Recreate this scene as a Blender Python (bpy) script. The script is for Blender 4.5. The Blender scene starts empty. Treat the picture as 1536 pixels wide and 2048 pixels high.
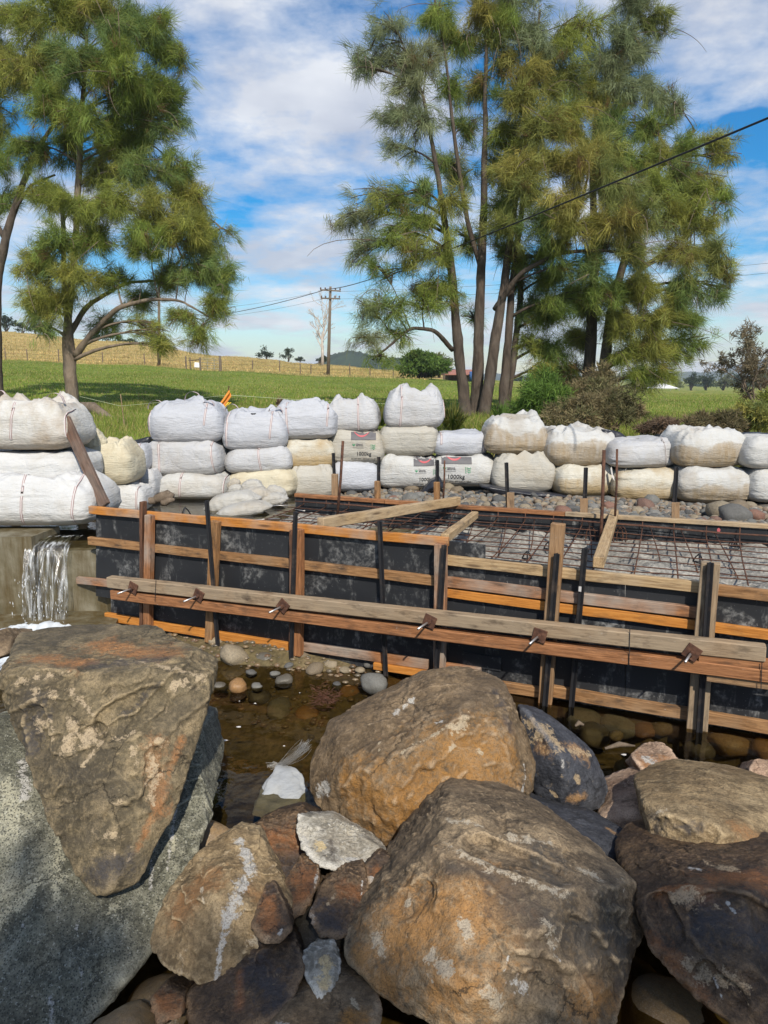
import bpy, bmesh, math, random
import numpy as np
from mathutils import Vector, Matrix
from mathutils.bvhtree import BVHTree

random.seed(7)
rng = np.random.default_rng(7)
scene = bpy.context.scene
col = scene.collection
R = math.radians

# ---------------------------------------------------------------- camera
CAM_H = 2.55          # metres above the downstream pool
PITCH = R(10.5)
F = 1450.0            # focal length in photo pixels (1536 x 2048)
cam_d = bpy.data.cameras.new('camera')
cam = bpy.data.objects.new('camera', cam_d)
col.objects.link(cam)
cam.location = (0, 0, CAM_H)
cam.rotation_euler = (R(90) - PITCH, 0, 0)
cam_d.sensor_fit = 'VERTICAL'
cam_d.sensor_height = 32.0
cam_d.sensor_width = 24.0
cam_d.lens = F / 2048.0 * 32.0
cam_d.clip_start = 0.05
cam_d.clip_end = 9000
scene.camera = cam

# ---------------------------------------------------------------- light
SUN_EL = R(43)
SUN_AZ = R(12)         # from behind the camera, a little to its right
sdir = Vector((math.sin(SUN_AZ) * math.cos(SUN_EL), -math.cos(SUN_AZ) * math.cos(SUN_EL), math.sin(SUN_EL)))
sun_d = bpy.data.lights.new('sun', 'SUN')
sun_d.energy = 5.0
sun_d.angle = R(0.6)
sun_d.color = (1.0, 0.93, 0.82)
sun = bpy.data.objects.new('sun', sun_d)
col.objects.link(sun)
sun.rotation_euler = sdir.to_track_quat('Z', 'Y').to_euler()
sun.location = (0, -20, 30)

world = bpy.data.worlds.new('World')
scene.world = world
world.use_nodes = True
wn, wl = world.node_tree.nodes, world.node_tree.links
wn.clear()


def wnode(t, **kw):
    n = wn.new(t)
    for k, v in kw.items():
        setattr(n, k, v)
    return n


sky = wnode('ShaderNodeTexSky', sky_type='NISHITA', sun_disc=False)
sky.sun_elevation = SUN_EL
sky.sun_rotation = math.atan2(sdir.x, sdir.y)
sky.air_density = 1.0
sky.dust_density = 0.35
sky.ozone_density = 2.5
hsv = wnode('ShaderNodeHueSaturation')
hsv.inputs['Saturation'].default_value = 1.7
hsv.inputs['Value'].default_value = 1.55
wl.new(sky.outputs['Color'], hsv.inputs['Color'])
tc = wnode('ShaderNodeTexCoord')
sep = wnode('ShaderNodeSeparateXYZ')
wl.new(tc.outputs['Generated'], sep.inputs[0])
zadd = wnode('ShaderNodeMath', operation='ADD')
wl.new(sep.outputs['Z'], zadd.inputs[0])
zadd.inputs[1].default_value = 0.16
zmax = wnode('ShaderNodeMath', operation='MAXIMUM')
wl.new(zadd.outputs[0], zmax.inputs[0])
zmax.inputs[1].default_value = 0.05
dx = wnode('ShaderNodeMath', operation='DIVIDE')
dy = wnode('ShaderNodeMath', operation='DIVIDE')
wl.new(sep.outputs['X'], dx.inputs[0]); wl.new(zmax.outputs[0], dx.inputs[1])
wl.new(sep.outputs['Y'], dy.inputs[0]); wl.new(zmax.outputs[0], dy.inputs[1])
comb = wnode('ShaderNodeCombineXYZ')
wl.new(dx.outputs[0], comb.inputs['X']); wl.new(dy.outputs[0], comb.inputs['Y'])
comb.inputs['Z'].default_value = 3.7
n1 = wnode('ShaderNodeTexNoise')
n1.inputs['Scale'].default_value = 1.7
n1.inputs['Detail'].default_value = 8
n1.inputs['Roughness'].default_value = 0.60
n1.inputs['Distortion'].default_value = 0.05
wl.new(comb.outputs[0], n1.inputs['Vector'])
ramp = wnode('ShaderNodeValToRGB')
ramp.color_ramp.elements[0].position = 0.42
ramp.color_ramp.elements[0].color = (0, 0, 0, 1)
ramp.color_ramp.elements[1].position = 0.60
ramp.color_ramp.elements[1].color = (1, 1, 1, 1)
wl.new(n1.outputs['Fac'], ramp.inputs[0])
n2 = wnode('ShaderNodeTexNoise')
n2.inputs['Scale'].default_value = 2.3
n2.inputs['Detail'].default_value = 6
n2.inputs['Roughness'].default_value = 0.5
wl.new(comb.outputs[0], n2.inputs['Vector'])
ramp2 = wnode('ShaderNodeValToRGB')
ramp2.color_ramp.elements[0].position = 0.36
ramp2.color_ramp.elements[0].color = (7.0, 7.4, 8.5, 1)
ramp2.color_ramp.elements[1].position = 0.64
ramp2.color_ramp.elements[1].color = (11.0, 11.2, 11.6, 1)
wl.new(n2.outputs['Fac'], ramp2.inputs[0])
mixc = wnode('ShaderNodeMixRGB')
cfac = wnode('ShaderNodeMath', operation='MULTIPLY')
wl.new(ramp.outputs['Color'], cfac.inputs[0])
cfac.inputs[1].default_value = 0.9
wl.new(cfac.outputs[0], mixc.inputs['Fac'])
wl.new(hsv.outputs['Color'], mixc.inputs['Color1'])
wl.new(ramp2.outputs['Color'], mixc.inputs['Color2'])
bg = wnode('ShaderNodeBackground')
bg.inputs['Strength'].default_value = 0.078
wl.new(mixc.outputs['Color'], bg.inputs['Color'])
wout = wnode('ShaderNodeOutputWorld')
wl.new(bg.outputs[0], wout.inputs['Surface'])

vs = scene.view_settings
vs.view_transform = 'Standard'
vs.look = 'None'
vs.exposure = 0.12
vs.gamma = 1.0
vs.use_curve_mapping = False
scene.cycles.max_bounces = 8
scene.cycles.transparent_max_bounces = 12
scene.cycles.use_denoising = True

# ---------------------------------------------------------------- pixels to places
CP, SP = math.cos(PITCH), math.sin(PITCH)


def ray(px, py):
    a = (px - 768.0) / F
    b = (py - 1024.0) / F
    return Vector((a, CP - b * SP, -SP - b * CP))


def at_y(px, py, Y):
    """point of the pixel's ray at forward distance Y"""
    d = ray(px, py)
    t = Y / d.y
    return Vector((d.x * t, Y, CAM_H + d.z * t))


def at_z(px, py, z):
    d = ray(px, py)
    t = (z - CAM_H) / d.z
    return Vector((d.x * t, d.y * t, z))


def on_plane(px, py, p0, n):
    d = ray(px, py)
    c = Vector((0, 0, CAM_H))
    t = (p0 - c).dot(n) / d.dot(n)
    return c + d * t


def depth_of(P):
    return P.y * CP - (P.z - CAM_H) * SP


def mpp(P):
    """metres per photo pixel at P"""
    return depth_of(P) / F


# ---------------------------------------------------------------- numpy noise
def _hash(ix, iy, iz, seed):
    with np.errstate(over='ignore'):
        h = (ix.astype(np.uint32) * np.uint32(374761393) + iy.astype(np.uint32) * np.uint32(668265263)
             + iz.astype(np.uint32) * np.uint32(2147483647) + np.uint32((seed * 974711 + 12345) % 4294967295))
        h = (h ^ (h >> np.uint32(13))) * np.uint32(1274126177)
        h = h ^ (h >> np.uint32(16))
        h = h * np.uint32(2246822519)
        h = h ^ (h >> np.uint32(15))
    return h.astype(np.float64) / 4294967295.0 * 2 - 1


def vnoise(P, seed=0):
    P = np.asarray(P, float)
    i = np.floor(P).astype(np.int64)
    f = P - i
    f = f * f * f * (f * (f * 6 - 15) + 10)
    out = 0
    for cx in (0, 1):
        wx = f[:, 0] if cx else 1 - f[:, 0]
        for cy in (0, 1):
            wy = f[:, 1] if cy else 1 - f[:, 1]
            for cz in (0, 1):
                wz = f[:, 2] if cz else 1 - f[:, 2]
                out = out + wx * wy * wz * _hash(i[:, 0] + cx, i[:, 1] + cy, i[:, 2] + cz, seed)
    return out


def fbm(P, octv=4, seed=0, gain=0.5, ridge=False):
    P = np.asarray(P, float)
    a, s, o = 1.0, 0.0, 0
    for k in range(octv):
        n = vnoise(P * (2.03 ** k) + k * 17.3, seed + k)
        if ridge:
            n = 1 - 2 * np.abs(n)
        s = s + a * n
        o += a
        a *= gain
    return s / o


def sstep(a, b, x):
    t = np.clip((x - a) / (b - a), 0, 1)
    return t * t * (3 - 2 * t)


# ---------------------------------------------------------------- object helpers
def tag(o, label=None, cat=None, group=None, kind=None):
    if label: o['label'] = label
    if cat: o['category'] = cat
    if group: o['group'] = group
    if kind: o['kind'] = kind
    return o


def empty(name, loc, label, cat, group=None):
    o = bpy.data.objects.new(name, None)
    o.empty_display_size = 0.1
    o.location = loc
    col.objects.link(o)
    return tag(o, label, cat, group)


def adopt(o, parent):
    """parent o (built in world space) under an object that only has a location or matrix of its own"""
    o.parent = parent
    o.matrix_parent_inverse = world_of(parent).inverted()
    return o


def world_of(o):
    m = Matrix.LocRotScale(o.location, o.rotation_euler, o.scale)
    if o.parent:
        return world_of(o.parent) @ o.matrix_parent_inverse @ m
    return m


def mesh_np(name, V, Fc, smooth=False):
    """V (n,3); Fc (m,3) or (m,4) int array, or list of tuples"""
    me = bpy.data.meshes.new(name)
    if isinstance(Fc, np.ndarray):
        n, m, k = len(V), len(Fc), Fc.shape[1]
        me.vertices.add(n)
        me.vertices.foreach_set('co', np.asarray(V, np.float32).ravel())
        me.loops.add(m * k)
        me.loops.foreach_set('vertex_index', Fc.astype(np.int32).ravel())
        me.polygons.add(m)
        me.polygons.foreach_set('loop_start', np.arange(0, m * k, k, dtype=np.int32))
        me.update(calc_edges=True)
    else:
        me.from_pydata([tuple(v) for v in V], [], [tuple(f) for f in Fc])
        me.update()
    if smooth:
        me.polygons.foreach_set('use_smooth', np.ones(len(me.polygons), bool))
    return me


def obj(name, me, mat=None, parent=None, label=None, cat=None, group=None, kind=None, base=True):
    """link mesh me (world coordinates) as one object, its origin moved to its base"""
    if base and len(me.vertices):
        co = np.empty(len(me.vertices) * 3, np.float32)
        me.vertices.foreach_get('co', co)
        co = co.reshape(-1, 3)
        mn, mx = co.min(0), co.max(0)
        org = np.array([(mn[0] + mx[0]) / 2, (mn[1] + mx[1]) / 2, mn[2]])
        me.vertices.foreach_set('co', (co - org).astype(np.float32).ravel())
        me.update()
    else:
        org = (0, 0, 0)
    o = bpy.data.objects.new(name, me)
    o.location = org
    if mat is not None:
        if isinstance(mat, (list, tuple)):
            for m in mat: me.materials.append(m)
        else:
            me.materials.append(mat)
    col.objects.link(o)
    if parent is not None:
        adopt(o, parent)
    return tag(o, label, cat, group, kind)


def float_color(me, name, arr):
    a = me.attributes.new(name, 'FLOAT_COLOR', 'POINT')
    a.data.foreach_set('color', np.asarray(arr, np.float32).ravel())


_box_cache = {}


def beam(name, p0, p1, up, h, t, mat, parent=None, bev=0.004, roll=0.0, **kw):
    """rectangular timber from p0 to p1 (centre line); h along `up`, t along the third axis; local X runs along it"""
    p0, p1 = Vector(p0), Vector(p1)
    x = (p1 - p0)
    L = x.length
    x.normalize()
    y = Vector(up) - x * x.dot(Vector(up))
    y.normalize()
    z = x.cross(y)
    if roll:
        rm = Matrix.Rotation(roll, 3, x)
        y, z = rm @ y, rm @ z
    bm = bmesh.new()
    bmesh.ops.create_cube(bm, size=1.0)
    bmesh.ops.scale(bm, verts=bm.verts, vec=(L, h, t))
    if bev:
        bmesh.ops.bevel(bm, geom=bm.edges[:], offset=min(bev, h * .3, t * .3), segments=1, affect='EDGES')
        nseg = int(min(24, L / .16))
        for q in range(1, nseg):
            bmesh.ops.bisect_plane(bm, geom=bm.verts[:] + bm.edges[:] + bm.faces[:], plane_co=(-L / 2 + L * q / nseg, 0, 0), plane_no=(1, 0, 0))
        # a sawn board is never quite straight
        VV = np.array([v.co[:] for v in bm.verts])
        sd_ = float(p0.x * 3.7 + p0.z * 11.3)
        n_a = vnoise(np.stack([VV[:, 0] * 1.1 + sd_, VV[:, 1] * 0, VV[:, 0] * 0], 1), 3)
        n_b = vnoise(np.stack([VV[:, 0] * 1.6 + sd_, VV[:, 1] * 0 + 5, VV[:, 0] * 0], 1), 4)
        n_c = vnoise(np.stack([VV[:, 0] * 9 + sd_, VV[:, 1] * 60, VV[:, 2] * 60], 1), 5)
        for v_, a_, b_, c_ in zip(bm.verts, n_a, n_b, n_c):
            v_.co.y += .0045 * a_ * min(1, L) + .0022 * c_
            v_.co.z += .0010 * b_
    me = bpy.data.meshes.new(name)
    bm.to_mesh(me)
    bm.free()
    o = bpy.data.objects.new(name, me)
    me.materials.append(mat)
    M = Matrix((x, y, z)).transposed().to_4x4()
    M.translation = (p0 + p1) / 2
    loc, rot, _ = M.decompose()
    o.location = loc
    o.rotation_euler = rot.to_euler()
    col.objects.link(o)
    if parent is not None:
        adopt(o, parent)
    return tag(o, kw.get('label'), kw.get('cat'), kw.get('group'), kw.get('kind'))


def tube_data(path, radii, n=6, cap=True):
    """vertices and quads of a tube along path"""
    P = [Vector(p) for p in path]
    if not hasattr(radii, '__len__'):
        radii = [radii] * len(P)
    V, Fc = [], []
    ref = Vector((0.31, 0.22, 0.93))
    for i, p in enumerate(P):
        d = (P[min(i + 1, len(P) - 1)] - P[max(i - 1, 0)])
        if d.length < 1e-9: d = Vector((0, 0, 1))
        d.normalize()
        if abs(d.dot(ref)) > 0.95: ref = Vector((0.93, 0.31, 0.1))
        a = d.cross(ref).normalized()
        b = d.cross(a)
        ref = a.cross(d) if False else ref
        for k in range(n):
            t = 2 * math.pi * k / n
            V.append(p + (a * math.cos(t) + b * math.sin(t)) * radii[i])
    for i in range(len(P) - 1):
        for k in range(n):
            k2 = (k + 1) % n
            Fc.append((i * n + k, i * n + k2, (i + 1) * n + k2, (i + 1) * n + k))
    if cap:
        Fc.append(tuple(reversed(range(n))))
        Fc.append(tuple((len(P) - 1) * n + k for k in range(n)))
    return V, Fc


class MB:
    def __init__(s): s.V, s.F, s.mi = [], [], []
    def add(s, V, Fc, mi=0):
        o = len(s.V)
        s.V += [tuple(v) for v in V]
        s.F += [tuple(i + o for i in f) for f in Fc]
        s.mi += [mi] * len(Fc)
        return s
    def tube(s, path, radii, n=6, mi=0, cap=True): return s.add(*tube_data(path, radii, n, cap), mi)
    def box(s, c, sx, sy, sz, rot=None, mi=0):
        V = []
        for a in (-1, 1):
            for b in (-1, 1):
                for d in (-1, 1):
                    v = Vector((a * sx / 2, b * sy / 2, d * sz / 2))
                    if rot is not None: v = rot @ v
                    V.append(Vector(c) + v)
        return s.add(V, [(0, 1, 3, 2), (4, 6, 7, 5), (0, 4, 5, 1), (2, 3, 7, 6), (0, 2, 6, 4), (1, 5, 7, 3)], mi)
    def mesh(s, name, smooth=False):
        me = mesh_np(name, s.V, s.F, smooth)
        if any(s.mi): me.polygons.foreach_set('material_index', np.array(s.mi, np.int32))
        return me

# ---------------------------------------------------------------- materials
class NT:
    """small node-tree builder"""
    def __init__(s, name):
        s.m = bpy.data.materials.new(name)
        s.m.use_nodes = True
        s.t = s.m.node_tree
        s.t.nodes.clear()
        s.out = s.t.nodes.new('ShaderNodeOutputMaterial')
        s.b = s.t.nodes.new('ShaderNodeBsdfPrincipled')
        s.t.links.new(s.b.outputs[0], s.out.inputs['Surface'])
    def n(s, t, **kw):
        nd = s.t.nodes.new(t)
        for k, v in kw.items(): setattr(nd, k, v)
        return nd
    def l(s, a, b): s.t.links.new(a, b)
    def set(s, sock, v):
        if hasattr(v, 'links') or hasattr(v, 'is_output'): s.l(v, sock)
        elif isinstance(v, (tuple, list)) and len(v) == 3 and sock.type == 'RGBA': sock.default_value = (*v, 1)
        else: sock.default_value = v
    def coord(s, kind='Object', scale=(1, 1, 1), loc=None, rnd=False):
        t = s.n('ShaderNodeTexCoord')
        mp = s.n('ShaderNodeMapping')
        s.l(t.outputs[kind], mp.inputs['Vector'])
        mp.inputs['Scale'].default_value = scale
        if loc is not None: mp.inputs['Location'].default_value = loc
        if rnd:
            oi = s.n('ShaderNodeObjectInfo')
            mu = s.n('ShaderNodeMath', operation='MULTIPLY')
            s.l(oi.outputs['Random'], mu.inputs[0]); mu.inputs[1].default_value = 57.0
            cx = s.n('ShaderNodeCombineXYZ')
            for k in range(3): s.l(mu.outputs[0], cx.inputs[k])
            s.l(cx.outputs[0], mp.inputs['Location'])
        return mp.outputs[0]
    def noise(s, vec, scale=5, detail=4, rough=0.55, dist=0.0, out='Fac'):
        nd = s.n('ShaderNodeTexNoise')
        s.l(vec, nd.inputs['Vector'])
        nd.inputs['Scale'].default_value = scale
        nd.inputs['Detail'].default_value = detail
        nd.inputs['Roughness'].default_value = rough
        nd.inputs['Distortion'].default_value = dist
        return nd.outputs[out]
    def vor(s, vec, scale=5, feature='F1', out='Distance', rand=1.0):
        nd = s.n('ShaderNodeTexVoronoi', feature=feature)
        s.l(vec, nd.inputs['Vector'])
        nd.inputs['Scale'].default_value = scale
        nd.inputs['Randomness'].default_value = rand
        return nd.outputs[out]
    def ramp(s, fac, stops, interp='LINEAR'):
        r = s.n('ShaderNodeValToRGB')
        r.color_ramp.interpolation = interp
        els = r.color_ramp.elements
        while len(els) < len(stops): els.new(0.5)
        for e, (p, c) in zip(els, stops):
            e.position = p
            e.color = (c, c, c, 1) if not isinstance(c, (tuple, list)) else (*c, 1)
        s.l(fac, r.inputs[0])
        return r.outputs['Color']
    def mix(s, fac, a, b, mode='MIX'):
        m = s.n('ShaderNodeMixRGB', blend_type=mode)
        s.set(m.inputs['Fac'], fac)
        s.set(m.inputs['Color1'], a); s.set(m.inputs['Color2'], b)
        return m.outputs[0]
    def math(s, op, a, b=0.0, clamp=False):
        m = s.n('ShaderNodeMath', operation=op, use_clamp=clamp)
        s.set(m.inputs[0], a); s.set(m.inputs[1], b)
        return m.outputs[0]
    def bump(s, h, strength=0.3, dist=0.02, normal=None):
        b = s.n('ShaderNodeBump')
        b.inputs['Strength'].default_value = strength
        b.inputs['Distance'].default_value = dist
        s.l(h, b.inputs['Height'])
        if normal is not None: s.l(normal, b.inputs['Normal'])
        return b.outputs[0]
    def attr(s, name, out='Color', kind='GEOMETRY'):
        a = s.n('ShaderNodeAttribute', attribute_type=kind, attribute_name=name)
        return a.outputs[out]
    def done(s, color, rough=0.8, normal=None, metal=0.0, spec=0.4):
        s.set(s.b.inputs['Base Color'], color)
        s.set(s.b.inputs['Roughness'], rough)
        s.set(s.b.inputs['Metallic'], metal)
        s.b.inputs['Specular IOR Level'].default_value = spec
        if normal is not None: s.l(normal, s.b.inputs['Normal'])
        return s.m


def wood_mat(name, c_lo, c_hi, grey=(0.30, 0.27, 0.23), weather=0.4, rough=0.75, stain=0.35):
    m = NT(name)
    v = m.coord('Object', (1.0, 16, 16), rnd=True)
    g = m.noise(v, 4.0, 8, 0.68, 0.9)
    v2 = m.coord('Object', (1, 1, 1), rnd=True)
    big = m.noise(v2, 1.6, 4, 0.6)
    c = m.ramp(g, [(0.28, tuple(x * .55 for x in c_lo)), (0.42, c_lo), (0.54, tuple((a + b) / 2 for a, b in zip(c_lo, c_hi))), (0.7, c_hi)])
    oi = m.n('ShaderNodeObjectInfo')
    rv = m.math('MULTIPLY_ADD', oi.outputs['Random'], 0.3)
    rv.node.inputs[2].default_value = -0.15
    wf = m.math('ADD', big, rv)
    wf = m.ramp(wf, [(0.62 - weather * .45, 0.0), (0.80 - weather * .3, 1.0)])
    gcol = m.mix(g, tuple(x * .55 for x in grey), tuple(min(1, x * 1.5) for x in grey))
    c = m.mix(m.math('MULTIPLY', wf, 0.8), c, gcol)
    # dark muddy stains and nail holes
    st = m.noise(m.coord('Object', (2.2, 6, 6), rnd=True), 2.2, 5, 0.65)
    st = m.ramp(st, [(0.52, 0.0), (0.72, 1.0)])
    c = m.mix(m.math('MULTIPLY', st, min(1, stain * 1.5)), c, (0.05, 0.034, 0.024))
    kn = m.vor(m.coord('Object', (1.6, 9, 9), rnd=True), 1.0, 'F1')
    c = m.mix(m.ramp(kn, [(0.06, 0.75), (0.16, 0.0)]), c, (0.06, 0.03, 0.015))
    cem = m.noise(m.coord('Object', (5, 14, 14), rnd=True), 3.0, 6, 0.72)
    c = m.mix(m.ramp(cem, [(0.64, 0.0), (0.72, 0.55)]), c, (0.42, 0.40, 0.36))
    n = m.bump(g, 0.35, 0.006)
    return m.done(c, rough, n, spec=0.3)


M = {}
M['wood_orange'] = wood_mat('orange timber', (0.40, 0.15, 0.026), (0.58, 0.25, 0.055), weather=0.15, stain=0.28, rough=0.6)
M['wood_red'] = wood_mat('red brown timber', (0.20, 0.085, 0.034), (0.42, 0.195, 0.085), weather=0.15, stain=0.5)
M['wood_tan'] = wood_mat('weathered tan timber', (0.19, 0.095, 0.038), (0.40, 0.225, 0.10), grey=(0.26, 0.18, 0.11), weather=0.38, stain=0.6)
M['wood_grey'] = wood_mat('grey weathered timber', (0.20, 0.125, 0.068), (0.42, 0.295, 0.175), grey=(0.28, 0.22, 0.15), weather=0.5, stain=0.55)
M['wood_pale'] = wood_mat('pale dry timber', (0.31, 0.205, 0.105), (0.52, 0.38, 0.215), grey=(0.37, 0.29, 0.195), weather=0.4, stain=0.42)
M['wood_bark'] = wood_mat('dark split timber', (0.07, 0.034, 0.02), (0.22, 0.105, 0.058), grey=(0.14, 0.11, 0.09), weather=0.35, stain=0.5)

# black film-faced plywood with cement smears
m = NT('black plywood')
v = m.coord('Object', (1, 1, 1), rnd=True)
a = m.noise(v, 2.2, 8, 0.68, 0.4)
b = m.noise(m.coord('Object', (3.2, 0.7, 3), rnd=True), 2.5, 7, 0.7)
c = m.noise(v, 26, 3, 0.6)
blot = m.ramp(a, [(0.53, 0.0), (0.66, 0.85)])
run = m.ramp(b, [(0.56, 0.0), (0.70, 0.85)])
fine = m.ramp(c, [(0.42, 0.1), (0.62, 1.0)])
fac = m.math('MULTIPLY', m.math('MAXIMUM', blot, run), fine, True)
spk = m.noise(v, 60, 2, 0.5)
fac = m.math('MAXIMUM', fac, m.math('MULTIPLY', m.ramp(spk, [(0.70, 0.0), (0.75, 0.8)]), m.ramp(m.noise(v, 3, 3), [(0.45, 0.0), (0.6, 1.0)])))
scr = m.noise(m.coord('Object', (0.6, 8, 8), rnd=True), 6, 6, 0.75)
fac = m.math('ADD', fac, m.math('MULTIPLY', m.ramp(scr, [(0.62, 0.0), (0.8, 0.6)]), m.ramp(a, [(0.4, 0.0), (0.6, 1.0)])), True)
cc = m.mix(fac, m.mix(m.noise(v, 1.3, 3), (0.010, 0.011, 0.013), (0.034, 0.036, 0.040)), (0.27, 0.27, 0.26))
M['ply'] = m.done(cc, m.mix(fac, (0.5, 0.5, 0.5), (0.85, 0.85, 0.85)), m.bump(c, 0.06, 0.01), spec=0.3)

# black painted steel
m = NT('black steel')
v = m.coord('Object', (1, 1, 1), rnd=True)
a = m.noise(v, 9, 5, 0.6)
M['steel'] = m.done(m.mix(m.ramp(a, [(0.55, 0.0), (0.75, 0.6)]), (0.012, 0.012, 0.014), (0.10, 0.07, 0.05)), 0.5, m.bump(a, 0.1, 0.01))
# rust
m = NT('rusted steel')
v = m.coord('Object', (1, 1, 1), rnd=True)
a = m.noise(v, 24, 5, 0.65)
M['rust'] = m.done(m.ramp(a, [(0.3, (0.035, 0.016, 0.011)), (0.55, (0.095, 0.042, 0.024)), (0.75, (0.17, 0.085, 0.05))]), 0.85, m.bump(a, 0.3, 0.004))
m = NT('bright steel rod')
M['rod'] = m.done((0.5, 0.48, 0.46), 0.38, metal=0.8)
m = NT('black plastic')
a = m.noise(m.coord('Object'), 5, 5, 0.6)
M['plastic'] = m.done(m.mix(a, (0.008, 0.009, 0.013), (0.03, 0.032, 0.042)), 0.38, m.bump(a, 0.5, 0.03))


# woven polypropylene bags; stain: 0 clean ... 1 dirty, band: height (0..1) of a silt line
def bag_mat(name, dirt=0.2, band=0.0, grey=0.0, base=(0.74, 0.75, 0.77), brown=(0.36, 0.25, 0.11)):
    m = NT(name)
    v = m.coord('Object', (1, 1, 1), rnd=True)
    gen = m.n('ShaderNodeTexCoord')
    sp = m.n('ShaderNodeSeparateXYZ')
    m.l(gen.outputs['Generated'], sp.inputs[0])
    a = m.noise(v, 2.1, 5, 0.6)
    streak = m.noise(m.coord('Object', (6, 6, 0.9), rnd=True), 2.0, 6, 0.65)
    weave = m.noise(m.coord('Object', (120, 120, 14), rnd=True), 1.0, 2, 0.5)
    c = m.mix(m.ramp(a, [(0.35, 0.0), (0.75, 1.0)]), base, tuple(x * y for x, y in zip(base, (0.88, 0.89, 0.90))))
    c = m.mix(m.ramp(streak, [(0.45, 0.0), (0.75, 0.75 * dirt + 0.12 * grey)]), c, (0.40, 0.36, 0.27))
    c = m.mix(m.ramp(a, [(0.55 - dirt * .12, 0.0), (0.74, dirt)]), c, brown)
    # grime settles along the bottom seam
    low = m.math('ADD', sp.outputs['Z'], m.math('MULTIPLY', m.math('SUBTRACT', streak, 0.5), 0.5))
    c = m.mix(m.ramp(low, [(0.0, 0.55 * min(1, dirt + 0.35)), (0.3, 0.0)]), c, tuple(x * .8 for x in brown))
    if band > 0:
        bl = m.math('ADD', sp.outputs['Z'], m.math('MULTIPLY', m.math('SUBTRACT', a, 0.5), 0.9))
        bf = m.ramp(bl, [(band - 0.20, 0.85), (band - .02, 0.62), (band + 0.05, 0.0)])
        bf = m.math('MULTIPLY', bf, m.ramp(streak, [(0.25, 0.45), (0.6, 1.0)]))
        c = m.mix(bf, c, brown)
    if grey > 0:
        c = m.mix(grey * .6, c, (0.34, 0.33, 0.30))
    c = m.mix(m.math('MULTIPLY', m.ramp(weave, [(0.35, 1.0), (0.5, 0.0)]), 0.10), c, (0.25, 0.26, 0.28))
    wr = m.noise(m.coord('Object', (2.2, 2.2, 11), rnd=True), 2.2, 5, 0.6, 1.6)
    cr = m.noise(v, 7, 4, 0.6, 0.6)
    h = m.math('ADD', m.math('MULTIPLY', wr, 1.0), m.math('MULTIPLY', cr, 0.5))
    crs = m.vor(m.mix(0.35, v, m.noise(v, 3.0, 4, 0.6, out='Color')), 4.6, 'DISTANCE_TO_EDGE')
    h = m.math('ADD', h, m.math('MULTIPLY', m.ramp(crs, [(0.0, 0.0), (0.22, 1.0)]), 0.32))
    return m.done(c, 0.62, m.bump(h, 0.5, 0.03), spec=0.3)


M['bag_clean'] = bag_mat('bag clean white', 0.06, base=(0.425, 0.437, 0.468))
M['bag_clean_b'] = bag_mat('bag muddied white', 0.34, grey=0.15, base=(0.44, 0.445, 0.46), brown=(0.27, 0.20, 0.12))
M['bag_white'] = bag_mat('bag bright white', 0.24, base=(0.53, 0.53, 0.52))
M['bag_smear'] = bag_mat('bag smeared white', 0.8, base=(0.53, 0.52, 0.49), brown=(0.30, 0.20, 0.10))
M['bag_dusty'] = bag_mat('bag dusty white', 0.34, grey=0.3, base=(0.50, 0.50, 0.485))
M['bag_stained'] = bag_mat('bag brown stained', 1.0, band=0.45, base=(0.50, 0.475, 0.40))
M['bag_band'] = bag_mat('bag silt line', 0.5, band=0.52, base=(0.47, 0.47, 0.455), brown=(0.25, 0.175, 0.085))
M['bag_grey'] = bag_mat('bag grey', 0.5, grey=0.6, base=(0.45, 0.425, 0.365))
M['bag_cream'] = bag_mat('bag cream', 0.55, base=(0.55, 0.50, 0.37), brown=(0.36, 0.25, 0.11))
M['sandbag'] = bag_mat('small sandbag', 0.5, grey=0.6, base=(0.44, 0.43, 0.40))
m = NT('strap white'); M['strap_w'] = m.done((0.50, 0.48, 0.46), 0.7)
m = NT('strap red'); M['strap_r'] = m.done((0.27, 0.12, 0.12), 0.7)
m = NT('strap grey'); M['strap_g'] = m.done((0.22, 0.20, 0.20), 0.8)
m = NT('print black'); M['ink_k'] = m.done((0.03, 0.03, 0.032), 0.6)
m = NT('print grey'); M['ink_grey'] = m.done((0.11, 0.105, 0.11), 0.6)
m = NT('print red'); M['ink_r'] = m.done((0.45, 0.10, 0.11), 0.6)
m = NT('print green'); M['ink_g'] = m.done((0.06, 0.26, 0.13), 0.6)
m = NT('print white'); M['ink_w'] = m.done((0.65, 0.65, 0.64), 0.6)


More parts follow.
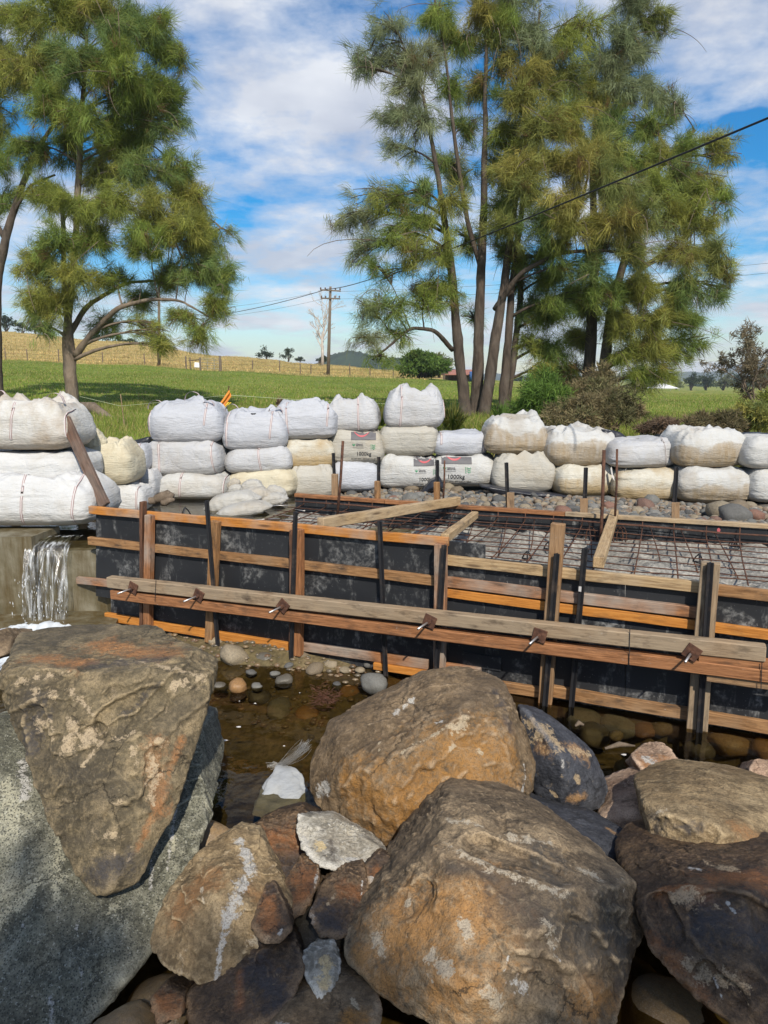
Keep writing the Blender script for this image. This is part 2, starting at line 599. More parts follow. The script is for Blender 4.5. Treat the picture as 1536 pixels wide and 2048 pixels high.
def rock_mat(name, c1, c2, c3, pale=(0.52, 0.42, 0.29), rust=(0.30, 0.13, 0.035), dark=(0.022, 0.021, 0.024),
             white=(0.47, 0.45, 0.41), fleck=0.35, grain=1.0, speckle=0.0, rough=0.72, darkspots=0.4):
    m = NT(name)
    v = m.coord('Object', (1, 1, 1), rnd=True)
    big = m.noise(v, 2.6, 6, 0.62, 0.5)
    mid = m.noise(v, 9, 6, 0.65, 0.3)
    fine = m.noise(v, 55, 4, 0.6)
    streak = m.noise(m.coord('Object', (3, 3, 9), rnd=True), 2.2, 7, 0.66, 1.2)
    c = m.ramp(big, [(0.32, c1), (0.5, c2), (0.68, c3)])
    c = m.mix(m.ramp(mid, [(0.44, 0.0), (0.62, 0.8)]), c, tuple(x * 0.36 for x in c2))
    c = m.mix(m.ramp(m.noise(v, 6, 8, 0.75, 0.8), [(0.52, 0.0), (0.66, 0.6)]), c, tuple(min(1, x * 1.25) for x in c3))
    c = m.mix(m.ramp(streak, [(0.56, 0.0), (0.70, darkspots)]), c, dark)
    c = m.mix(m.ramp(fine, [(0.5, 0.0), (0.8, 0.4)]), c, tuple(min(1, x * 1.5) for x in c3))
    c = m.mix(m.ramp(fine, [(0.28, 0.6), (0.44, 0.0)]), c, tuple(x * 0.3 for x in c1))
    coat = m.ramp(m.noise(v, 1.9, 7, 0.66, 0.9), [(0.50, 0.0), (0.60, 0.72)])
    c = m.mix(m.math('MULTIPLY', coat, darkspots * 1.5 if darkspots < .65 else 1.0), c, m.mix(mid, dark, tuple(x * .5 for x in c2)))
    at = m.n('ShaderNodeAttribute', attribute_name='patch')
    sp = m.n('ShaderNodeSeparateColor')
    m.l(at.outputs['Color'], sp.inputs[0])
    jag = m.noise(v, 14, 7, 0.72, 0.4)
    jag2 = m.math('MULTIPLY', m.math('SUBTRACT', jag, 0.5), 3.4)
    jag3 = m.math('MULTIPLY', m.math('SUBTRACT', m.noise(v, 45, 5, 0.72), 0.5), 2.0)
    jj = m.math('ADD', jag2, jag3)

    def mask(ch, lo=0.42, hi=0.58, k=1.0):
        x = m.math('ADD', m.math('MULTIPLY', ch, 1.05), m.math('MULTIPLY', jj, k))
        x = m.math('SUBTRACT', x, 0.22)
        x = m.ramp(x, [(lo, 0.0), (hi, 1.0)])
        return m.math('MULTIPLY', x, m.ramp(ch, [(0.02, 0.0), (0.12, 1.0)]))
    rc = m.mix(mid, tuple(x * 0.55 for x in rust), tuple(min(1, x * 1.35) for x in rust))
    c = m.mix(m.math('MULTIPLY', mask(sp.outputs[1], 0.12, 0.8, 0.7), 0.8), c, rc)
    dc = m.mix(mid, dark, tuple(x * 2.2 + 0.01 for x in dark))
    c = m.mix(m.math('MULTIPLY', mask(sp.outputs[2], 0.2, 0.75, 0.8), 0.75), c, dc)
    # scattered pale flecks of its own
    fl = m.ramp(m.noise(v, 17, 5, 0.7, 0.5), [(0.63, 0.0), (0.69, fleck)])
    c = m.mix(fl, c, pale)
    pc = m.mix(fine, tuple(x * 0.7 for x in pale), tuple(min(1, x * 1.2) for x in pale))
    c = m.mix(m.math('MULTIPLY', mask(sp.outputs[0], 0.40, 0.62), 0.88), c, pc)
    wc = m.mix(fine, tuple(x * 0.7 for x in white), white)
    c = m.mix(m.math('MULTIPLY', mask(at.outputs['Alpha'], 0.38, 0.6, 0.8), 0.95), c, wc)
    if speckle:
        s1 = m.vor(v, 95, 'F1')
        c = m.mix(m.ramp(s1, [(0.22, speckle), (0.42, 0.0)]), c, (0.028, 0.03, 0.026))
        s2 = m.noise(v, 75, 3, 0.7)
        c = m.mix(m.ramp(s2, [(0.58, 0.0), (0.72, speckle * .8)]), c, (0.45, 0.45, 0.38))
    crack = m.vor(m.mix(0.22, v, m.noise(v, 4, 6, 0.65, out='Color')), 3.1, 'DISTANCE_TO_EDGE')
    ck = m.ramp(crack, [(0.0, 0.0), (0.012, 1.0)])
    gate = m.ramp(m.noise(v, 2.1, 3, 0.5), [(0.46, 0.0), (0.56, 1.0)])
    c = m.mix(m.math('MULTIPLY', m.ramp(crack, [(0.002, 0.8), (0.014, 0.0)]), gate), c, tuple(x * .3 for x in c1))
    # worn convex edges show the paler fresh stone
    geo = m.n('ShaderNodeNewGeometry')
    wear = m.ramp(geo.outputs['Pointiness'], [(0.515, 0.0), (0.56, 0.7)])
    c = m.mix(m.math('MULTIPLY', wear, m.ramp(mid, [(0.35, 0.3), (0.6, 1.0)])), c, tuple(min(1, x * 1.5 + .02) for x in c3))
    micro = m.noise(v, 150, 3, 0.65)
    c = m.mix(m.ramp(micro, [(0.36, 0.55), (0.5, 0.0)]), c, tuple(x * .35 for x in c2))
    h = m.math('ADD', m.math('MULTIPLY', mid, 1.0), m.math('MULTIPLY', fine, 0.34 * grain))
    h = m.math('ADD', h, m.math('MULTIPLY', micro, 0.12))
    h = m.math('ADD', h, m.math('MULTIPLY', streak, 0.35))
    h = m.math('ADD', h, m.math('MULTIPLY', ck, 0.10))
    rr = m.mix(mid, (rough - .12,) * 3, (rough + .15,) * 3)
    return m.done(c, rr, m.bump(h, 0.75, 0.03), spec=0.35)


def cobble_mat(name, cols, rough=0.7):
    m = NT(name)
    oi = m.n('ShaderNodeObjectInfo')
    n = len(cols)
    v = m.coord('Object', (1, 1, 1), rnd=True)
    base = m.ramp(oi.outputs['Random'], [(i / n, c) for i, c in enumerate(cols)], 'CONSTANT')
    a = m.noise(v, 9, 6, 0.65, 0.4)
    f = m.noise(v, 45, 3, 0.6)
    c = m.mix(m.ramp(a, [(0.35, 0.45), (0.65, 0.0)]), base, (0.05, 0.043, 0.035))
    c = m.mix(m.ramp(f, [(0.5, 0.0), (0.85, 0.4)]), c, (0.5, 0.47, 0.42))
    return m.done(c, rough, m.bump(m.math('ADD', a, m.math('MULTIPLY', f, .3)), 0.4, 0.012), spec=0.35)


M['cobble_grey'] = cobble_mat('grey cobble', [(0.10, 0.10, 0.095), (0.15, 0.15, 0.137), (0.07, 0.073, 0.073), (0.19, 0.186, 0.17), (0.125, 0.129, 0.12)])
M['cobble_tan'] = cobble_mat('tan cobble', [(0.22, 0.16, 0.095), (0.29, 0.235, 0.155), (0.175, 0.133, 0.083), (0.245, 0.20, 0.133)])
M['cobble_red'] = cobble_mat('red cobble', [(0.20, 0.095, 0.062), (0.25, 0.135, 0.088), (0.16, 0.085, 0.06)])
M['cobble_wet'] = cobble_mat('wet pebble', [(0.16, 0.11, 0.055), (0.26, 0.17, 0.08), (0.11, 0.10, 0.08), (0.32, 0.17, 0.06), (0.19, 0.18, 0.14)], rough=0.3)


def ground_noise_mat(name, cols, scale=3, bump=0.5, rough=0.9, bdist=0.04):
    m = NT(name)
    v = m.coord('Object')
    a = m.noise(v, scale, 7, 0.65, 0.3)
    f = m.noise(v, scale * 9, 4, 0.6)
    c = m.ramp(a, [(0.3 + 0.4 * i / (len(cols) - 1), k) for i, k in enumerate(cols)])
    c = m.mix(m.ramp(f, [(0.4, 0.5), (0.62, 0.0)]), c, tuple(x * .35 for x in cols[0]))
    h = m.math('ADD', a, m.math('MULTIPLY', f, 0.5))
    return m.done(c, rough, m.bump(h, bump, bdist), spec=0.3)


M['bed'] = ground_noise_mat('river bed', [(0.075, 0.06, 0.028), (0.16, 0.125, 0.06), (0.26, 0.20, 0.11)], 2.2)
M['gravel'] = ground_noise_mat('dark gravel', [(0.06, 0.055, 0.048), (0.12, 0.11, 0.095), (0.2, 0.18, 0.155)], 5)
M['slab'] = ground_noise_mat('broken concrete bed', [(0.17, 0.16, 0.14), (0.32, 0.305, 0.27), (0.46, 0.44, 0.39)], 3.0, 0.9, bdist=0.05)
# wet weathered weir concrete, algae runs
m = NT('weir concrete')
v = m.coord('Object')
a = m.noise(v, 2.5, 7, 0.62, 0.3)
r_ = m.noise(m.coord('Object', (4, 4, 0.6)), 1.6, 6, 0.65)
c = m.ramp(a, [(0.3, (0.055, 0.046, 0.024)), (0.5, (0.125, 0.105, 0.06)), (0.7, (0.22, 0.20, 0.145))])
c = m.mix(m.ramp(r_, [(0.42, 0.0), (0.62, 0.9)]), c, (0.075, 0.050, 0.014))
M['weir'] = m.done(c, 0.55, m.bump(m.math('ADD', a, r_), 0.6, 0.04), spec=0.5)

# water: reflecting skin over a tinted clear body
def water_mat(name, tint, rip=0.12, scale=3.0, dist=0.03, stretch=(1, 1, 1), foam=0.0, rough=0.02):
    m = NT(name)
    t = m.t
    t.nodes.remove(m.b)
    v = m.coord('Object', stretch)
    a = m.noise(v, scale, 3, 0.5, 0.6)
    bb = m.noise(v, scale * 4.1, 2, 0.5)
    nrm = m.bump(m.math('ADD', a, m.math('MULTIPLY', bb, 0.22)), rip, dist)
    fr = m.n('ShaderNodeFresnel'); fr.inputs['IOR'].default_value = 1.33
    m.l(nrm, fr.inputs['Normal'])
    tr = m.n('ShaderNodeBsdfTransparent'); tr.inputs[0].default_value = (*tint, 1)
    gl = m.n('ShaderNodeBsdfGlossy'); gl.inputs['Roughness'].default_value = rough
    m.l(nrm, gl.inputs['Normal'])
    mx = m.n('ShaderNodeMixShader')
    m.l(fr.outputs[0], mx.inputs[0]); m.l(tr.outputs[0], mx.inputs[1]); m.l(gl.outputs[0], mx.inputs[2])
    last = mx.outputs[0]
    if foam:
        df = m.n('ShaderNodeBsdfDiffuse'); df.inputs[0].default_value = (0.85, 0.88, 0.9, 1)
        f = m.ramp(m.noise(v, scale * 3, 6, 0.7, 0.5), [(0.5 - foam * .2, 0.0), (0.62, foam)])
        m2 = m.n('ShaderNodeMixShader')
        m.l(f, m2.inputs[0]); m.l(last, m2.inputs[1]); m.l(df.outputs[0], m2.inputs[2])
        last = m2.outputs[0]
    m.l(last, m.out.inputs['Surface'])
    return m.m


M['water'] = water_mat('pool water', (0.54, 0.485, 0.335), 0.2, 2.6)
M['water_up'] = water_mat('upstream water', (0.62, 0.60, 0.48), 0.08, 3.5)
M['water_fall'] = water_mat('falling water', (0.9, 0.9, 0.86), 0.9, 6.0, 0.1, (12, 3, 0.35), foam=0.5, rough=0.1)
# falling water: fine broken strands over a clear sheet
m = NT('falling water strands')
m.t.nodes.remove(m.b)
v = m.coord('Object', (42, 10, 3.2))
st = m.noise(v, 1.0, 5, 0.62, 0.5)
st2 = m.noise(m.coord('Object', (9, 4, 1.1)), 1.0, 3, 0.5)
f = m.ramp(m.math('ADD', st, m.math('MULTIPLY', m.math('SUBTRACT', st2, 0.5), 0.5)), [(0.46, 0.0), (0.70, 0.62)])
df = m.n('ShaderNodeBsdfDiffuse'); df.inputs[0].default_value = (0.72, 0.75, 0.77, 1)
tr = m.n('ShaderNodeBsdfTransparent'); tr.inputs[0].default_value = (0.93, 0.93, 0.9, 1)
gl = m.n('ShaderNodeBsdfGlossy'); gl.inputs['Roughness'].default_value = 0.15
m.l(m.bump(st, 0.8, 0.03), gl.inputs['Normal'])
mx = m.n('ShaderNodeMixShader'); mx.inputs[0].default_value = 0.12
m.l(tr.outputs[0], mx.inputs[1]); m.l(gl.outputs[0], mx.inputs[2])
m2 = m.n('ShaderNodeMixShader')
m.l(f, m2.inputs[0]); m.l(mx.outputs[0], m2.inputs[1]); m.l(df.outputs[0], m2.inputs[2])
m.l(m2.outputs[0], m.out.inputs['Surface'])
M['water_fall'] = m.m
# churned water: foam thins out away from the fall
m = NT('churned water')
m.t.nodes.remove(m.b)
v = m.coord('Object')
ns = m.noise(m.coord('Object', (1, .6, 1)), 9, 7, 0.68, 0.8)
f = m.ramp(m.math('ADD', ns, m.math('SUBTRACT', m.attr('foamy', 'Fac'), 0.55)), [(0.42, 0.0), (0.62, 0.9)])
df = m.n('ShaderNodeBsdfDiffuse'); df.inputs[0].default_value = (0.62, 0.66, 0.69, 1)
tr = m.n('ShaderNodeBsdfTransparent'); tr.inputs[0].default_value = (0.85, 0.85, 0.8, 1)
gl = m.n('ShaderNodeBsdfGlossy'); gl.inputs['Roughness'].default_value = 0.08
m.l(m.bump(ns, 0.6, 0.05), gl.inputs['Normal'])
mx = m.n('ShaderNodeMixShader'); mx.inputs[0].default_value = 0.08
m.l(tr.outputs[0], mx.inputs[1]); m.l(gl.outputs[0], mx.inputs[2])
m2 = m.n('ShaderNodeMixShader')
m.l(f, m2.inputs[0]); m.l(mx.outputs[0], m2.inputs[1]); m.l(df.outputs[0], m2.inputs[2])
m.l(m2.outputs[0], m.out.inputs['Surface'])
M['water_foam'] = m.m

# grass field: attribute gold = dryness
m = NT('pasture grass')
v = m.coord('Object')
a = m.noise(v, 0.16, 8, 0.68)
b = m.noise(m.coord('Object', (1, 0.35, 1)), 0.9, 7, 0.7)
f = m.noise(m.coord('Object', (1, 0.3, 1)), 14, 4, 0.65)
gold = m.attr('gold', 'Fac')
gr = m.ramp(a, [(0.32, (0.11, 0.165, 0.026)), (0.52, (0.175, 0.235, 0.038)), (0.72, (0.25, 0.27, 0.06))])
gr = m.mix(m.ramp(b, [(0.5, 0.0), (0.72, 0.55)]), gr, (0.30, 0.27, 0.09))
gd = m.ramp(b, [(0.3, (0.40, 0.26, 0.10)), (0.55, (0.54, 0.39, 0.16)), (0.75, (0.62, 0.49, 0.21))])
gd = m.mix(m.ramp(a, [(0.45, 0.0), (0.7, 0.5)]), gd, (0.27, 0.26, 0.07))
gf = m.math('ADD', gold, m.math('MULTIPLY', m.math('SUBTRACT', b, 0.5), 0.5))
c = m.mix(m.ramp(gf, [(0.38, 0.0), (0.62, 1.0)]), gr, gd)
c = m.mix(m.ramp(f, [(0.35, 0.35), (0.55, 0.0)]), c, (0.05, 0.06, 0.015))
mud = m.attr('mud', 'Fac')
c = m.mix(mud, c, m.mix(a, (0.06, 0.04, 0.022), (0.16, 0.11, 0.06)))
M['field'] = m.done(c, 0.95, m.bump(m.math('ADD', b, f), 0.8, 0.12), spec=0.1)


def leaf_mat(name, trans=0.38, rough=0.7):
    m = NT(name)
    c = m.attr('leaf_colour')
    m.set(m.b.inputs['Base Color'], c)
    m.b.inputs['Roughness'].default_value = rough
    m.b.inputs['Specular IOR Level'].default_value = 0.2
    tl = m.n('ShaderNodeBsdfTranslucent')
    m.l(c, tl.inputs[0])
    mx = m.n('ShaderNodeMixShader')
    mx.inputs[0].default_value = trans
    m.l(m.b.outputs[0], mx.inputs[1]); m.l(tl.outputs[0], mx.inputs[2])
    m.l(mx.outputs[0], m.out.inputs['Surface'])
    return m.m


M['leaf'] = leaf_mat('needle foliage')


def bark_mat(name, lo, hi, sc=5):
    m = NT(name)
    v = m.coord('Object', (1, 1, 0.3))
    a = m.noise(v, sc, 7, 0.7, 0.6)
    b = m.noise(m.coord('Object'), 1.6, 5, 0.6)
    c = m.ramp(a, [(0.3, lo), (0.7, hi)])
    c = m.mix(m.ramp(b, [(0.5, 0.0), (0.75, 0.45)]), c, (0.17, 0.15, 0.125))
    return m.done(c, 0.9, m.bump(a, 0.9, 0.05), spec=0.2)


M['bark'] = bark_mat('she-oak bark', (0.030, 0.024, 0.019), (0.13, 0.10, 0.078))
M['bark_pale'] = bark_mat('pale bark', (0.085, 0.064, 0.045), (0.25, 0.195, 0.145))
M['bark_dead'] = bark_mat('bleached dead wood', (0.34, 0.30, 0.26), (0.60, 0.55, 0.50))
m = NT('forested hill')
v = m.coord('Object')
a = m.noise(v, 0.035, 8, 0.75)
c = m.ramp(a, [(0.35, (0.018, 0.035, 0.016)), (0.55, (0.035, 0.06, 0.026)), (0.72, (0.07, 0.10, 0.045))])
M['hill'] = m.done(c, 0.95, m.bump(a, 1.0, 6.0), spec=0.1)


def plain(name, c, rough=0.7, metal=0.0, var=0.25):
    m = NT(name)
    a = m.noise(m.coord('Object', rnd=True), 6, 5, 0.6)
    return m.done(m.mix(a, tuple(x * (1 - var) for x in c), tuple(min(1, x * (1 + var)) for x in c)), rough, m.bump(a, 0.15, 0.01), metal)


M['roof_iron'] = plain('rusty roof iron', (0.32, 0.14, 0.10))
M['shed_wall'] = plain('shed boards', (0.14, 0.10, 0.08))
M['canvas'] = plain('white canvas', (0.8, 0.8, 0.8), var=0.05)
M['wire'] = plain('dark wire', (0.02, 0.02, 0.022))
M['string'] = plain('pale string', (0.5, 0.55, 0.35))
M['flag'] = plain('orange flag cloth', (0.75, 0.27, 0.05), var=0.3)
M['flag_y'] = plain('yellow edge cloth', (0.70, 0.55, 0.08), var=0.2)
M['insulator'] = plain('brown insulator', (0.10, 0.06, 0.05), rough=0.3)
M['sack'] = bag_mat('wet torn sack', 0.3, base=(0.36, 0.38, 0.40))

# ---------------------------------------------------------------- layout of the weir
WB0 = at_z(218, 1243, 0.03)                 # foot of the front formwork, left end and right edge of frame
WB1 = at_z(1536, 1462, 0.03)
WT = (WB1 - WB0); WT.z = 0; WT.normalize()  # along the wall, towards the right
WN = Vector((WT.y, -WT.x, 0))               # out of the wall, towards the camera
if WN.y > 0: WN = -WN
UP = Vector((0, 0, 1))


def fw(px, py, off=0.0):
    """pixel on the front formwork face, off metres proud of the plywood"""
    return on_plane(px, py, WB0 + WN * off, WN)


RT_Z = 1.08                                 # rear formwork top
RB0 = at_z(591, 990, RT_Z)
RB1 = at_z(1536, 1053, RT_Z)
RTd = (RB1 - RB0); RTd.z = 0; RTd.normalize()
RN = Vector((RTd.y, -RTd.x, 0))
if RN.y > 0: RN = -RN


def rw(px, py, off=0.0):
    return on_plane(px, py, RB0 + RN * off, RN)


def front_y(x): return WB0.y + (x - WB0.x) * WT.y / WT.x
def rear_y(x): return RB0.y + (x - RB0.x) * RTd.y / RTd.x


# ---------------------------------------------------------------- terrain
ROWS = [12.3, 14, 15, 16.5, 19, 25, 40, 80, 120, 170, 230, 320, 600, 1400, 3000]
COLS = [-1500, 0, 230, 460, 657, 790, 985, 1150, 1400, 1536, 3000]
ZT = [
    [.25] * 11,
    [.45] * 11,
    [.88, .88, .88, .88, .88, .86, .85, .84, .8, .8, .8],
    [1.22, 1.22, 1.22, 1.2, 1.2, 1.2, 1.18, 1.1, 1.0, 1.0, 1.0],
    [1.45, 1.45, 1.43, 1.42, 1.42, 1.42, 1.40, 1.25, 1.12, 1.1, 1.1],
    [1.9, 1.85, 1.78, 1.64, 1.56, 1.51, 1.46, 1.32, 1.22, 1.2, 1.2],
    [3.0, 2.8, 2.55, 2.1, 1.86, 1.72, 1.58, 1.42, 1.28, 1.25, 1.2],
    [5.2, 4.5, 4.05, 3.3, 2.77, 2.6, 2.08, 1.5, .95, .85, .8],
    [9.5, 8.4, 7.1, 5.1, 4.0, 3.3, 2.05, 1.1, .3, .15, 0],
    [14.5, 12.9, 10.7, 7.2, 5.4, 4.1, 1.95, .65, -.4, -.6, -1],
    [12, 10, 8, 5.0, 3.5, 2.5, .9, -.5, -1.6, -1.8, -2],
    [6, 4, 3, 1.5, .8, .3, -.6, -1.6, -2.6, -2.8, -3],
    [-2] * 11,
    [-4] * 11,
    [-8] * 11,
]
ZT = np.array(ZT)
UC = np.array([(c - 768) / F * CP for c in COLS])
LR = np.log(np.array(ROWS))


def terrain_z(x, y):
    x, y = np.atleast_1d(np.asarray(x, float)), np.atleast_1d(np.asarray(y, float))
    u = x / np.maximum(y, 1)
    r = np.interp(np.log(np.maximum(y, 12.3)), LR, np.arange(len(ROWS)))
    c = np.interp(u, UC, np.arange(len(COLS)))
    r0 = np.clip(np.floor(r).astype(int), 0, len(ROWS) - 2); c0 = np.clip(np.floor(c).astype(int), 0, len(COLS) - 2)
    fr, fc = r - r0, c - c0
    fc = fc * fc * (3 - 2 * fc)
    z = (ZT[r0, c0] * (1 - fr) + ZT[r0 + 1, c0] * fr) * (1 - fc) + (ZT[r0, c0 + 1] * (1 - fr) + ZT[r0 + 1, c0 + 1] * fr) * fc
    amp = np.clip((y - 14) / 6, 0, 1) * 0.06 + np.clip((y - 60) / 100, 0, 1) * 0.25
    z = z + amp * fbm(np.stack([x * .35, y * .2, 0 * x], 1), 3, 5)
    return z


def gz(x, y): return float(terrain_z(x, y)[0])


ys = np.concatenate([np.arange(12.3, 20, .3), np.geomspace(20, 400, 110), np.geomspace(430, 3000, 24)])
us = np.concatenate([np.linspace(-1.6, -.62, 18), np.linspace(-.6, .6, 130), np.linspace(.62, 1.6, 18)])
U, Y = np.meshgrid(us, ys)
X = U * Y
Z = terrain_z(X.ravel(), Y.ravel())
V = np.stack([X.ravel(), Y.ravel(), Z], 1)
nr, nc = len(ys), len(us)
idx = np.arange(nr * nc).reshape(nr, nc)
Q = np.stack([idx[:-1, :-1].ravel(), idx[:-1, 1:].ravel(), idx[1:, 1:].ravel(), idx[1:, :-1].ravel()], 1)
me = mesh_np('pasture', V, Q, True)


def gold_of(x, y):
    u = x / y
    px = u / CP * F + 768
    fence = np.interp(px, [-1500, 0, 657, 790, 1000, 3000], [62, 66, 80, 80, 90, 100])
    g = sstep(fence - 6, fence + 5, y)
    right = sstep(830, 1000, px)
    g = g * (1 - right) + right * 0.42 * sstep(30, 60, y)
    return g


gold = gold_of(V[:, 0], V[:, 1])
me.attributes.new('gold', 'FLOAT', 'POINT').data.foreach_set('value', gold.astype(np.float32))
mud = (1 - sstep(14.6, 16.6, V[:, 1] + 0.8 * fbm(V * .8, 3, 9))) * 0.9
me.attributes.new('mud', 'FLOAT', 'POINT').data.foreach_set('value', mud.astype(np.float32))
obj('pasture_ground', me, M['field'], kind='structure', base=False)


def bed_z(x, y):
    x, y = np.asarray(x, float), np.asarray(y, float)
    P = np.stack([x * .9, y * .9, 0 * x], 1)
    z = -0.30 + 0.10 * fbm(P, 4, 3) + .03 * fbm(P * 5, 3, 4)
    # gravel shoal along the foot of the formwork's left half
    fy = WB0.y + (x - WB0.x) * WT.y / WT.x
    d = (fy - y)
    sh = sstep(1.5, 0.1, d) * sstep(1.0, -0.3, x) * 0.31
    z = z + sh
    z = z - .45 * sstep(4.3, 3.2, y)
    bank = sstep(1.7, -0.6, y)
    z = z * (1 - bank) + (0.85 + .1 * fbm(P * .5, 3, 8)) * bank
    return z


xs = np.linspace(-12, 12, 161); yy = np.concatenate([np.linspace(-60, -3, 20), np.linspace(-2.8, 9.5, 110)])
X, Y = np.meshgrid(xs, yy)
k = np.where(Y < -3, 1 + (-3 - Y) * .06, 1.0)
X = X * k
Z = bed_z(X.ravel(), Y.ravel())
V = np.stack([X.ravel(), Y.ravel(), Z], 1)
idx = np.arange(V.shape[0]).reshape(len(yy), len(xs))
Q = np.stack([idx[:-1, :-1].ravel(), idx[:-1, 1:].ravel(), idx[1:, 1:].ravel(), idx[1:, :-1].ravel()], 1)
obj('river_bed', mesh_np('river_bed', V, Q, True), M['bed'], kind='structure', base=False)


def sheet(name, poly, z, mat, kind='structure'):
    me = mesh_np(name, [(p[0], p[1], z) for p in poly], [tuple(range(len(poly)))])
    return obj(name, me, mat, kind=kind, base=False)


# downstream pool, ends just behind the plywood
pA = WB0 - WN * 0.03
sheet('pool_water', [(-12, -0.5), (12, -0.5), (12, front_y(12) + .03), (pA.x, pA.y), (-3.05, 7.43), (-12, 7.43)], 0.0, M['water'])

# weir: old concrete body under everything; its downstream face
WEIR_Y = 7.42
SLAB_Z = 0.76


def prism(name, poly, z0, z1, mat, **kw):
    n = len(poly)
    V = [(p[0], p[1], z0) for p in poly] + [(p[0], p[1], z1) for p in poly]
    Fc = [tuple(reversed(range(n))), tuple(range(n, 2 * n))] + [(i, (i + 1) % n, n + (i + 1) % n, n + i) for i in range(n)]
    me = mesh_np(name, V, Fc)
    return obj(name, me, mat, **kw)


bA = WB0 - WN * 0.06
bB = Vector((12, front_y(12), 0)) - WN * 0.06
prism('weir_apron', [(bA.x, bA.y), (bB.x, bB.y), (14, 12.4), (-14, 12.4), (-14, WEIR_Y), (-2.95, WEIR_Y)], -0.9, SLAB_Z, M['weir'], kind='structure', base=False)

# rough broken bed between the two formwork walls, and the gravel bank behind
def strip_grid(name, s0, s1, ns, nt, fa, fb, zf, mat, smooth=True, kind='structure'):
    V = []
    for j in range(nt):
        for i in range(ns):
            x = s0 + (s1 - s0) * i / (ns - 1)
            ya, yb = fa(x), fb(x)
            V.append((x, ya + (yb - ya) * j / (nt - 1), 0))
    V = np.array(V)
    V[:, 2] = zf(V)
    idx = np.arange(ns * nt).reshape(nt, ns)
    Q = np.stack([idx[:-1, :-1].ravel(), idx[:-1, 1:].ravel(), idx[1:, 1:].ravel(), idx[1:, :-1].ravel()], 1)
    return obj(name, mesh_np(name, V, Q, smooth), mat, kind=kind, base=False)


def slab_zf(V):
    n = fbm(V * np.array([1.6, 1.6, 1]), 5, 21)
    r = fbm(V * np.array([3.5, 3.5, 1]), 4, 31, ridge=True)
    ck = np.floor(fbm(V * np.array([1.3, 1.3, 1]), 3, 27) * 5) / 5
    return 0.79 + .05 * n + .06 * r + .07 * ck + .05 * sstep(.5, 2.5, V[:, 0])


strip_grid('slab_bed', -2.3, 6.5, 300, 90, lambda x: front_y(x) + .08, lambda x: rear_y(x) - .03, slab_zf, M['slab'])


def gravel_zf(V):
    d = V[:, 1] - np.array([rear_y(x) for x in V[:, 0]])
    return 0.97 - .13 * sstep(.3, 1.8, d) + .03 * fbm(V * 4, 3, 33) - .12 * sstep(0.0, -1.1, V[:, 0])


strip_grid('gravel_bank', -1.05, 9, 170, 40, lambda x: rear_y(x) + .05, lambda x: 12.35, gravel_zf, M['gravel'])

# water held behind the bags, and the shallow pond left of the slab
sheet('upstream_water', [(-45, 11.9), (45, 11.9), (45, 16.2), (-45, 16.2)], 0.80, M['water_up'])
eA, eB = at_z(436, 1046, 0.9), at_z(603, 1001, 0.9)
sheet('pond_water', [(-7, WEIR_Y + .02), (WB0.x + .02, WEIR_Y + .02), (WB0.x + .03, WB0.y + .06), (eA.x, front_y(eA.x) + .1), (eB.x, eB.y), (eB.x, 11.8), (-7, 11.8)], 0.865, M['water_up'])

# concrete sill that ends the slab on the left
def sill(pa, pb, w, z0, z1):
    d = (pb - pa); d.z = 0; d.normalize()
    n = Vector((d.y, -d.x, 0))
    poly = [pa, pb, pb - n * w, pa - n * w]
    return prism('concrete_sill', poly, z0, z1, M['weir'], label='low wet concrete sill between the pond and the reinforcing mesh', cat='sill')


sill(Vector((eA.x + .02, front_y(eA.x) + .12, 0)), eB, -0.14, 0.6, 0.885)

# upper block of old weir concrete at the far left, beside the spill
prism('weir_block', [(-9, WEIR_Y - .10), (at_y(72, 1080, WEIR_Y).x, WEIR_Y - .10), (at_y(80, 1060, WEIR_Y).x, WEIR_Y + .45), (-9, WEIR_Y + .45)], -0.5, 0.93, M['weir'],
      label='stained concrete block of the old weir beside the spilling water', cat='concrete block')
# ledge at the foot of the fall
prism('weir_footing', [(-9, WEIR_Y - .35), (-2.72, WEIR_Y - .40), (-2.80, WEIR_Y + .02), (-9, WEIR_Y + .02)], -0.5, 0.10, M['weir'],
      label='low wet concrete footing under the spilling water', cat='footing')

# spilling water: a sheet over the crest that breaks into strands
xa, xb = at_y(64, 1150, WEIR_Y).x, at_y(150, 1150, WEIR_Y).x
nu, nv = 60, 48
V, Q = [], []
for j in range(nv):
    t = j / (nv - 1)
    for i in range(nu):
        s = i / (nu - 1)
        x = xa + (xb - xa) * s + .04 * math.sin(s * 9) * t
        if t < .25:
            k = t / .25
            y = WEIR_Y + .30 * (1 - k) - .02
            z = .867 - .03 * k * k
        else:
            k = (t - .25) / .75
            y = WEIR_Y - .02 - .26 * math.sqrt(k) - .05 * math.sin(s * 23 + 3) * k
            z = .837 - .80 * k ** 1.3
        w = .03 * math.sin(s * 31) * math.sin(s * 12.7 + t * 7) * min(1, t * 2)
        V.append((x, y + w, z))
Vn = np.array(V)
Vn[:, 1] += .03 * fbm(Vn * np.array([16, 3, 3]), 3, 44)
for j in range(nv - 1):
    for i in range(nu - 1):
        Q.append((j * nu + i, j * nu + i + 1, (j + 1) * nu + i + 1, (j + 1) * nu + i))
fall = obj('spilling_water', mesh_np('spilling_water', Vn, np.array(Q), True), M['water_fall'], kind='structure', base=False)
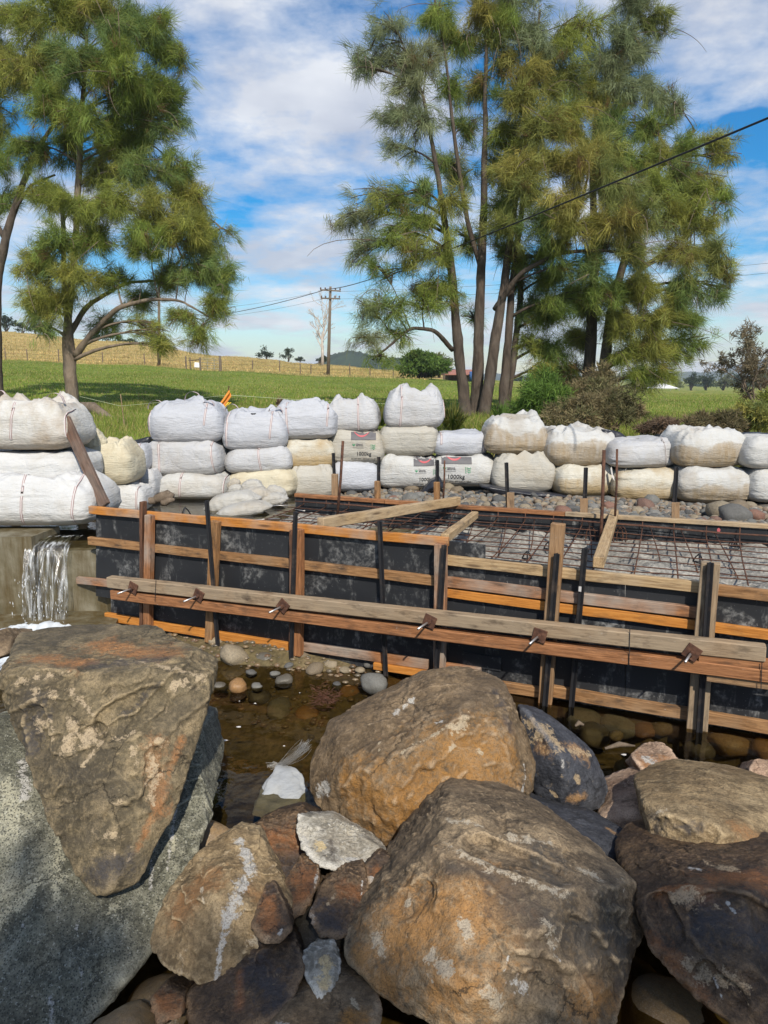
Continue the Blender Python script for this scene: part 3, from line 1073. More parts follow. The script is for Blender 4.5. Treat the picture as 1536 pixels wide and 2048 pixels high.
# droplets thrown off the fall
mb = MB()
for k in range(110):
    t = .4 + .6 * random.random()
    x = xa - .05 + (xb - xa + .1) * random.random()
    y = WEIR_Y - .05 - .30 * math.sqrt(t) - random.random() * .12
    z = .80 - .80 * t ** 1.3 + random.uniform(-.03, .03)
    r = random.uniform(.0015, .004); L = r * random.uniform(3, 7)
    mb.add([(x - r, y, z), (x + r, y, z), (x, y - r, z), (x, y, z + L), (x, y, z - L)], [(0, 2, 3), (2, 1, 3), (1, 0, 3), (2, 0, 4), (1, 2, 4), (0, 1, 4)])
m = NT('water drops'); M['drop'] = m.done((0.75, 0.78, 0.8), 0.15)
obj('water_spray', mb.mesh('water_spray'), M['drop'], label='spray of drops around the spilling water', cat='spray', kind='stuff', base=False)
# churned white water below
nu, nv = 90, 34
V = []
xL, xR = at_z(-10, 1225, .03).x, at_z(205, 1240, .03).x
for j in range(nv):
    for i in range(nu):
        x = xL + (xR - xL) * i / (nu - 1)
        y = 5.9 + (WEIR_Y - .12 - 5.9) * j / (nv - 1)
        V.append((x, y, 0))
V = np.array(V)
ctr = np.array([(xa + xb) / 2, WEIR_Y - .55, 0])
dd = np.sqrt(((V[:, 0] - ctr[0]) / 1.0) ** 2 + ((V[:, 1] - ctr[1]) / .55) ** 2)
V[:, 2] = .012 + (.10 * np.abs(fbm(V * 5, 4, 61)) + .07 * fbm(V * 9, 3, 66) + .05) * np.exp(-dd ** 2)
idx = np.arange(nu * nv).reshape(nv, nu)
Q = np.stack([idx[:-1, :-1].ravel(), idx[:-1, 1:].ravel(), idx[1:, 1:].ravel(), idx[1:, :-1].ravel()], 1)
cen = V[Q].mean(1)
dq = np.sqrt(((cen[:, 0] - ctr[0] - .15) / 1.0) ** 2 + ((cen[:, 1] - ctr[1] + .2) / .6) ** 2) + .45 * fbm(cen * 3, 4, 70)
Q = Q[dq < 1.5]
me = mesh_np('white_water', V, Q, True)
fo = np.exp(-(np.sqrt(((V[:, 0] - ctr[0] - .15) / 1.15) ** 2 + ((V[:, 1] - ctr[1] + .25) / .75) ** 2)) ** 2.0)
me.attributes.new('foamy', 'FLOAT', 'POINT').data.foreach_set('value', fo.astype(np.float32))
obj('white_water', me, M['water_foam'], kind='structure', base=False)
# foam flecks drifting on the pool
mb = MB()
fl = [(443, 1372), (482, 1402), (512, 1409), (600, 1384), (450, 1480), (432, 1579), (570, 1493), (480, 1455), (1250, 1512)]
for (px, py) in fl:
    p = at_z(px + random.uniform(-4, 4), py + random.uniform(-3, 3), 0.004)
    r = random.choice([.004, .006, .008, .014])
    n = 9
    ph = random.random() * 6
    ring = [(p.x + r * (1 + .3 * math.sin(3 * t + ph)) * math.cos(t) * 1.3, p.y + r * .9 * math.sin(t), .004) for t in [2 * math.pi * k / n for k in range(n)]]
    mb.add(ring + [(p.x, p.y, .010)], [(i, (i + 1) % n, n) for i in range(n)])
obj('foam_flecks', mb.mesh('foam_flecks'), M['strap_w'], label='small white foam flecks drifting on the dark pool', cat='foam', kind='stuff', base=False)

# ---------------------------------------------------------------- far hills
def hill(name, pts, Y0, depth, seed):
    """forested ridge: crest given as (px, py) at distance Y0"""
    P = [at_y(px, py, Y0) for px, py in pts]
    xs = np.linspace(P[0].x, P[-1].x, 150)
    crest = np.interp(xs, [p.x for p in P], [p.z for p in P])
    prof = [(-1.0, 0.0), (-.75, .3), (-.5, .62), (-.25, .88), (0, 1.0), (.4, .8), (1.0, 0.0)]
    V = []
    for (d, h) in prof:
        for i, x in enumerate(xs):
            V.append((x, Y0 + d * depth, -12 + (crest[i] + 12) * h))
    V = np.array(V)
    V[:, 2] += np.where(V[:, 2] > -10, 1, 0) * (fbm(V * (9.0 / Y0 * 3), 4, seed) * Y0 * .006 + np.abs(fbm(V * (60.0 / Y0 * 3), 2, seed + 4)) * Y0 * .004)
    idx = np.arange(len(V)).reshape(len(prof), len(xs))
    Q = np.stack([idx[:-1, :-1].ravel(), idx[:-1, 1:].ravel(), idx[1:, 1:].ravel(), idx[1:, :-1].ravel()], 1)
    obj(name, mesh_np(name, V, Q, True), M['hill'], kind='structure', base=False)


hill('forested_hill', [(480, 775), (600, 745), (660, 720), (700, 703), (740, 712), (800, 718), (860, 722), (920, 742), (990, 772)], 750, 160, 3)
hill('distant_hills', [(700, 765), (900, 752), (990, 748), (1010, 746), (1040, 752), (1100, 758), (1200, 756), (1300, 750), (1370, 748), (1430, 748), (1480, 738), (1536, 722), (1650, 700), (1800, 710), (2100, 740)], 2200, 500, 7)
hill('wooded_rise', [(1330, 782), (1400, 768), (1480, 762), (1540, 752), (1640, 745), (1800, 750), (2000, 785)], 420, 70, 11)

# ---------------------------------------------------------------- front formwork
FWK = empty('formwork_wall', WB0, 'long front formwork wall of black plywood braced with orange and weathered timbers', 'formwork')


def rail(name, a, b, h, t0, t1, mat, **kw):
    """horizontal timber on the front wall between pixels a and b, from t0 to t1 metres proud of the plywood"""
    mid = (t0 + t1) / 2
    return beam(name, fw(*a, mid), fw(*b, mid), UP, h, t1 - t0, M[mat], FWK, **kw)


def stud(name, a, b, w, t0, t1, mat, **kw):
    mid = (t0 + t1) / 2
    return beam(name, fw(*a, mid), fw(*b, mid), WT, w, t1 - t0, M[mat], FWK, **kw)


def ply(poly_px, off=0.0, th=0.018):
    P = [fw(px, py, off) for px, py in poly_px]
    n = len(P)
    B = [p - WN * th for p in P]
    Fc = [tuple(range(n)), tuple(reversed(range(n, 2 * n)))] + [(i, n + i, n + (i + 1) % n, (i + 1) % n) for i in range(n)]
    o = bpy.data.objects.new('plywood_sheet', mesh_np('plywood_sheet', [p - P[0] for p in P + B], Fc))
    ang = math.atan2(WT.y, WT.x)
    Rm = Matrix.Rotation(-ang, 4, 'Z')
    o.data.transform(Matrix.Rotation(R(-90), 4, 'X') @ Rm)       # texture axes: x along the wall, y up it
    o.matrix_world = Matrix.Translation(P[0]) @ Matrix.Rotation(ang, 4, 'Z') @ Matrix.Rotation(R(90), 4, 'X')
    loc, rot, sc = o.matrix_world.decompose()
    o.location, o.rotation_euler = loc, rot.to_euler()
    o.data.materials.append(M['ply'])
    col.objects.link(o)
    adopt(o, FWK)
    return o


# plywood sheets, butted
ply([(192, 1020), (192, 1192), (300, 1210), (300, 1030)])
ply([(222, 1196), (222, 1248), (300, 1262), (300, 1212)])
ply([(301, 1030), (301, 1262), (594, 1312), (594, 1058)])
ply([(595, 1058), (595, 1312), (884, 1362), (884, 1084)])
ply([(885, 1081), (885, 1363), (970, 1378), (970, 1090)])
ply([(971, 1116), (971, 1378), (1250, 1424), (1250, 1148)])
ply([(1251, 1148), (1251, 1424), (1600, 1484), (1600, 1194)])
ply([(1601, 1195), (1601, 1485), (1900, 1545), (1900, 1240)])
# upper sheets lap: a thin strip patch low on the wall
ply([(925, 1304), (925, 1330), (1002, 1343), (1002, 1316)], off=0.014, th=0.012)
ply([(752, 1302), (752, 1322), (846, 1340), (846, 1318)], off=0.014, th=0.012)

# rails tight on the plywood
rail('top_plate', (180, 1019), (897, 1083), .078, .002, .047, 'wood_orange', label='smooth bright orange top plate')
rail('rail', (178, 1081), (872, 1161), .082, .002, .047, 'wood_tan')
rail('rail', (155, 1160), (300, 1175), .075, .002, .047, 'wood_red')
rail('bottom_plate', (212, 1233), (578, 1293), .085, .002, .047, 'wood_orange')
rail('bottom_plate', (601, 1291), (857, 1329), .085, .002, .047, 'wood_red')
rail('bottom_plate', (748, 1331), (853, 1347), .060, .028, .068, 'wood_orange', bev=.003)
rail('bottom_plate', (892, 1334), (962, 1345), .085, .002, .047, 'wood_red')
rail('bottom_plate', (900, 1357), (1085, 1385), .085, .002, .047, 'wood_tan')
rail('bottom_plate', (1100, 1380), (1380, 1427), .092, .002, .047, 'wood_tan')
rail('bottom_plate', (1404, 1431), (1800, 1498), .092, .002, .047, 'wood_tan')
rail('rail', (894, 1119), (1398, 1175), .082, .002, .047, 'wood_pale')
rail('rail', (1408, 1177), (1800, 1222), .082, .002, .047, 'wood_tan')
rail('rail', (892, 1163), (1397, 1224), .085, .002, .047, 'wood_red')
rail('rail', (892, 1184), (1800, 1303), .074, .002, .042, 'wood_orange', label='bright orange rail along the lower section')

# studs standing over the rails
st_list = [((300, 1030), (297, 1262), .075, 'wood_red'), ((287, 1003), (285, 1258), .035, 'wood_bark'),
           ((431, 1042), (421, 1284), .085, 'wood_tan'), ((597, 1058), (596, 1310), .088, 'wood_red'), ((586, 1060), (584, 1308), .030, 'wood_bark'),
           ((881, 1087), (880, 1362), .095, 'wood_red'),
           ((1116, 1047), (1090, 1410), .105, 'wood_tan'), ((1413, 1124), (1383, 1462), .075, 'wood_grey'), ((1433, 1126), (1407, 1462), .050, 'wood_grey')]
for a, b, w, mt in st_list:
    stud('stud', a, b, w, .049, .122, mt)

# double whaler clamped over the studs
rail('whaler', (219, 1163), (1531, 1306), .112, .178, .268, 'wood_grey', label='grey weathered upper whaler beam', bev=.008)
rail('whaler', (226, 1187), (1560, 1352), .092, .178, .264, 'wood_red', label='reddish lower whaler beam', bev=.006)
rail('packer', (1397, 1313), (1600, 1336), .062, .180, .255, 'wood_red')
rail('packer', (1413, 1351), (1600, 1376), .062, .178, .24, 'wood_tan')

# wire ties round the whalers
for px, pa, pb in ((312, 1160, 1203), (1260, 1252, 1330), (1524, 1325, 1378)):
    a, b = fw(px, pa, .272), fw(px - 2, pb, .272)
    mb = MB().tube([a, (a + b) / 2 + WN * .002, b], .003, 5)
    obj('wire_tie', mb.mesh('wire_tie'), M['wire'], FWK)

# plate washers and tie rods
for px, py, ang in ((266, 1176, 20), (397, 1191, 25), (566, 1212, 38), (859, 1243, 18), (1079, 1271, 12), (1384, 1305, 28)):
    c = fw(px, py, .276)
    y = (UP * math.cos(R(ang)) + WT * math.sin(R(ang))).normalized()
    x = y.cross(WN)
    s = .052
    w = beam('washer_plate', c - WN * .006, c + WN * .006, y, 2 * s, 2 * s, M['rust'], FWK, bev=.002)
    d = (WN + Vector((0, 0, -.10)) + WT * -.25).normalized()
    mb = MB()
    V, Fc = tube_data([c - WN * .02, c + d * .17], .0085, 8)
    mb.add(V, Fc)
    rod = obj('tie_rod', mb.mesh('tie_rod', True), M['rod'], w)
    V, Fc = tube_data([c + WN * .006, c + WN * .03], .018, 6)
    obj('nut', MB().add(V, Fc).mesh('nut'), M['rust'], w)


# steel star pickets: three-finned section
def picket(pa, pb, label, group='star pickets bracing the front formwork', r=.024, name='steel_picket'):
    pa, pb = Vector(pa), Vector(pb)
    d = (pa - pb).normalized()
    a = d.cross(WN).normalized()
    b = a.cross(d)
    sec = []
    for k in range(3):
        t = 2 * math.pi * k / 3 + .5
        u = a * math.cos(t) + b * math.sin(t)
        v = -a * math.sin(t) + b * math.cos(t)
        sec += [u * r - v * .005, u * r + v * .005]
        t2 = t + math.pi / 3
        sec += [(a * math.cos(t2) + b * math.sin(t2)) * .008]
    n = len(sec)
    V = [pb + s for s in sec] + [pa + s for s in sec]
    Fc = [(i, (i + 1) % n, n + (i + 1) % n, n + i) for i in range(n)] + [tuple(range(n, 2 * n)), tuple(reversed(range(n)))]
    root = obj(name, mesh_np(name, V, Fc), M['steel'], label=label, cat='steel post', group=group)
    # small hole marks down the flange
    return root


def pk(a, b, off, label, drop=.25):
    pa, pb = fw(*a, off), fw(*b, off)
    pb = pb + (pb - pa).normalized() * drop
    return picket(pa, pb, label)


pk((414, 1001), (436, 1287), .15, 'black steel picket slanting across the second stud of the tall formwork section')
pk((592, 1024), (583, 1325), .15, 'black steel picket standing tight against the third stud of the tall formwork section')
pk((760, 1042), (772, 1348), .095, 'black steel picket standing clear of any stud under the long loose beam')
pk((889, 1090), (872, 1362), .15, 'black steel picket at the stud where the wall steps down')
pk((1114, 1107), (1090, 1410), .15, 'black steel picket fixed to the front of the tall pale stud')
pk((1170, 1096), (1143, 1410), .085, 'black steel picket with a white sticker standing free of the studs')
pk((1421, 1125), (1398, 1466), .145, 'black steel picket sandwiched between two grey studs')
s_ = fw(1160, 1178, .112)
# sticker on the free picket
beam('sticker', s_ - UP * .02, s_ + UP * .02, WT, .02, .002, M['strap_w'], bpy.data.objects['steel_picket.005'], bev=0)

# ---------------------------------------------------------------- rear formwork
RWK = empty('formwork_wall', RB0, 'low rear formwork wall of black plywood with a thin timber cap against the cobbles', 'formwork')
RL = (RB1 - RB0).length + 2.2
for i, (s0, s1) in enumerate(((0, 1.55), (1.552, 3.95), (3.952, RL))):
    a, b = RB0 + RTd * s0, RB0 + RTd * s1
    c0 = Vector((a.x, a.y, .70)) ; c1 = Vector((a.x, a.y, 1.045))
    o = beam('plywood_sheet', Vector((a.x, a.y, .87)), Vector((b.x, b.y, .87)), UP, .36, .018, M['ply'], RWK, bev=0)
for (pa, pb, mt) in (((591, 990), (770, 1002), 'wood_red'), ((771, 1003), (1130, 1027), 'wood_red'), ((1131, 1028), (1536, 1053), 'wood_pale'), ((1537, 1053), (1800, 1071), 'wood_pale')):
    beam('cap_rail', rw(*pa, 0), rw(*pb, 0), UP, .045, .075, M[mt], RWK)
for x, w, y0, y1, (ax, ay), (bx, by), lb in (
        (670, 12, 948, 992, (667, 906), (671, 962), 'at the rear formwork in front of a plain white bag'),
        (755, 11, 962, 1003, (758, 914), (757, 975), 'at the rear formwork before the gap under the peaked bag'),
        (874, 12, 964, 1008, (875, 920), (875, 978), 'at the rear formwork between the two lowest printed bags'),
        (1021, 14, 985, 1022, (1013, 925), (1018, 1000), 'at the rear formwork before the grey gathered bag'),
        (1168, 15, 997, 1032, (1172, 935), (1170, 1012), 'at the rear formwork beside the tall rusty bars'),
        (1351, 15, 1005, 1045, (1353, 933), (1349, 1020), 'at the rear formwork between two pairs of stained bags')):
    off = -.075
    beam('stub_post', rw(x, y0, off), rw(x, y1 + 6, off), RTd, w * mpp(rw(x, y0, off)), .05, M['wood_tan'], RWK)
    picket(rw(ax, ay, -.13), rw(bx, by, -.13) - UP * .25, 'black steel picket ' + lb, 'star pickets behind the rear formwork')

# short red marker on the inner face
c = rw(1437, 1061, .012)
mk = mesh_np('paint_mark', [c + UP * .03, c + UP * .012 + RTd * .018, c - UP * .03 + RTd * .012, c - UP * .035 - RTd * .008, c + UP * .012 - RTd * .015], [(0, 4, 3, 2, 1)])
obj('paint_mark', mk, M['ink_r'], RWK)

# ---------------------------------------------------------------- reinforcing mesh
MESH = empty('reinforcing_mesh', (0.8, 7.2, .93), 'rusty steel reinforcing mesh laid between the two formwork walls', 'rebar mesh')
MZ = .955
depth_in = 2.05


def inw(s, d, z=MZ):
    """s metres along the rear wall from its left end, d metres in front of it"""
    p = RB0 + RTd * s + RN * d
    return Vector((p.x, p.y, z))


k = 0
for d in np.concatenate([[.07, .10, .13, .17], np.arange(.30, 2.0, .22)]):
    s0 = .02 + random.uniform(0, .1)
    zj = MZ + .012 + random.uniform(-.01, .012) + (.05 if d < .2 else 0)
    pts = [inw(s0 + (6.6 - s0) * i / 8, d + .01 * math.sin(i * 2 + d * 9), zj + .012 * math.sin(i * 1.7 + d * 5)) for i in range(9)]
    obj('bar', MB().tube(pts, .0058, 5).mesh('bar', True), M['rust'], MESH)
s = .15
while s < 6.4:
    zj = MZ + random.uniform(-.008, .008)
    a = random.uniform(-.05, .05)
    pts = [inw(s, .05, zj + .10), inw(s, .065, zj + .02), inw(s + a * .3, .3, zj), inw(s + a, 1.1, zj - .01), inw(s + a * 1.5, 1.95, zj)]
    obj('bar', MB().tube(pts, .0066, 5).mesh('bar', True), M['rust'], MESH)
    if random.random() < .45:      # lap bar dipping to the bed
        q = s + random.uniform(.05, .12)
        pts = [inw(q, .06, zj + .05), inw(q + .1, .7, zj - .06), inw(q + .16, 1.2, zj - .13)]
        obj('bar', MB().tube(pts, .0062, 5).mesh('bar', True), M['rust'], MESH)
    s += .31
# bright thin wires at the pond end
for (a, b) in (((530, 1012), (594, 1010)), ((497, 1040), (560, 1037)), ((550, 1027), (600, 1035)), ((585, 1018), (610, 1022))):
    obj('bar', MB().tube([at_z(*a, .95), at_z(*b, .95)], .005, 5).mesh('bar', True), M['rod'], MESH)
# stirrup hoops by the right-hand beam
for px in (1181, 1236, 1243):
    b = rw(px, 1075, .10)
    pts = [b + Vector((math.cos(t) * .05 * RTd.x, math.cos(t) * .05 * RTd.y, math.sin(t) * .12)) for t in np.linspace(-.6, 3.7, 12)]
    obj('stirrup', MB().tube(pts, .006, 5).mesh('stirrup', True), M['rust'], MESH)


def rod(pa, pb, r, label):
    obj('rebar_rod', MB().tube([pa, (pa + pb) / 2 + Vector((.006, 0, 0)), pb], r, 7).mesh('rebar_rod', True), M['rust'], label=label, cat='rebar', group='upright rusty bars')


rod(at_y(686, 882, 7.9), at_y(674, 1040, 7.9), .016, 'rusty upright bar standing at the near end of the long loose beam')
rod(at_y(889, 921, 8.35), at_y(886, 1008, 8.35), .011, 'thin rusty upright bar in front of a printed bag')
rod(at_y(1208, 900, 6.6), at_y(1199, 1118, 6.55), .016, 'tall thick rusty bar tied to the beam that slopes to the lowest wall')
rod(at_y(1234, 898, 7.35), at_y(1230, 1035, 7.3), .012, 'thin rusty bar at the far end of the sloping beam')


# loose timbers bridging the walls
def loose(pa, pb, h, t, mat, label, roll=0):
    return beam('timber_beam', pa, pb, UP, h, t, M[mat], label=label, cat='timber', bev=.006, roll=roll)


fa = fw(640, 1046, -.02); fa.z = 1.255 + .05
loose(at_y(640, 1047, fw(640, 1046).y + .02), rw(916, 1001, -.02), .10, .075, 'wood_pale', 'long pale square beam lying across both formwork walls')
loose(at_y(889, 1077, fw(889, 1077).y + .14), rw(950, 1029, .42), .075, .075, 'wood_pale', 'short pale beam resting on the mesh behind the step in the wall')
loose(at_y(1197, 1126, fw(1197, 1126).y + .05), rw(1229, 1027, -.05), .085, .085, 'wood_pale', 'beam with a cut end running from the low front wall to the rear wall')

# mesh chairs: little black plastic tripods
def mesh_chair(px, py, z, label, s=.05):
    c = at_z(px, py, z)
    mb = MB()
    for k in range(3):
        t = 2 * math.pi * k / 3 + .4
        q = Vector((math.cos(t), math.sin(t), 0))
        mb.tube([c + q * s, c + q * s * .55 + UP * s * .9, c + UP * s * 1.5], .007, 5)
        q2 = Vector((math.cos(t + 2.09), math.sin(t + 2.09), 0))
        mb.tube([c + q * s, c + q2 * s], .006, 5)
    obj('mesh_chair', mb.mesh('mesh_chair'), M['steel'], label=label, cat='bar chair', group='black plastic bar chairs')


mesh_chair(371, 1030, 1.235, 'black bar chair perched on the orange top plate')
mesh_chair(1054, 1118, .90, 'black bar chair on the concrete bed left of the tall pale stud')
mesh_chair(1097, 1098, .90, 'black bar chair just behind the tall pale stud')
mesh_chair(1172, 1104, .98, 'black bar chair on the picket with the sticker', .03)
mesh_chair(1397, 1124, .90, 'black bar chair on the concrete bed by the doubled grey studs')
mesh_chair(1467, 1092, .90, 'black bar chair near the rear wall past the red paint mark')
mesh_chair(1477, 1092, .90, 'black bar chair beside another by the rear wall')

# leaning split plank between the left-hand bags
beam('leaning_plank', at_y(131, 838, 8.35), at_y(210, 1012, 7.75), WT, .13, .05, M['wood_bark'], label='rough dark plank leaning against the bags at the spill', cat='plank', bev=.008)

# ---------------------------------------------------------------- bulk bags
NB_U, NB_V = 96, 64


def bag_mesh(w, d, h, seed, top='flat', sag=0.10, yaw=0.0, tilt=0.0):
    """soft cubic sack, origin at base centre; top: flat | peak | ears | gather | tuft"""
    u = np.linspace(0, 2 * np.pi, NB_U, endpoint=False)
    v = np.linspace(-np.pi / 2, np.pi / 2, NB_V)
    Uu, Vv = np.meshgrid(u, v)
    sp = lambda x, e: np.sign(x) * np.abs(x) ** e
    ev, eh = 0.27, 0.36
    cx = sp(np.cos(Vv), ev) * sp(np.cos(Uu), eh)
    cy = sp(np.cos(Vv), ev) * sp(np.sin(Uu), eh)
    cz = sp(np.sin(Vv), 0.55)
    P = np.stack([cx.ravel(), cy.ravel(), cz.ravel()], 1)
    zz = (P[:, 2] + 1) / 2
    # belly bulges low, corners soften
    bulge = 1 + sag * np.sin(np.pi * np.clip(zz, 0, 1) ** 0.8) - 0.10 * np.clip(zz - .6, 0, 1) ** 1.2 - 0.05 * np.clip(.15 - zz, 0, 1) / .15
    bulge /= (1 + sag)
    P[:, 0] *= bulge * w / 2
    P[:, 1] *= bulge * d / 2
    rr = np.sqrt((P[:, 0] / (w / 2)) ** 2 + (P[:, 1] / (d / 2)) ** 2)
    topm = sstep(0.72, 1.0, zz)
    rs = np.random.default_rng(seed)
    Z = zz * h
    S = seed * 3.1
    PX = np.stack([P[:, 0] / w, P[:, 1] / d, 0 * Z + S], 1)
    ang = np.arctan2(P[:, 1], P[:, 0])
    cr = fbm(PX * 7, 4, seed, ridge=True)
    if top == 'flat':
        Z = Z + topm * h * (0.09 * fbm(PX * 4, 3, seed) + .05 * cr - .05 - .05 * np.clip(1 - rr, 0, 1))
    else:
        n = {'peak': 2, 'ears': 4, 'gather': 7, 'tuft': 4}[top]
        amp = {'peak': .30, 'ears': .24, 'gather': .14, 'tuft': .24}[top]
        # slack cloth sinks inside a crumpled rim
        Z = Z + topm * h * (.05 * np.exp(-((rr - .72) / .2) ** 2) - .16 * np.exp(-(rr / .5) ** 2))
        for k in range(n):
            if top == 'ears':
                a = np.pi / 4 + k * np.pi / 2 + rs.uniform(-.4, .4); r0 = rs.uniform(.5, .72)
            elif top == 'peak':
                a = (np.pi * 1.25 if k == 0 else -.2) + rs.uniform(-.3, .3); r0 = .45 if k == 0 else .6
            elif top == 'tuft':
                a = rs.uniform(0, 6.28); r0 = rs.uniform(.0, .3) if k < 2 else rs.uniform(.4, .7)
            else:
                a = k * 6.28 / n + rs.uniform(-.4, .4); r0 = rs.uniform(.4, .75)
            qx, qy = r0 * math.cos(a) * w / 2, r0 * math.sin(a) * d / 2
            ax = rs.uniform(.8, 2.2); th = rs.uniform(0, 3.1)
            X1, Y1 = (P[:, 0] - qx) / w, (P[:, 1] - qy) / d
            xr, yr = X1 * math.cos(th) + Y1 * math.sin(th), -X1 * math.sin(th) + Y1 * math.cos(th)
            big = 1.5 if (top == 'peak') else 1.0
            g = np.exp(-(np.abs(xr / (.16 * big)) ** 1.3 * ax + np.abs(yr / (.09 * big)) ** 1.3 / ax))
            Z = Z + topm * h * amp * rs.uniform(.6, 1.25) * g
        Z = Z + topm * h * .035 * np.sin(ang * 17 + 4 * fbm(PX * 5, 2, seed)) * np.clip(rr, 0, 1)
        Z = Z + topm * h * .10 * (cr - .3)
    P[:, 2] = Z
    # lumps and compression folds
    side = 1 - topm
    n1 = fbm(np.stack([P[:, 0] * 2.2, P[:, 1] * 2.2, P[:, 2] * 3 + S], 1), 3, seed + 2)
    fold = fbm(np.stack([P[:, 0] * 2.6, P[:, 1] * 2.6, P[:, 2] * 19 + S], 1), 3, seed + 5, ridge=True)
    r = np.sqrt(P[:, 0] ** 2 + P[:, 1] ** 2) + 1e-6
    rad = .046 * n1 + .010 * fold * side * (.5 + .9 * sstep(-.2, .5, vnoise(np.stack([P[:, 0] * 3, P[:, 1] * 3, P[:, 2] * 3 + S], 1), seed)))
    P[:, 0] += P[:, 0] / r * rad * (w / .95)
    P[:, 1] += P[:, 1] / r * rad * (w / .95)
    c, s = math.cos(yaw), math.sin(yaw)
    P[:, :2] = np.stack([P[:, 0] * c - P[:, 1] * s, P[:, 0] * s + P[:, 1] * c], 1)
    P[:, 2] += P[:, 0] * tilt * np.clip(Z / h, 0, 1)
    idx = np.arange(NB_U * NB_V).reshape(NB_V, NB_U)
    i2 = np.roll(idx, -1, axis=1)
    Q = np.stack([idx[:-1].ravel(), i2[:-1].ravel(), i2[1:].ravel(), idx[1:].ravel()], 1)
    return P, Q


def ribbon(path, nrm, width, side):
    V, Fc, mi = [], [], []
    st = (-.5, -.28, .28, .5)
    for p in path:
        for s in st: V.append(Vector(p) + side * (s * width))
    for i in range(len(path) - 1):
        for k in range(3):
            a = i * 4 + k
            Fc.append((a, a + 1, a + 5, a + 4)); mi.append(1 if k != 1 else 0)
    return V, Fc, mi


def text_geo(txt, size):
    cu = bpy.data.curves.new('lettering', 'FONT')
    cu.body = txt
    cu.size = size
    cu.resolution_u = 2
    cu.offset = size * 0.012
    o = bpy.data.objects.new('lettering', cu)
    col.objects.link(o)
    dg = bpy.context.evaluated_depsgraph_get()
    me = bpy.data.meshes.new_from_object(o.evaluated_get(dg))
    V = [(v.co.x, v.co.y) for v in me.vertices]
    Fc = [tuple(p.vertices) for p in me.polygons]
    bpy.data.objects.remove(o); bpy.data.curves.remove(cu); bpy.data.meshes.remove(me)
    return V, Fc


GROUP_BAGS = 'bulk bags of the coffer dam'


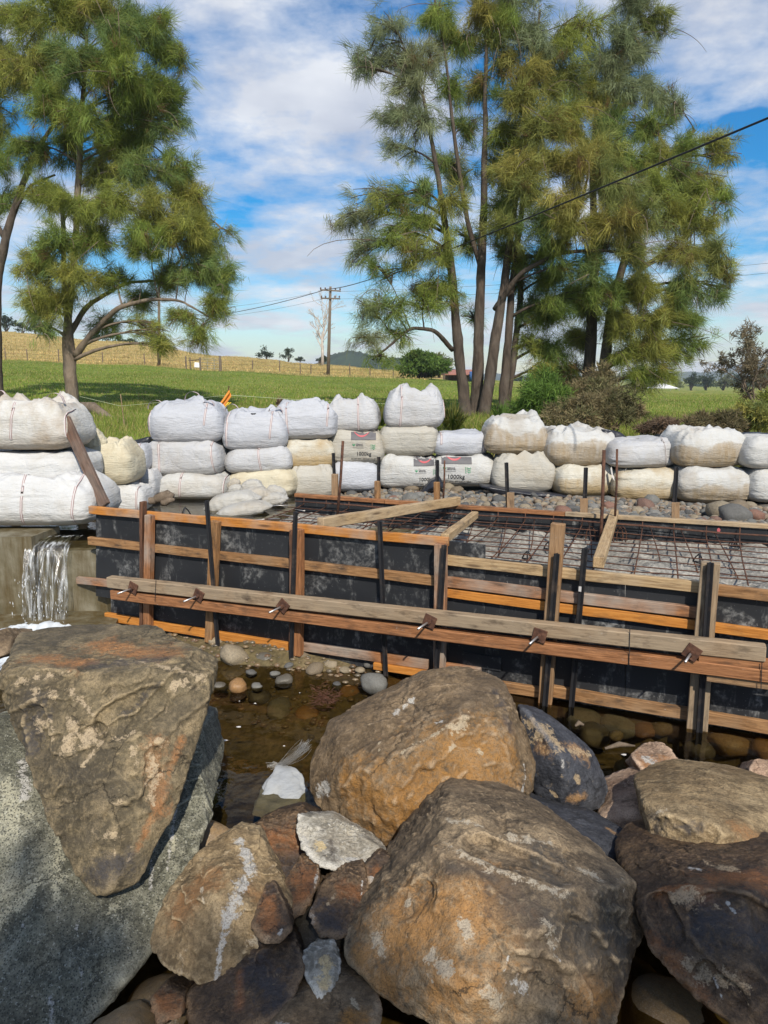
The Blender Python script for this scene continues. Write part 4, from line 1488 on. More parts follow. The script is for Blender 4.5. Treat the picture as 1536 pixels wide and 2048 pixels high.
def bulk_bag(px0, px1, py0, py1, Yf, mat, label, top='flat', straps=(), loops=0, yaw=None, tilt=0.0, dr=.92, prints=None, seed=None, sag=.10, red=True):
    seed = int(px0 + py0 * 3) if seed is None else seed
    Ym = Yf + .16
    px0, px1 = px0 - 3, px1 + 3
    a, b = at_y(px0, (py0 + py1) / 2, Ym), at_y(px1, (py0 + py1) / 2, Ym)
    w = b.x - a.x
    zt = at_y((px0 + px1) / 2, py0, Ym + .05).z
    zb = at_y((px0 + px1) / 2, py1, Ym - .08).z
    hh = zt - zb
    body_h = hh / {'flat': 1.0, 'peak': 1.13, 'ears': 1.08, 'gather': 1.05, 'tuft': 1.12}[top]
    d = w * dr if w < 1.15 else 1.0
    rs = random.Random(seed)
    yaw = rs.uniform(-.12, .12) if yaw is None else yaw
    P, Q = bag_mesh(w, d, body_h, seed % 97, top, sag, yaw, tilt)
    P = P + np.array([(a.x + b.x) / 2, Yf + d / 2, zb])
    root = empty('bulk_bag', ((a.x + b.x) / 2, Yf + d / 2, zb), label, 'bulk bag', GROUP_BAGS)
    obj('sack', mesh_np('sack', P, Q, True), M[mat], root)
    bv = BVHTree.FromPolygons([tuple(p) for p in P], [tuple(q) for q in Q])
    cx = (a.x + b.x) / 2

    def front(x, z, off=.006):
        h_, n_, i_, d_ = bv.ray_cast(Vector((x, Yf - 1.5, z)), Vector((0, 1, 0)))
        return None if h_ is None else Vector((h_.x, h_.y - off, h_.z))

    def over(x, y, off=.006):
        h_, n_, i_, d_ = bv.ray_cast(Vector((x, y, zb + hh * 2 + 1)), Vector((0, 0, -1)))
        return None if h_ is None else h_ + Vector((0, 0, off))
    mats = [M['strap_w'], M['strap_r']] if red else [M['strap_g'], M['strap_w']]
    for sx, low in straps:
        path = []
        x0 = cx + sx * w
        jit = rs.uniform(-.03, .03) * w
        for y in np.linspace(Yf + d * .35, Yf + d * .05, 6):
            p = over(x0 * 1.0 + jit * .5, y)
            if p is not None and p.z > zb + body_h * .75: path.append(p)
        for z in np.linspace(zb + body_h * .93, zb + body_h * low, 12):
            p = front(x0 + jit * (zb + body_h - z) / body_h * 2, z)
            if p is not None: path.append(p)
        if len(path) > 3:
            V, Fc, mi = ribbon(path, None, .024, Vector((1, 0, 0)))
            me = mesh_np('strap', V, Fc, True)
            me.polygons.foreach_set('material_index', np.array(mi, np.int32))
            obj('strap', me, mats, root)
    for k in range(loops):          # lifting loops standing up from the corners
        sx = (-.33, .33, 0.05)[k % 3] + rs.uniform(-.08, .08)
        q = over(cx + sx * w, Yf + d * rs.uniform(.15, .4), 0)
        if q is None: continue
        th = rs.uniform(-.8, .8); L = rs.uniform(.10, .17)
        pts = []
        for t in np.linspace(0, 1, 11):
            ang = math.pi * t
            pts.append(q + Vector((math.cos(th) * -math.cos(ang) * L * .8 + rs.uniform(-.006, .006), math.sin(th) * -math.cos(ang) * L * .5, math.sin(ang) * L * .8 - .02)))
        V, Fc, mi = ribbon(pts, None, .036, Vector((.25, 1, .1)).normalized())
        me = mesh_np('lifting_loop', V, Fc, True)
        me.polygons.foreach_set('material_index', np.array(mi, np.int32))
        obj('lifting_loop', me, mats, root)
    if prints:
        def lay(V2, Fc, ox, oz, name, mt, off=.006, wpar=None, sub=0):
            if sub:
                bm = bmesh.new()
                vs_ = [bm.verts.new((x, z, 0)) for x, z in V2]
                for f in Fc: bm.faces.new([vs_[i] for i in f])
                bmesh.ops.subdivide_edges(bm, edges=bm.edges[:], cuts=sub, use_grid_fill=True)
                bmesh.ops.triangulate(bm, faces=bm.faces[:])
                V2 = [(v.co.x, v.co.y) for v in bm.verts]
                bm.verts.index_update()
                Fc = [tuple(v.index for v in f.verts) for f in bm.faces]
                bm.free()
            out, okf = [], []
            for x, z in V2: out.append(front(cx + ox * w + x, zb + oz * body_h + z, off))
            used = [f for f in Fc if all(out[i] is not None for i in f)]
            if not used: return
            V3 = [p if p is not None else Vector((cx, Yf + d / 2, zb + .1)) for p in out]
            keep = sorted({i for f in used for i in f}); mp = {i: k for k, i in enumerate(keep)}
            obj(name, mesh_np(name, [V3[i] for i in keep], [tuple(mp[i] for i in f) for f in used]), M[mt], root if wpar is None else wpar)
        def rect(x0, x1, z0, z1): return [(x0, z0), (x1, z0), (x1, z1), (x0, z1)], [(0, 1, 2, 3)]
        ox = prints['x']; k = prints.get('s', 1.0) * w
        # grey panel with a pale top line and red sweep
        pw, ph = .44 * k * prints.get('pw', 1), .17 * k
        lay(*rect(0, pw, 0, ph), ox, .70, 'printed_panel', 'ink_grey', .005, sub=9)
        sw = []
        N = 16
        for i in range(N + 1):
            t = i / N
            th_ = .030 * k * math.sin(math.pi * min(1, t * .9 + .1)) ** .7
            zc = ph * (.82 - 2.2 * t * (1 - t) * .9) + .02 * k * t
            sw += [(pw * (.12 + .66 * t), zc - th_ / 2), (pw * (.12 + .66 * t), zc + th_ / 2)]
        lay(sw, [(2 * i, 2 * i + 2, 2 * i + 3, 2 * i + 1) for i in range(N)], ox, .70, 'printed_swoosh', 'ink_r', .009)
        if prints.get('head'):
            V2, Fc = text_geo('CONSTRUCTION', .046 * k); lay([(x * .8 + pw * .08, z) for x, z in V2], Fc, ox, .905, 'lettering', 'ink_w', .009)
        # leaf sprig and two lines of small print
        for q, (dx_, sl) in enumerate(((-.022, .9), (0, 0), (.022, -.9))):
            lf = [(0, 0), (dx_ * k * .5 + .010 * k, .022 * k), (dx_ * k * 1.4, .05 * k), (dx_ * k * .5 - .010 * k, .022 * k)]
            lay([(x + .05 * k, z) for x, z in lf], [(0, 1, 2, 3)], ox, .53, 'printed_leaf', 'ink_g', .008)
        for q, (t_, zz_) in enumerate((('Natural', .575), ('Minerals', .535))):
            V2, Fc = text_geo(t_, .038 * k); lay([(x + .09 * k, z) for x, z in V2], Fc, ox, zz_, 'lettering', 'ink_grey', .008)
        lay(*rect(.03 * k, .22 * k, 0, .005 * k), ox, .49, 'printed_line', 'ink_grey', .008, sub=3)
        V2, Fc = text_geo('1000kg', .092 * k); lay([(x + .09 * k, z) for x, z in V2], Fc, ox, .28, 'lettering', 'ink_k', .008)
        V2, Fc = text_geo('DO NOT REFILL. BAG IS RECYCLABLE', .034 * k); lay([(x * .80 - .0 * k, z) for x, z in V2], Fc, ox, .17, 'lettering', 'ink_k', .008)
        lay(*rect(.02 * k, .42 * k, 0, .007 * k), ox, .115, 'printed_line', 'ink_grey', .008, sub=3)
        # wheat-ear mark on the right
        mt = 'ink_g'
        for q in range(3):
            for sgn in (-1, 1):
                z0 = q * .030 * k
                lay([(.40 * k * prints.get('pw', 1), z0), (.40 * k * prints.get('pw', 1) + sgn * .028 * k, z0 + .022 * k), (.40 * k * prints.get('pw', 1) + sgn * .028 * k, z0 + .034 * k), (.40 * k * prints.get('pw', 1), z0 + .013 * k)], [(0, 1, 2, 3)], ox, .44, 'printed_ear', mt, .008)
        lay(*rect(.35 * k * prints.get('pw', 1), .358 * k * prints.get('pw', 1), 0, .10 * k), ox, .44, 'printed_line', mt, .008)
    return root


B = bulk_bag
# left cluster by the spill
B(-45, 146, 800, 902, 8.20, 'bag_smear', 'large white bag with a brown smear and standing loops above the spill', 'ears', ((-.05, .25), (.42, .3)), 2, dr=.8)
B(-70, 160, 900, 984, 8.15, 'bag_white', 'plain bright white bag under the brown-smeared bag with loops', 'flat', (), 0, dr=.8, sag=.06)
B(-70, 194, 957, 1056, 7.62, 'bag_white', 'long low bright white bag lying right beside the spilling water', 'gather', ((-.02, .05), (.36, .1)), 0, dr=.6, sag=.12)
B(152, 268, 886, 972, 9.1, 'bag_cream', 'cream stained bag behind the leaning plank with a limp sack on it', 'gather', ((-.42, .2),))
B(196, 290, 966, 1030, 9.05, 'bag_white', 'white bag under the cream stained bag by the leaning plank', 'flat', ((.38, .1),), sag=.12)
B(228, 296, 884, 944, 9.95, 'bag_clean', 'small upper white bag in the gap beside the three-bag column', 'flat', ((.32, .3),), red=True)
B(258, 316, 936, 1000, 9.85, 'bag_clean_b', 'small lower white bag in the gap beside the three-bag column', 'flat', ((.05, .2),))
# columns along the dam
B(297, 443, 800, 890, 10.2, 'bag_clean', 'white bag with tied red and white loops crowning the three-bag column', 'tuft', ((-.42, .2), (.30, .5)), 3)
B(293, 444, 876, 956, 10.15, 'bag_clean_b', 'white bag with two dark straps in the middle of the three-bag column', 'flat', ((-.30, .05), (.36, .1)), red=True, sag=.08)
B(314, 456, 945, 1002, 10.0, 'bag_dusty', 'low dusty white bag at the foot of the three-bag column by the driftwood', 'flat', ((-.12, .1), (.44, .2)), sag=.12)
B(443, 570, 824, 903, 10.4, 'bag_clean', 'white bag with a black cup on its gathered top', 'gather', ((-.36, .15), (.30, .35)), 2)
B(451, 581, 890, 950, 10.35, 'bag_clean_b', 'smooth white bag above the sandbag heap', 'flat', ((.02, .05),), tilt=.04)
B(455, 592, 936, 1000, 10.25, 'bag_cream', 'cream bag with a brown patch behind the sandbag heap', 'flat', (), tilt=.06)
B(545, 668, 806, 880, 10.65, 'bag_clean', 'white bag with a ruffled top over a brown-stained bag', 'gather', ((-.25, .2), (.40, .4)))
B(567, 665, 874, 940, 10.6, 'bag_stained', 'heavily brown-stained bag in the middle of its column', 'flat', ())
B(577, 669, 930, 998, 10.5, 'bag_grey', 'greyish bag with a frayed top seam at the end of the rear formwork', 'gather', ())
B(655, 756, 798, 866, 10.95, 'bag_clean_b', 'white bag with a small knot hole on top of a printed bag', 'ears', ((.10, .1),), 0)
B(660, 766, 856, 930, 10.85, 'bag_grey', 'grey bag printed 1000kg, sagging in the middle of its column', 'flat', (), prints={'x': -.09, 's': 1.0}, tilt=-.05)
B(664, 757, 920, 985, 10.75, 'bag_clean', 'plain white bag under the sagging printed bag', 'flat', (), sag=.12)
B(771, 886, 778, 860, 10.95, 'bag_clean_b', 'white bag with the tallest peaked top of the dam', 'peak', ((-.20, .1), (.47, .2)))
B(760, 877, 848, 914, 10.9, 'bag_grey', 'plain grey-brown bag under the tall peaked bag', 'flat', ())
B(761, 877, 908, 980, 10.8, 'bag_dusty', 'pale bag with its print on the right half, at the foot of the peaked column', 'flat', (), prints={'x': .06, 's': .92, 'head': True})
B(861, 974, 861, 914, 10.95, 'bag_clean', 'flat slumped white bag lying over a printed bag', 'flat', ((-.30, .5), (.42, .2)), tilt=.06, sag=.14)
B(872, 994, 905, 975, 10.85, 'bag_dusty', 'bag printed 1000kg with a green ear mark under the slumped bag', 'flat', (), prints={'x': -.40, 's': 1.0, 'pw': 1.05})
B(973, 1098, 830, 912, 10.75, 'bag_band', 'bag with a sharp brown silt line and a peaked tuft', 'tuft', (), sag=.14)
B(992, 1112, 906, 988, 10.6, 'bag_grey', 'grey bag with a gathered top under the silt-lined bag', 'gather', ())
B(1090, 1234, 852, 936, 10.55, 'bag_band', 'broad bag with its white top crumpled and a loop flopped open', 'tuft', (), 1, sag=.13, red=False)
B(1109, 1232, 928, 995, 10.4, 'bag_stained', 'bag with a big pale loop hanging at its side, below the crumpled bag', 'flat', ())
B(1221, 1355, 874, 938, 10.25, 'bag_clean_b', 'bluish white bag cinched by one dark strap', 'flat', ((.22, .05),), red=False, tilt=.05)
B(1234, 1368, 934, 1006, 10.1, 'bag_stained', 'bag with yellow-brown runs under the cinched bag', 'flat', ())
B(1348, 1494, 862, 938, 9.95, 'bag_band', 'wide brown-bellied bag partly wrapped in black plastic', 'gather', ())
B(1357, 1504, 932, 1009, 9.8, 'bag_band', 'wide bag with a yellow tide mark beside the big boulders of the bank', 'flat', (), sag=.12)
B(1490, 1620, 870, 940, 9.75, 'bag_dusty', 'upper pale bag past the wide brown-bellied one', 'flat', ())
B(1500, 1630, 936, 1008, 9.65, 'bag_dusty', 'lower pale bag past the wide bag with the tide mark', 'flat', ())

B(1622, 1750, 872, 944, 9.6, 'bag_clean', 'upper white bag at the far outer end of the dam', 'gather', ((-.3, .2),))
B(1632, 1760, 938, 1012, 9.5, 'bag_grey', 'lower grey bag at the far outer end of the dam', 'flat', ())


# loop of pale webbing hanging beside a bag
q = at_y(1222, 935, 10.35)
pts = [q + Vector((.0, 0, 0)), q + Vector((.02, -.03, -.12)), q + Vector((.07, -.05, -.20)), q + Vector((.14, -.05, -.16)), q + Vector((.17, -.03, -.06)), q + Vector((.22, -.02, -.01))]
V, Fc, mi = ribbon(pts, None, .05, Vector((.5, .7, .5)).normalized())
for o in bpy.data.objects:
    if o.get('label', '').startswith('bag with a big pale loop'): hang = o
obj('lifting_loop', mesh_np('lifting_loop', V, Fc, True), M['strap_w'], hang)

# black cup lying on a bag
c = at_y(507, 834, 10.5)
mb = MB().tube([c - UP * .02, c + UP * .055], [.030, .040], 12)
obj('plastic_cup', mb.mesh('plastic_cup', True), M['steel'], label='small black plastic cup standing on a gathered white bag', cat='cup')


ico = {}


def icosphere(sub):
    if sub not in ico:
        bm = bmesh.new()
        bmesh.ops.create_icosphere(bm, subdivisions=sub, radius=1)
        ico[sub] = (np.array([v.co[:] for v in bm.verts]), np.array([[v.index for v in f.verts] for f in bm.faces]))
        bm.free()
    return ico[sub]


# limp sack on the cream bag, sandbag heap
def sandbag(pa, pb, Y, th, label, mat='sandbag', z=None, seed=1, name='sandbag'):
    a, b = at_y(*pa, Y), at_y(*pb, Y)
    L = (b - a).length
    c = (a + b) / 2
    D, Q = icosphere(5)
    P = D.copy()
    e = np.abs(P[:, 0])
    pinch = np.clip(1 - np.clip(e - .55, 0, 1) / .45 * .72, .1, 1)
    P[:, 0] = np.sign(P[:, 0]) * e ** .8
    P[:, 1] = np.sign(P[:, 1]) * np.abs(P[:, 1]) ** .75 * pinch ** .4
    P[:, 2] = np.sign(P[:, 2]) * np.abs(P[:, 2]) ** .7 * pinch
    P = P * np.array([L / 2, L * .27, th * .62])
    P[:, 2] -= .35 * th * (P[:, 0] / (L / 2)) ** 2 * .6
    wr_ = fbm(np.stack([P[:, 0] * 22 / L, P[:, 1] * 5 / L, P[:, 2] * 5 / L], 1) + seed * 3.3, 4, seed, ridge=True)
    lump = fbm(P * 5 / L + seed, 3, seed + 1)
    P = P * (1 + .07 * lump)[:, None] + D * (.07 * th * (wr_ - .2))[:, None]
    dx_ = (b - a).normalized()
    ang = math.atan2(dx_.z, dx_.x)
    ca, sa = math.cos(ang), math.sin(ang)
    P = np.stack([P[:, 0] * ca - P[:, 2] * sa, P[:, 1], P[:, 0] * sa + P[:, 2] * ca], 1) + np.array(c)
    obj(name, mesh_np(name, P, Q, True), M[mat], label=label, cat='sandbag', group='small sandbags')


sandbag((152, 884), (212, 876), 9.25, .24, 'limp folded sack on top of the cream stained bag', 'bag_cream', seed=3)
sandbag((405, 1014), (520, 990), 9.35, .19, 'long lower sandbag of the heap, hugging the pond edge', seed=5)
sandbag((425, 1029), (545, 1008), 9.05, .14, 'sandbag half sunk in the pond in front of the heap', seed=6)
sandbag((505, 1010), (575, 992), 9.55, .15, 'thin flattened sandbag at the far tip of the heap', seed=7)
sandbag((478, 982), (530, 972), 9.75, .20, 'crumpled sandbag on the crest of the heap', seed=8)
sandbag((528, 978), (577, 996), 9.85, .17, 'plump sandbag drooping off the crest towards the rear formwork', seed=9)
sandbag((455, 965), (482, 975), 10.0, .15, 'small upright sandbag tucked beside the dusty white bag', seed=10)
sandbag((453, 984), (490, 978), 9.9, .14, 'small flat sandbag under the upright one', seed=11)
sandbag((470, 997), (545, 985), 9.55, .18, 'ragged sandbag with a dark tear in the middle of the heap', seed=12)

# black plastic liner showing between the bags
def liner(pts, Y, label, th=.25):
    P = [at_y(px, py, Y) for px, py in pts]
    n = len(P)
    c = sum(P, Vector()) / n
    V = list(P) + [p + Vector((0, th, 0)) for p in P] + [c + Vector((0, -.06, 0)), c + Vector((0, th + .06, 0))]
    Fc = []
    for i in range(n):
        j = (i + 1) % n
        Fc += [(i, j, 2 * n), (n + j, n + i, 2 * n + 1), (i, n + i, n + j, j)]
    bm = bmesh.new()
    vv = [bm.verts.new(v) for v in V]
    for f in Fc: bm.faces.new([vv[i] for i in f])
    bmesh.ops.subdivide_edges(bm, edges=bm.edges[:], cuts=3, use_grid_fill=True)
    for v in bm.verts:
        n_ = fbm(np.array([list(v.co)]) * 7, 3, 4)[0]
        v.co.y += .03 * n_; v.co.z += .02 * n_
    me = bpy.data.meshes.new('plastic_liner'); bm.to_mesh(me); bm.free()
    me.polygons.foreach_set('use_smooth', np.ones(len(me.polygons), bool))
    obj('plastic_liner', me, M['plastic'], label=label, cat='plastic sheet', group='black plastic liner of the coffer dam')


liner([(1205, 858), (1240, 864), (1262, 880), (1240, 900), (1226, 935), (1205, 940)], 10.75, 'black plastic liner in the notch between the crumpled bag and the cinched bag')
liner([(1320, 874), (1362, 866), (1410, 858), (1450, 866), (1540, 868), (1540, 884), (1360, 890)], 10.75, 'black plastic liner draped behind the wide brown-bellied bag')
liner([(262, 882), (300, 874), (300, 892), (275, 897), (262, 892)], 10.8, 'black plastic liner peeping behind the small upper white bag')
liner([(438, 905), (462, 898), (470, 915), (455, 948), (438, 935)], 10.9, 'black plastic liner between the three-bag column and its neighbour')
liner([(960, 972), (1010, 978), (1120, 990), (1160, 998), (1110, 1000), (1000, 992)], 10.35, 'black plastic liner along the foot of the grey gathered bag')
liner([(862, 962), (880, 955), (890, 975), (850, 990), (838, 992)], 10.5, 'black plastic scrap between two printed bags')
liner([(140, 856), (158, 858), (163, 866), (150, 872)], 9.6, 'small curl of black plastic beside the leaning plank', .1)

# driftwood by the pond
g0 = at_y(290, 1008, 9.35)
def wobble(p0, p1, n, amp, seed):
    r_ = random.Random(seed)
    return [p0.lerp(p1, i / (n - 1)) + Vector((r_.uniform(-amp, amp), r_.uniform(-amp, amp), r_.uniform(-amp, amp))) for i in range(n)]


mb = MB()
mb.tube(wobble(at_y(288, 1004, 9.3), at_y(345, 990, 9.3), 7, .02, 1), [.035, .045, .05, .06, .075, .07, .04], 9)
mb.tube(wobble(at_y(318, 998, 9.3), at_y(338, 985, 9.25), 5, .02, 2), [.05, .06, .06, .045, .02], 8)
mb.tube(wobble(at_y(326, 1003, 9.25), at_y(346, 1000, 9.2), 5, .02, 3), [.05, .05, .05, .04, .02], 8)
obj('driftwood', mb.mesh('driftwood', True), M['bark_pale'], label='gnarled bleached driftwood stump at the pond edge', cat='driftwood')

# ---------------------------------------------------------------- stones
def pebble_data(seed, sub=3, ang=0.0):
    D, Fc = icosphere(sub)
    rs = np.random.default_rng(seed)
    P = D * np.array([1, rs.uniform(.7, .95), rs.uniform(.5, .78)])
    r = 1 + .20 * fbm(D * 1.3 + seed * 7, 3, seed) + .06 * fbm(D * 4 + seed, 3, seed + 3)
    if ang:
        for k in range(7):     # chopped facets for angular stones
            n = rs.normal(size=3); n /= np.linalg.norm(n)
            h = rs.uniform(.62, .85)
            s = P @ n
            P = P - np.outer(np.clip(s - h, 0, None) * ang, n)
    return P * r[:, None], Fc


PEB = []
for k in range(14):
    P, Fc = pebble_data(k + 1, 3, ang=.9 if k % 3 != 1 else .3)
    PEB.append((P, Fc))
peb_me = {}


def stone(c, r, mat, label, group, name='river_cobble', shape=None, cat='stone', rz=None, squash=1.0):
    k = random.randrange(len(PEB)) if shape is None else shape
    key = (k, mat)
    if key not in peb_me:
        me = mesh_np('cobble', PEB[k][0], PEB[k][1], True)
        me.materials.append(M[mat])
        peb_me[key] = me
    o = bpy.data.objects.new(name, peb_me[key])
    o.location = c
    o.scale = (r, r, r * squash)
    o.rotation_euler = (random.uniform(-.35, .35), random.uniform(-.35, .35), random.uniform(0, 6.28) if rz is None else rz)
    col.objects.link(o)
    return tag(o, label, cat, group)


# cobbles heaped behind the rear formwork
cand = []
GB = 'cobbles heaped behind the rear formwork'
placed = []


def try_place(x, y, r, k=.82):
    for (a, b, q) in placed:
        if abs(a - x) < (q + r) and abs(b - y) < (q + r) and (a - x) ** 2 + (b - y) ** 2 < ((q + r) * k) ** 2: return False
    placed.append((x, y, r))
    return True


ZONES = [(-9, 'before the plain white bag'), (-.1, 'before the lowest printed bags'), (1.25, 'before the grey gathered bag'), (2.2, 'before the bag with the big pale loop'), (3.0, 'before the bag with yellow-brown runs'), (3.75, 'before the tide-marked bag'), (4.7, 'before the outermost bags')]


def zone(x): return [t for a_, t in ZONES if x >= a_][-1]


def gzv(x, y): return float(gravel_zf(np.array([[x, y, 0.0]]))[0])


rnd = random.Random(11)
sizes = [rnd.uniform(.09, .13) for _ in range(22)] + [rnd.uniform(.06, .09) for _ in range(140)] + [rnd.uniform(.034, .06) for _ in range(900)]
out = []
for r in sizes:
    for tr in range(12):
        x = rnd.uniform(-.8, 5.6)
        dd = rnd.uniform(.14, 2.7)
        y = rear_y(x) + dd
        if y > np.interp(x, [-1, 0, 1, 2, 3, 4, 6], [10.95, 11.05, 11.1, 10.95, 10.75, 10.45, 10.1]): continue
        if try_place(x, y, r):
            out.append((x, y, r)); break
small = []
mats = ['cobble_grey'] * 6 + ['cobble_tan'] * 4 + ['cobble_red']
words_ = {'cobble_grey': 'grey river cobble', 'cobble_tan': 'tan river cobble', 'cobble_red': 'reddish river cobble'}
out.sort(key=lambda t: -t[2])
for i, (x, y, r) in enumerate(out):
    if i < 290:
        mt = rnd.choice(mats)
        size = 'large' if r > .09 else ('medium' if r > .06 else 'small')
        stone((x, y, gzv(x, y) + r * .34), r, mt, f'{size} {words_[mt]} heaped {zone(x)}', GB)
    else:
        small.append((x, y, r))
# named big ones by the right-hand end
for px, py, r, mt, lb in ((1480, 1001, .15, 'cobble_tan', 'biggest rounded tan boulder against the tide-marked bag'), (1466, 1035, .19, 'cobble_grey', 'angular grey boulder at the foot of the rear formwork cap'),
                          (1512, 1015, .12, 'cobble_red', 'brown oval boulder under the outermost lower bag'), (1445, 1012, .20, 'cobble_tan', 'long flat tan stone under the tide-marked bag'),
                          (898, 962, .12, 'cobble_tan', 'tan flat stone tipped against the printed bag'), (1218, 998, .10, 'cobble_red', 'orange brown block of stone beside the tall rusty bars')):
    p = at_z(px, py, 1.0)
    stone((p.x, p.y, gzv(p.x, p.y) + r * .45), r, mt, lb, GB, shape=0 if 'angular' in lb or 'block' in lb else 4)
# the rest: fine gravel between them
mb_V, mb_F, off = [], [], 0
D2, F2 = icosphere(2)
for k in range(2800):
    if k < len(small): x, y, r = small[k]
    else:
        x = rnd.uniform(-.9, 6.0); y = rear_y(x) + rnd.uniform(.10, 2.7); r = rnd.choice([.02, .025, .03, .04, .05, .06])
    sc = np.array([1, rnd.uniform(.6, .95), rnd.uniform(.5, .8)]) * r
    t = rnd.uniform(0, 6.28)
    P = D2 * sc * (1 + .12 * vnoise(D2 * 1.6 + k, 3))[:, None]
    P = np.stack([P[:, 0] * math.cos(t) - P[:, 1] * math.sin(t), P[:, 0] * math.sin(t) + P[:, 1] * math.cos(t), P[:, 2]], 1)
    mb_V.append(P + np.array([x, y, gzv(x, y) + r * .45])); mb_F.append(F2 + off); off += len(P)
m = NT('mixed gravel')
v = m.coord('Object')
cell = m.vor(v, 16, 'F1', 'Color')
sp_ = m.n('ShaderNodeSeparateColor'); m.l(cell, sp_.inputs[0])
c_ = m.ramp(sp_.outputs[0], [(0.0, (0.09, 0.09, 0.086)), (0.3, (0.16, 0.156, 0.142)), (0.55, (0.22, 0.175, 0.115)), (0.8, (0.15, 0.10, 0.068)), (1.0, (0.29, 0.26, 0.21))])
M['gravel_mix'] = m.done(c_, 0.75, m.bump(m.noise(v, 50, 4), 0.3, 0.01))
m = NT('wet mixed gravel')
v = m.coord('Object')
sp_ = m.n('ShaderNodeSeparateColor'); m.l(m.vor(v, 16, 'F1', 'Color'), sp_.inputs[0])
c_ = m.ramp(sp_.outputs[0], [(0.0, (0.07, 0.06, 0.045)), (0.3, (0.13, 0.105, 0.07)), (0.55, (0.20, 0.14, 0.075)), (0.8, (0.12, 0.07, 0.04)), (1.0, (0.26, 0.21, 0.14))])
M['gravel_wet'] = m.done(c_, 0.35, m.bump(m.noise(v, 50, 4), 0.3, 0.01), spec=0.5)
obj('small_gravel', mesh_np('small_gravel', np.concatenate(mb_V), np.concatenate(mb_F), True), M['gravel_mix'], label='small gravel filling the gaps between the cobbles', cat='gravel', kind='stuff', base=False)

# stones standing in or under the pool; (px, py, radius px, material, z, text)
GP = 'stones in the pool'
pool = [
    (466, 1312, 32, 'cobble_tan', .05, 'large smooth grey-tan stone on the pool edge under the third plywood sheet', 6),
    (430, 1283, 20, 'cobble_tan', .03, 'flat tan stone at the foot of the slanting picket', 2),
    (527, 1318, 20, 'cobble_wet', .01, 'ochre wet stone beside the large smooth stone', 4),
    (541, 1306, 18, 'cobble_tan', .02, 'pale tan stone just behind the ochre wet stone', 5),
    (565, 1301, 9, 'cobble_grey', .02, 'small round pale stone under the third stud', 7),
    (602, 1310, 22, 'cobble_tan', .02, 'tan stone touching the base of the third stud', 8),
    (550, 1348, 11, 'cobble_grey', .0, 'small wet grey pebble near a white foam line', 1),
    (503, 1345, 12, 'cobble_grey', .0, 'small pinkish pebble breaking the water', 9),
    (631, 1338, 20, 'cobble_tan', .02, 'round tan stone with a wet rim', 10),
    (662, 1330, 14, 'cobble_tan', .015, 'pale oval pebble right of the round tan stone', 11),
    (690, 1340, 13, 'cobble_tan', .01, 'flat buff pebble on the shoal', 5),
    (577, 1331, 10, 'cobble_grey', .01, 'grey chip at the foot of the third picket', 3),
    (476, 1372, 24, 'cobble_wet', .02, 'rust brown stone poking out of the dark pool', 0),
    (440, 1374, 18, 'cobble_wet', -.02, 'dark stone awash beside the rust brown stone', 2),
    (568, 1362, 20, 'cobble_wet', .0, 'reddish low stone awash in the shallows', 12),
    (513, 1374, 13, 'cobble_grey', -.01, 'grey stone awash between the two rusty stones', 6),
    (746, 1366, 30, 'cobble_grey', .07, 'angular grey block in front of the clear-standing picket', 0),
    (720, 1340, 12, 'cobble_tan', .02, 'small buff pebble near the angular grey block', 13),
    (675, 1372, 12, 'cobble_grey', -.02, 'sunken grey pebble left of the angular block', 4),
    (735, 1330, 9, 'cobble_grey', .02, 'white-grey chip beside the lower orange plate', 7),
    (1165, 1438, 46, 'cobble_grey', -.14, 'broad pale flat stone sunk below the doubled whaler', 2),
    (1235, 1448, 40, 'cobble_grey', -.15, 'second broad pale flat stone sunk beside the first', 5),
    (1325, 1452, 30, 'cobble_tan', -.11, 'tan flat stone sunk near the sandwiched picket', 8),
    (1290, 1460, 26, 'cobble_red', -.15, 'reddish stone sunk between flat stones', 3),
    (1232, 1472, 16, 'cobble_tan', -.08, 'small pale stone sunk in the dark water', 7),
    (1462, 1485, 52, 'cobble_wet', -.16, 'broad olive stone sunk at the foot of the outer plywood', 2),
    (1540, 1500, 40, 'cobble_wet', -.12, 'yellow olive stone sunk past the broad olive one', 5),
    (1400, 1500, 34, 'cobble_wet', -.16, 'dim green stone sunk in the deep corner', 10),
    (1255, 1545, 36, 'cobble_wet', -.14, 'olive triangular stone sunk beside the dark round boulder', 0),
    (1190, 1470, 34, 'cobble_wet', -.18, 'dim brown stone sunk behind the dark round boulder', 6),
    (1300, 1490, 18, 'cobble_tan', -.12, 'small amber stone sunk beside the wet orange rock', 9),
    (560, 1420, 34, 'cobble_wet', -.16, 'dim brown stone sunk in the middle of the pool', 2),
    (620, 1430, 28, 'cobble_wet', -.17, 'dim olive stone sunk behind the torn sack', 5),
    (650, 1405, 26, 'cobble_wet', -.10, 'brown stone sunk near the red leaf litter', 8),
    (520, 1395, 28, 'cobble_wet', -.13, 'dark brown stone sunk in front of the rusty stones', 10),
    (700, 1385, 22, 'cobble_wet', -.06, 'amber stone sunk beside the great centre boulder', 11),
]
for px, py, rp, mt, z, lb, sh in pool:
    p = at_z(px, py, z)
    stone(p, rp * mpp(p), mt, lb, GP, 'pool_stone', sh, squash=.9)
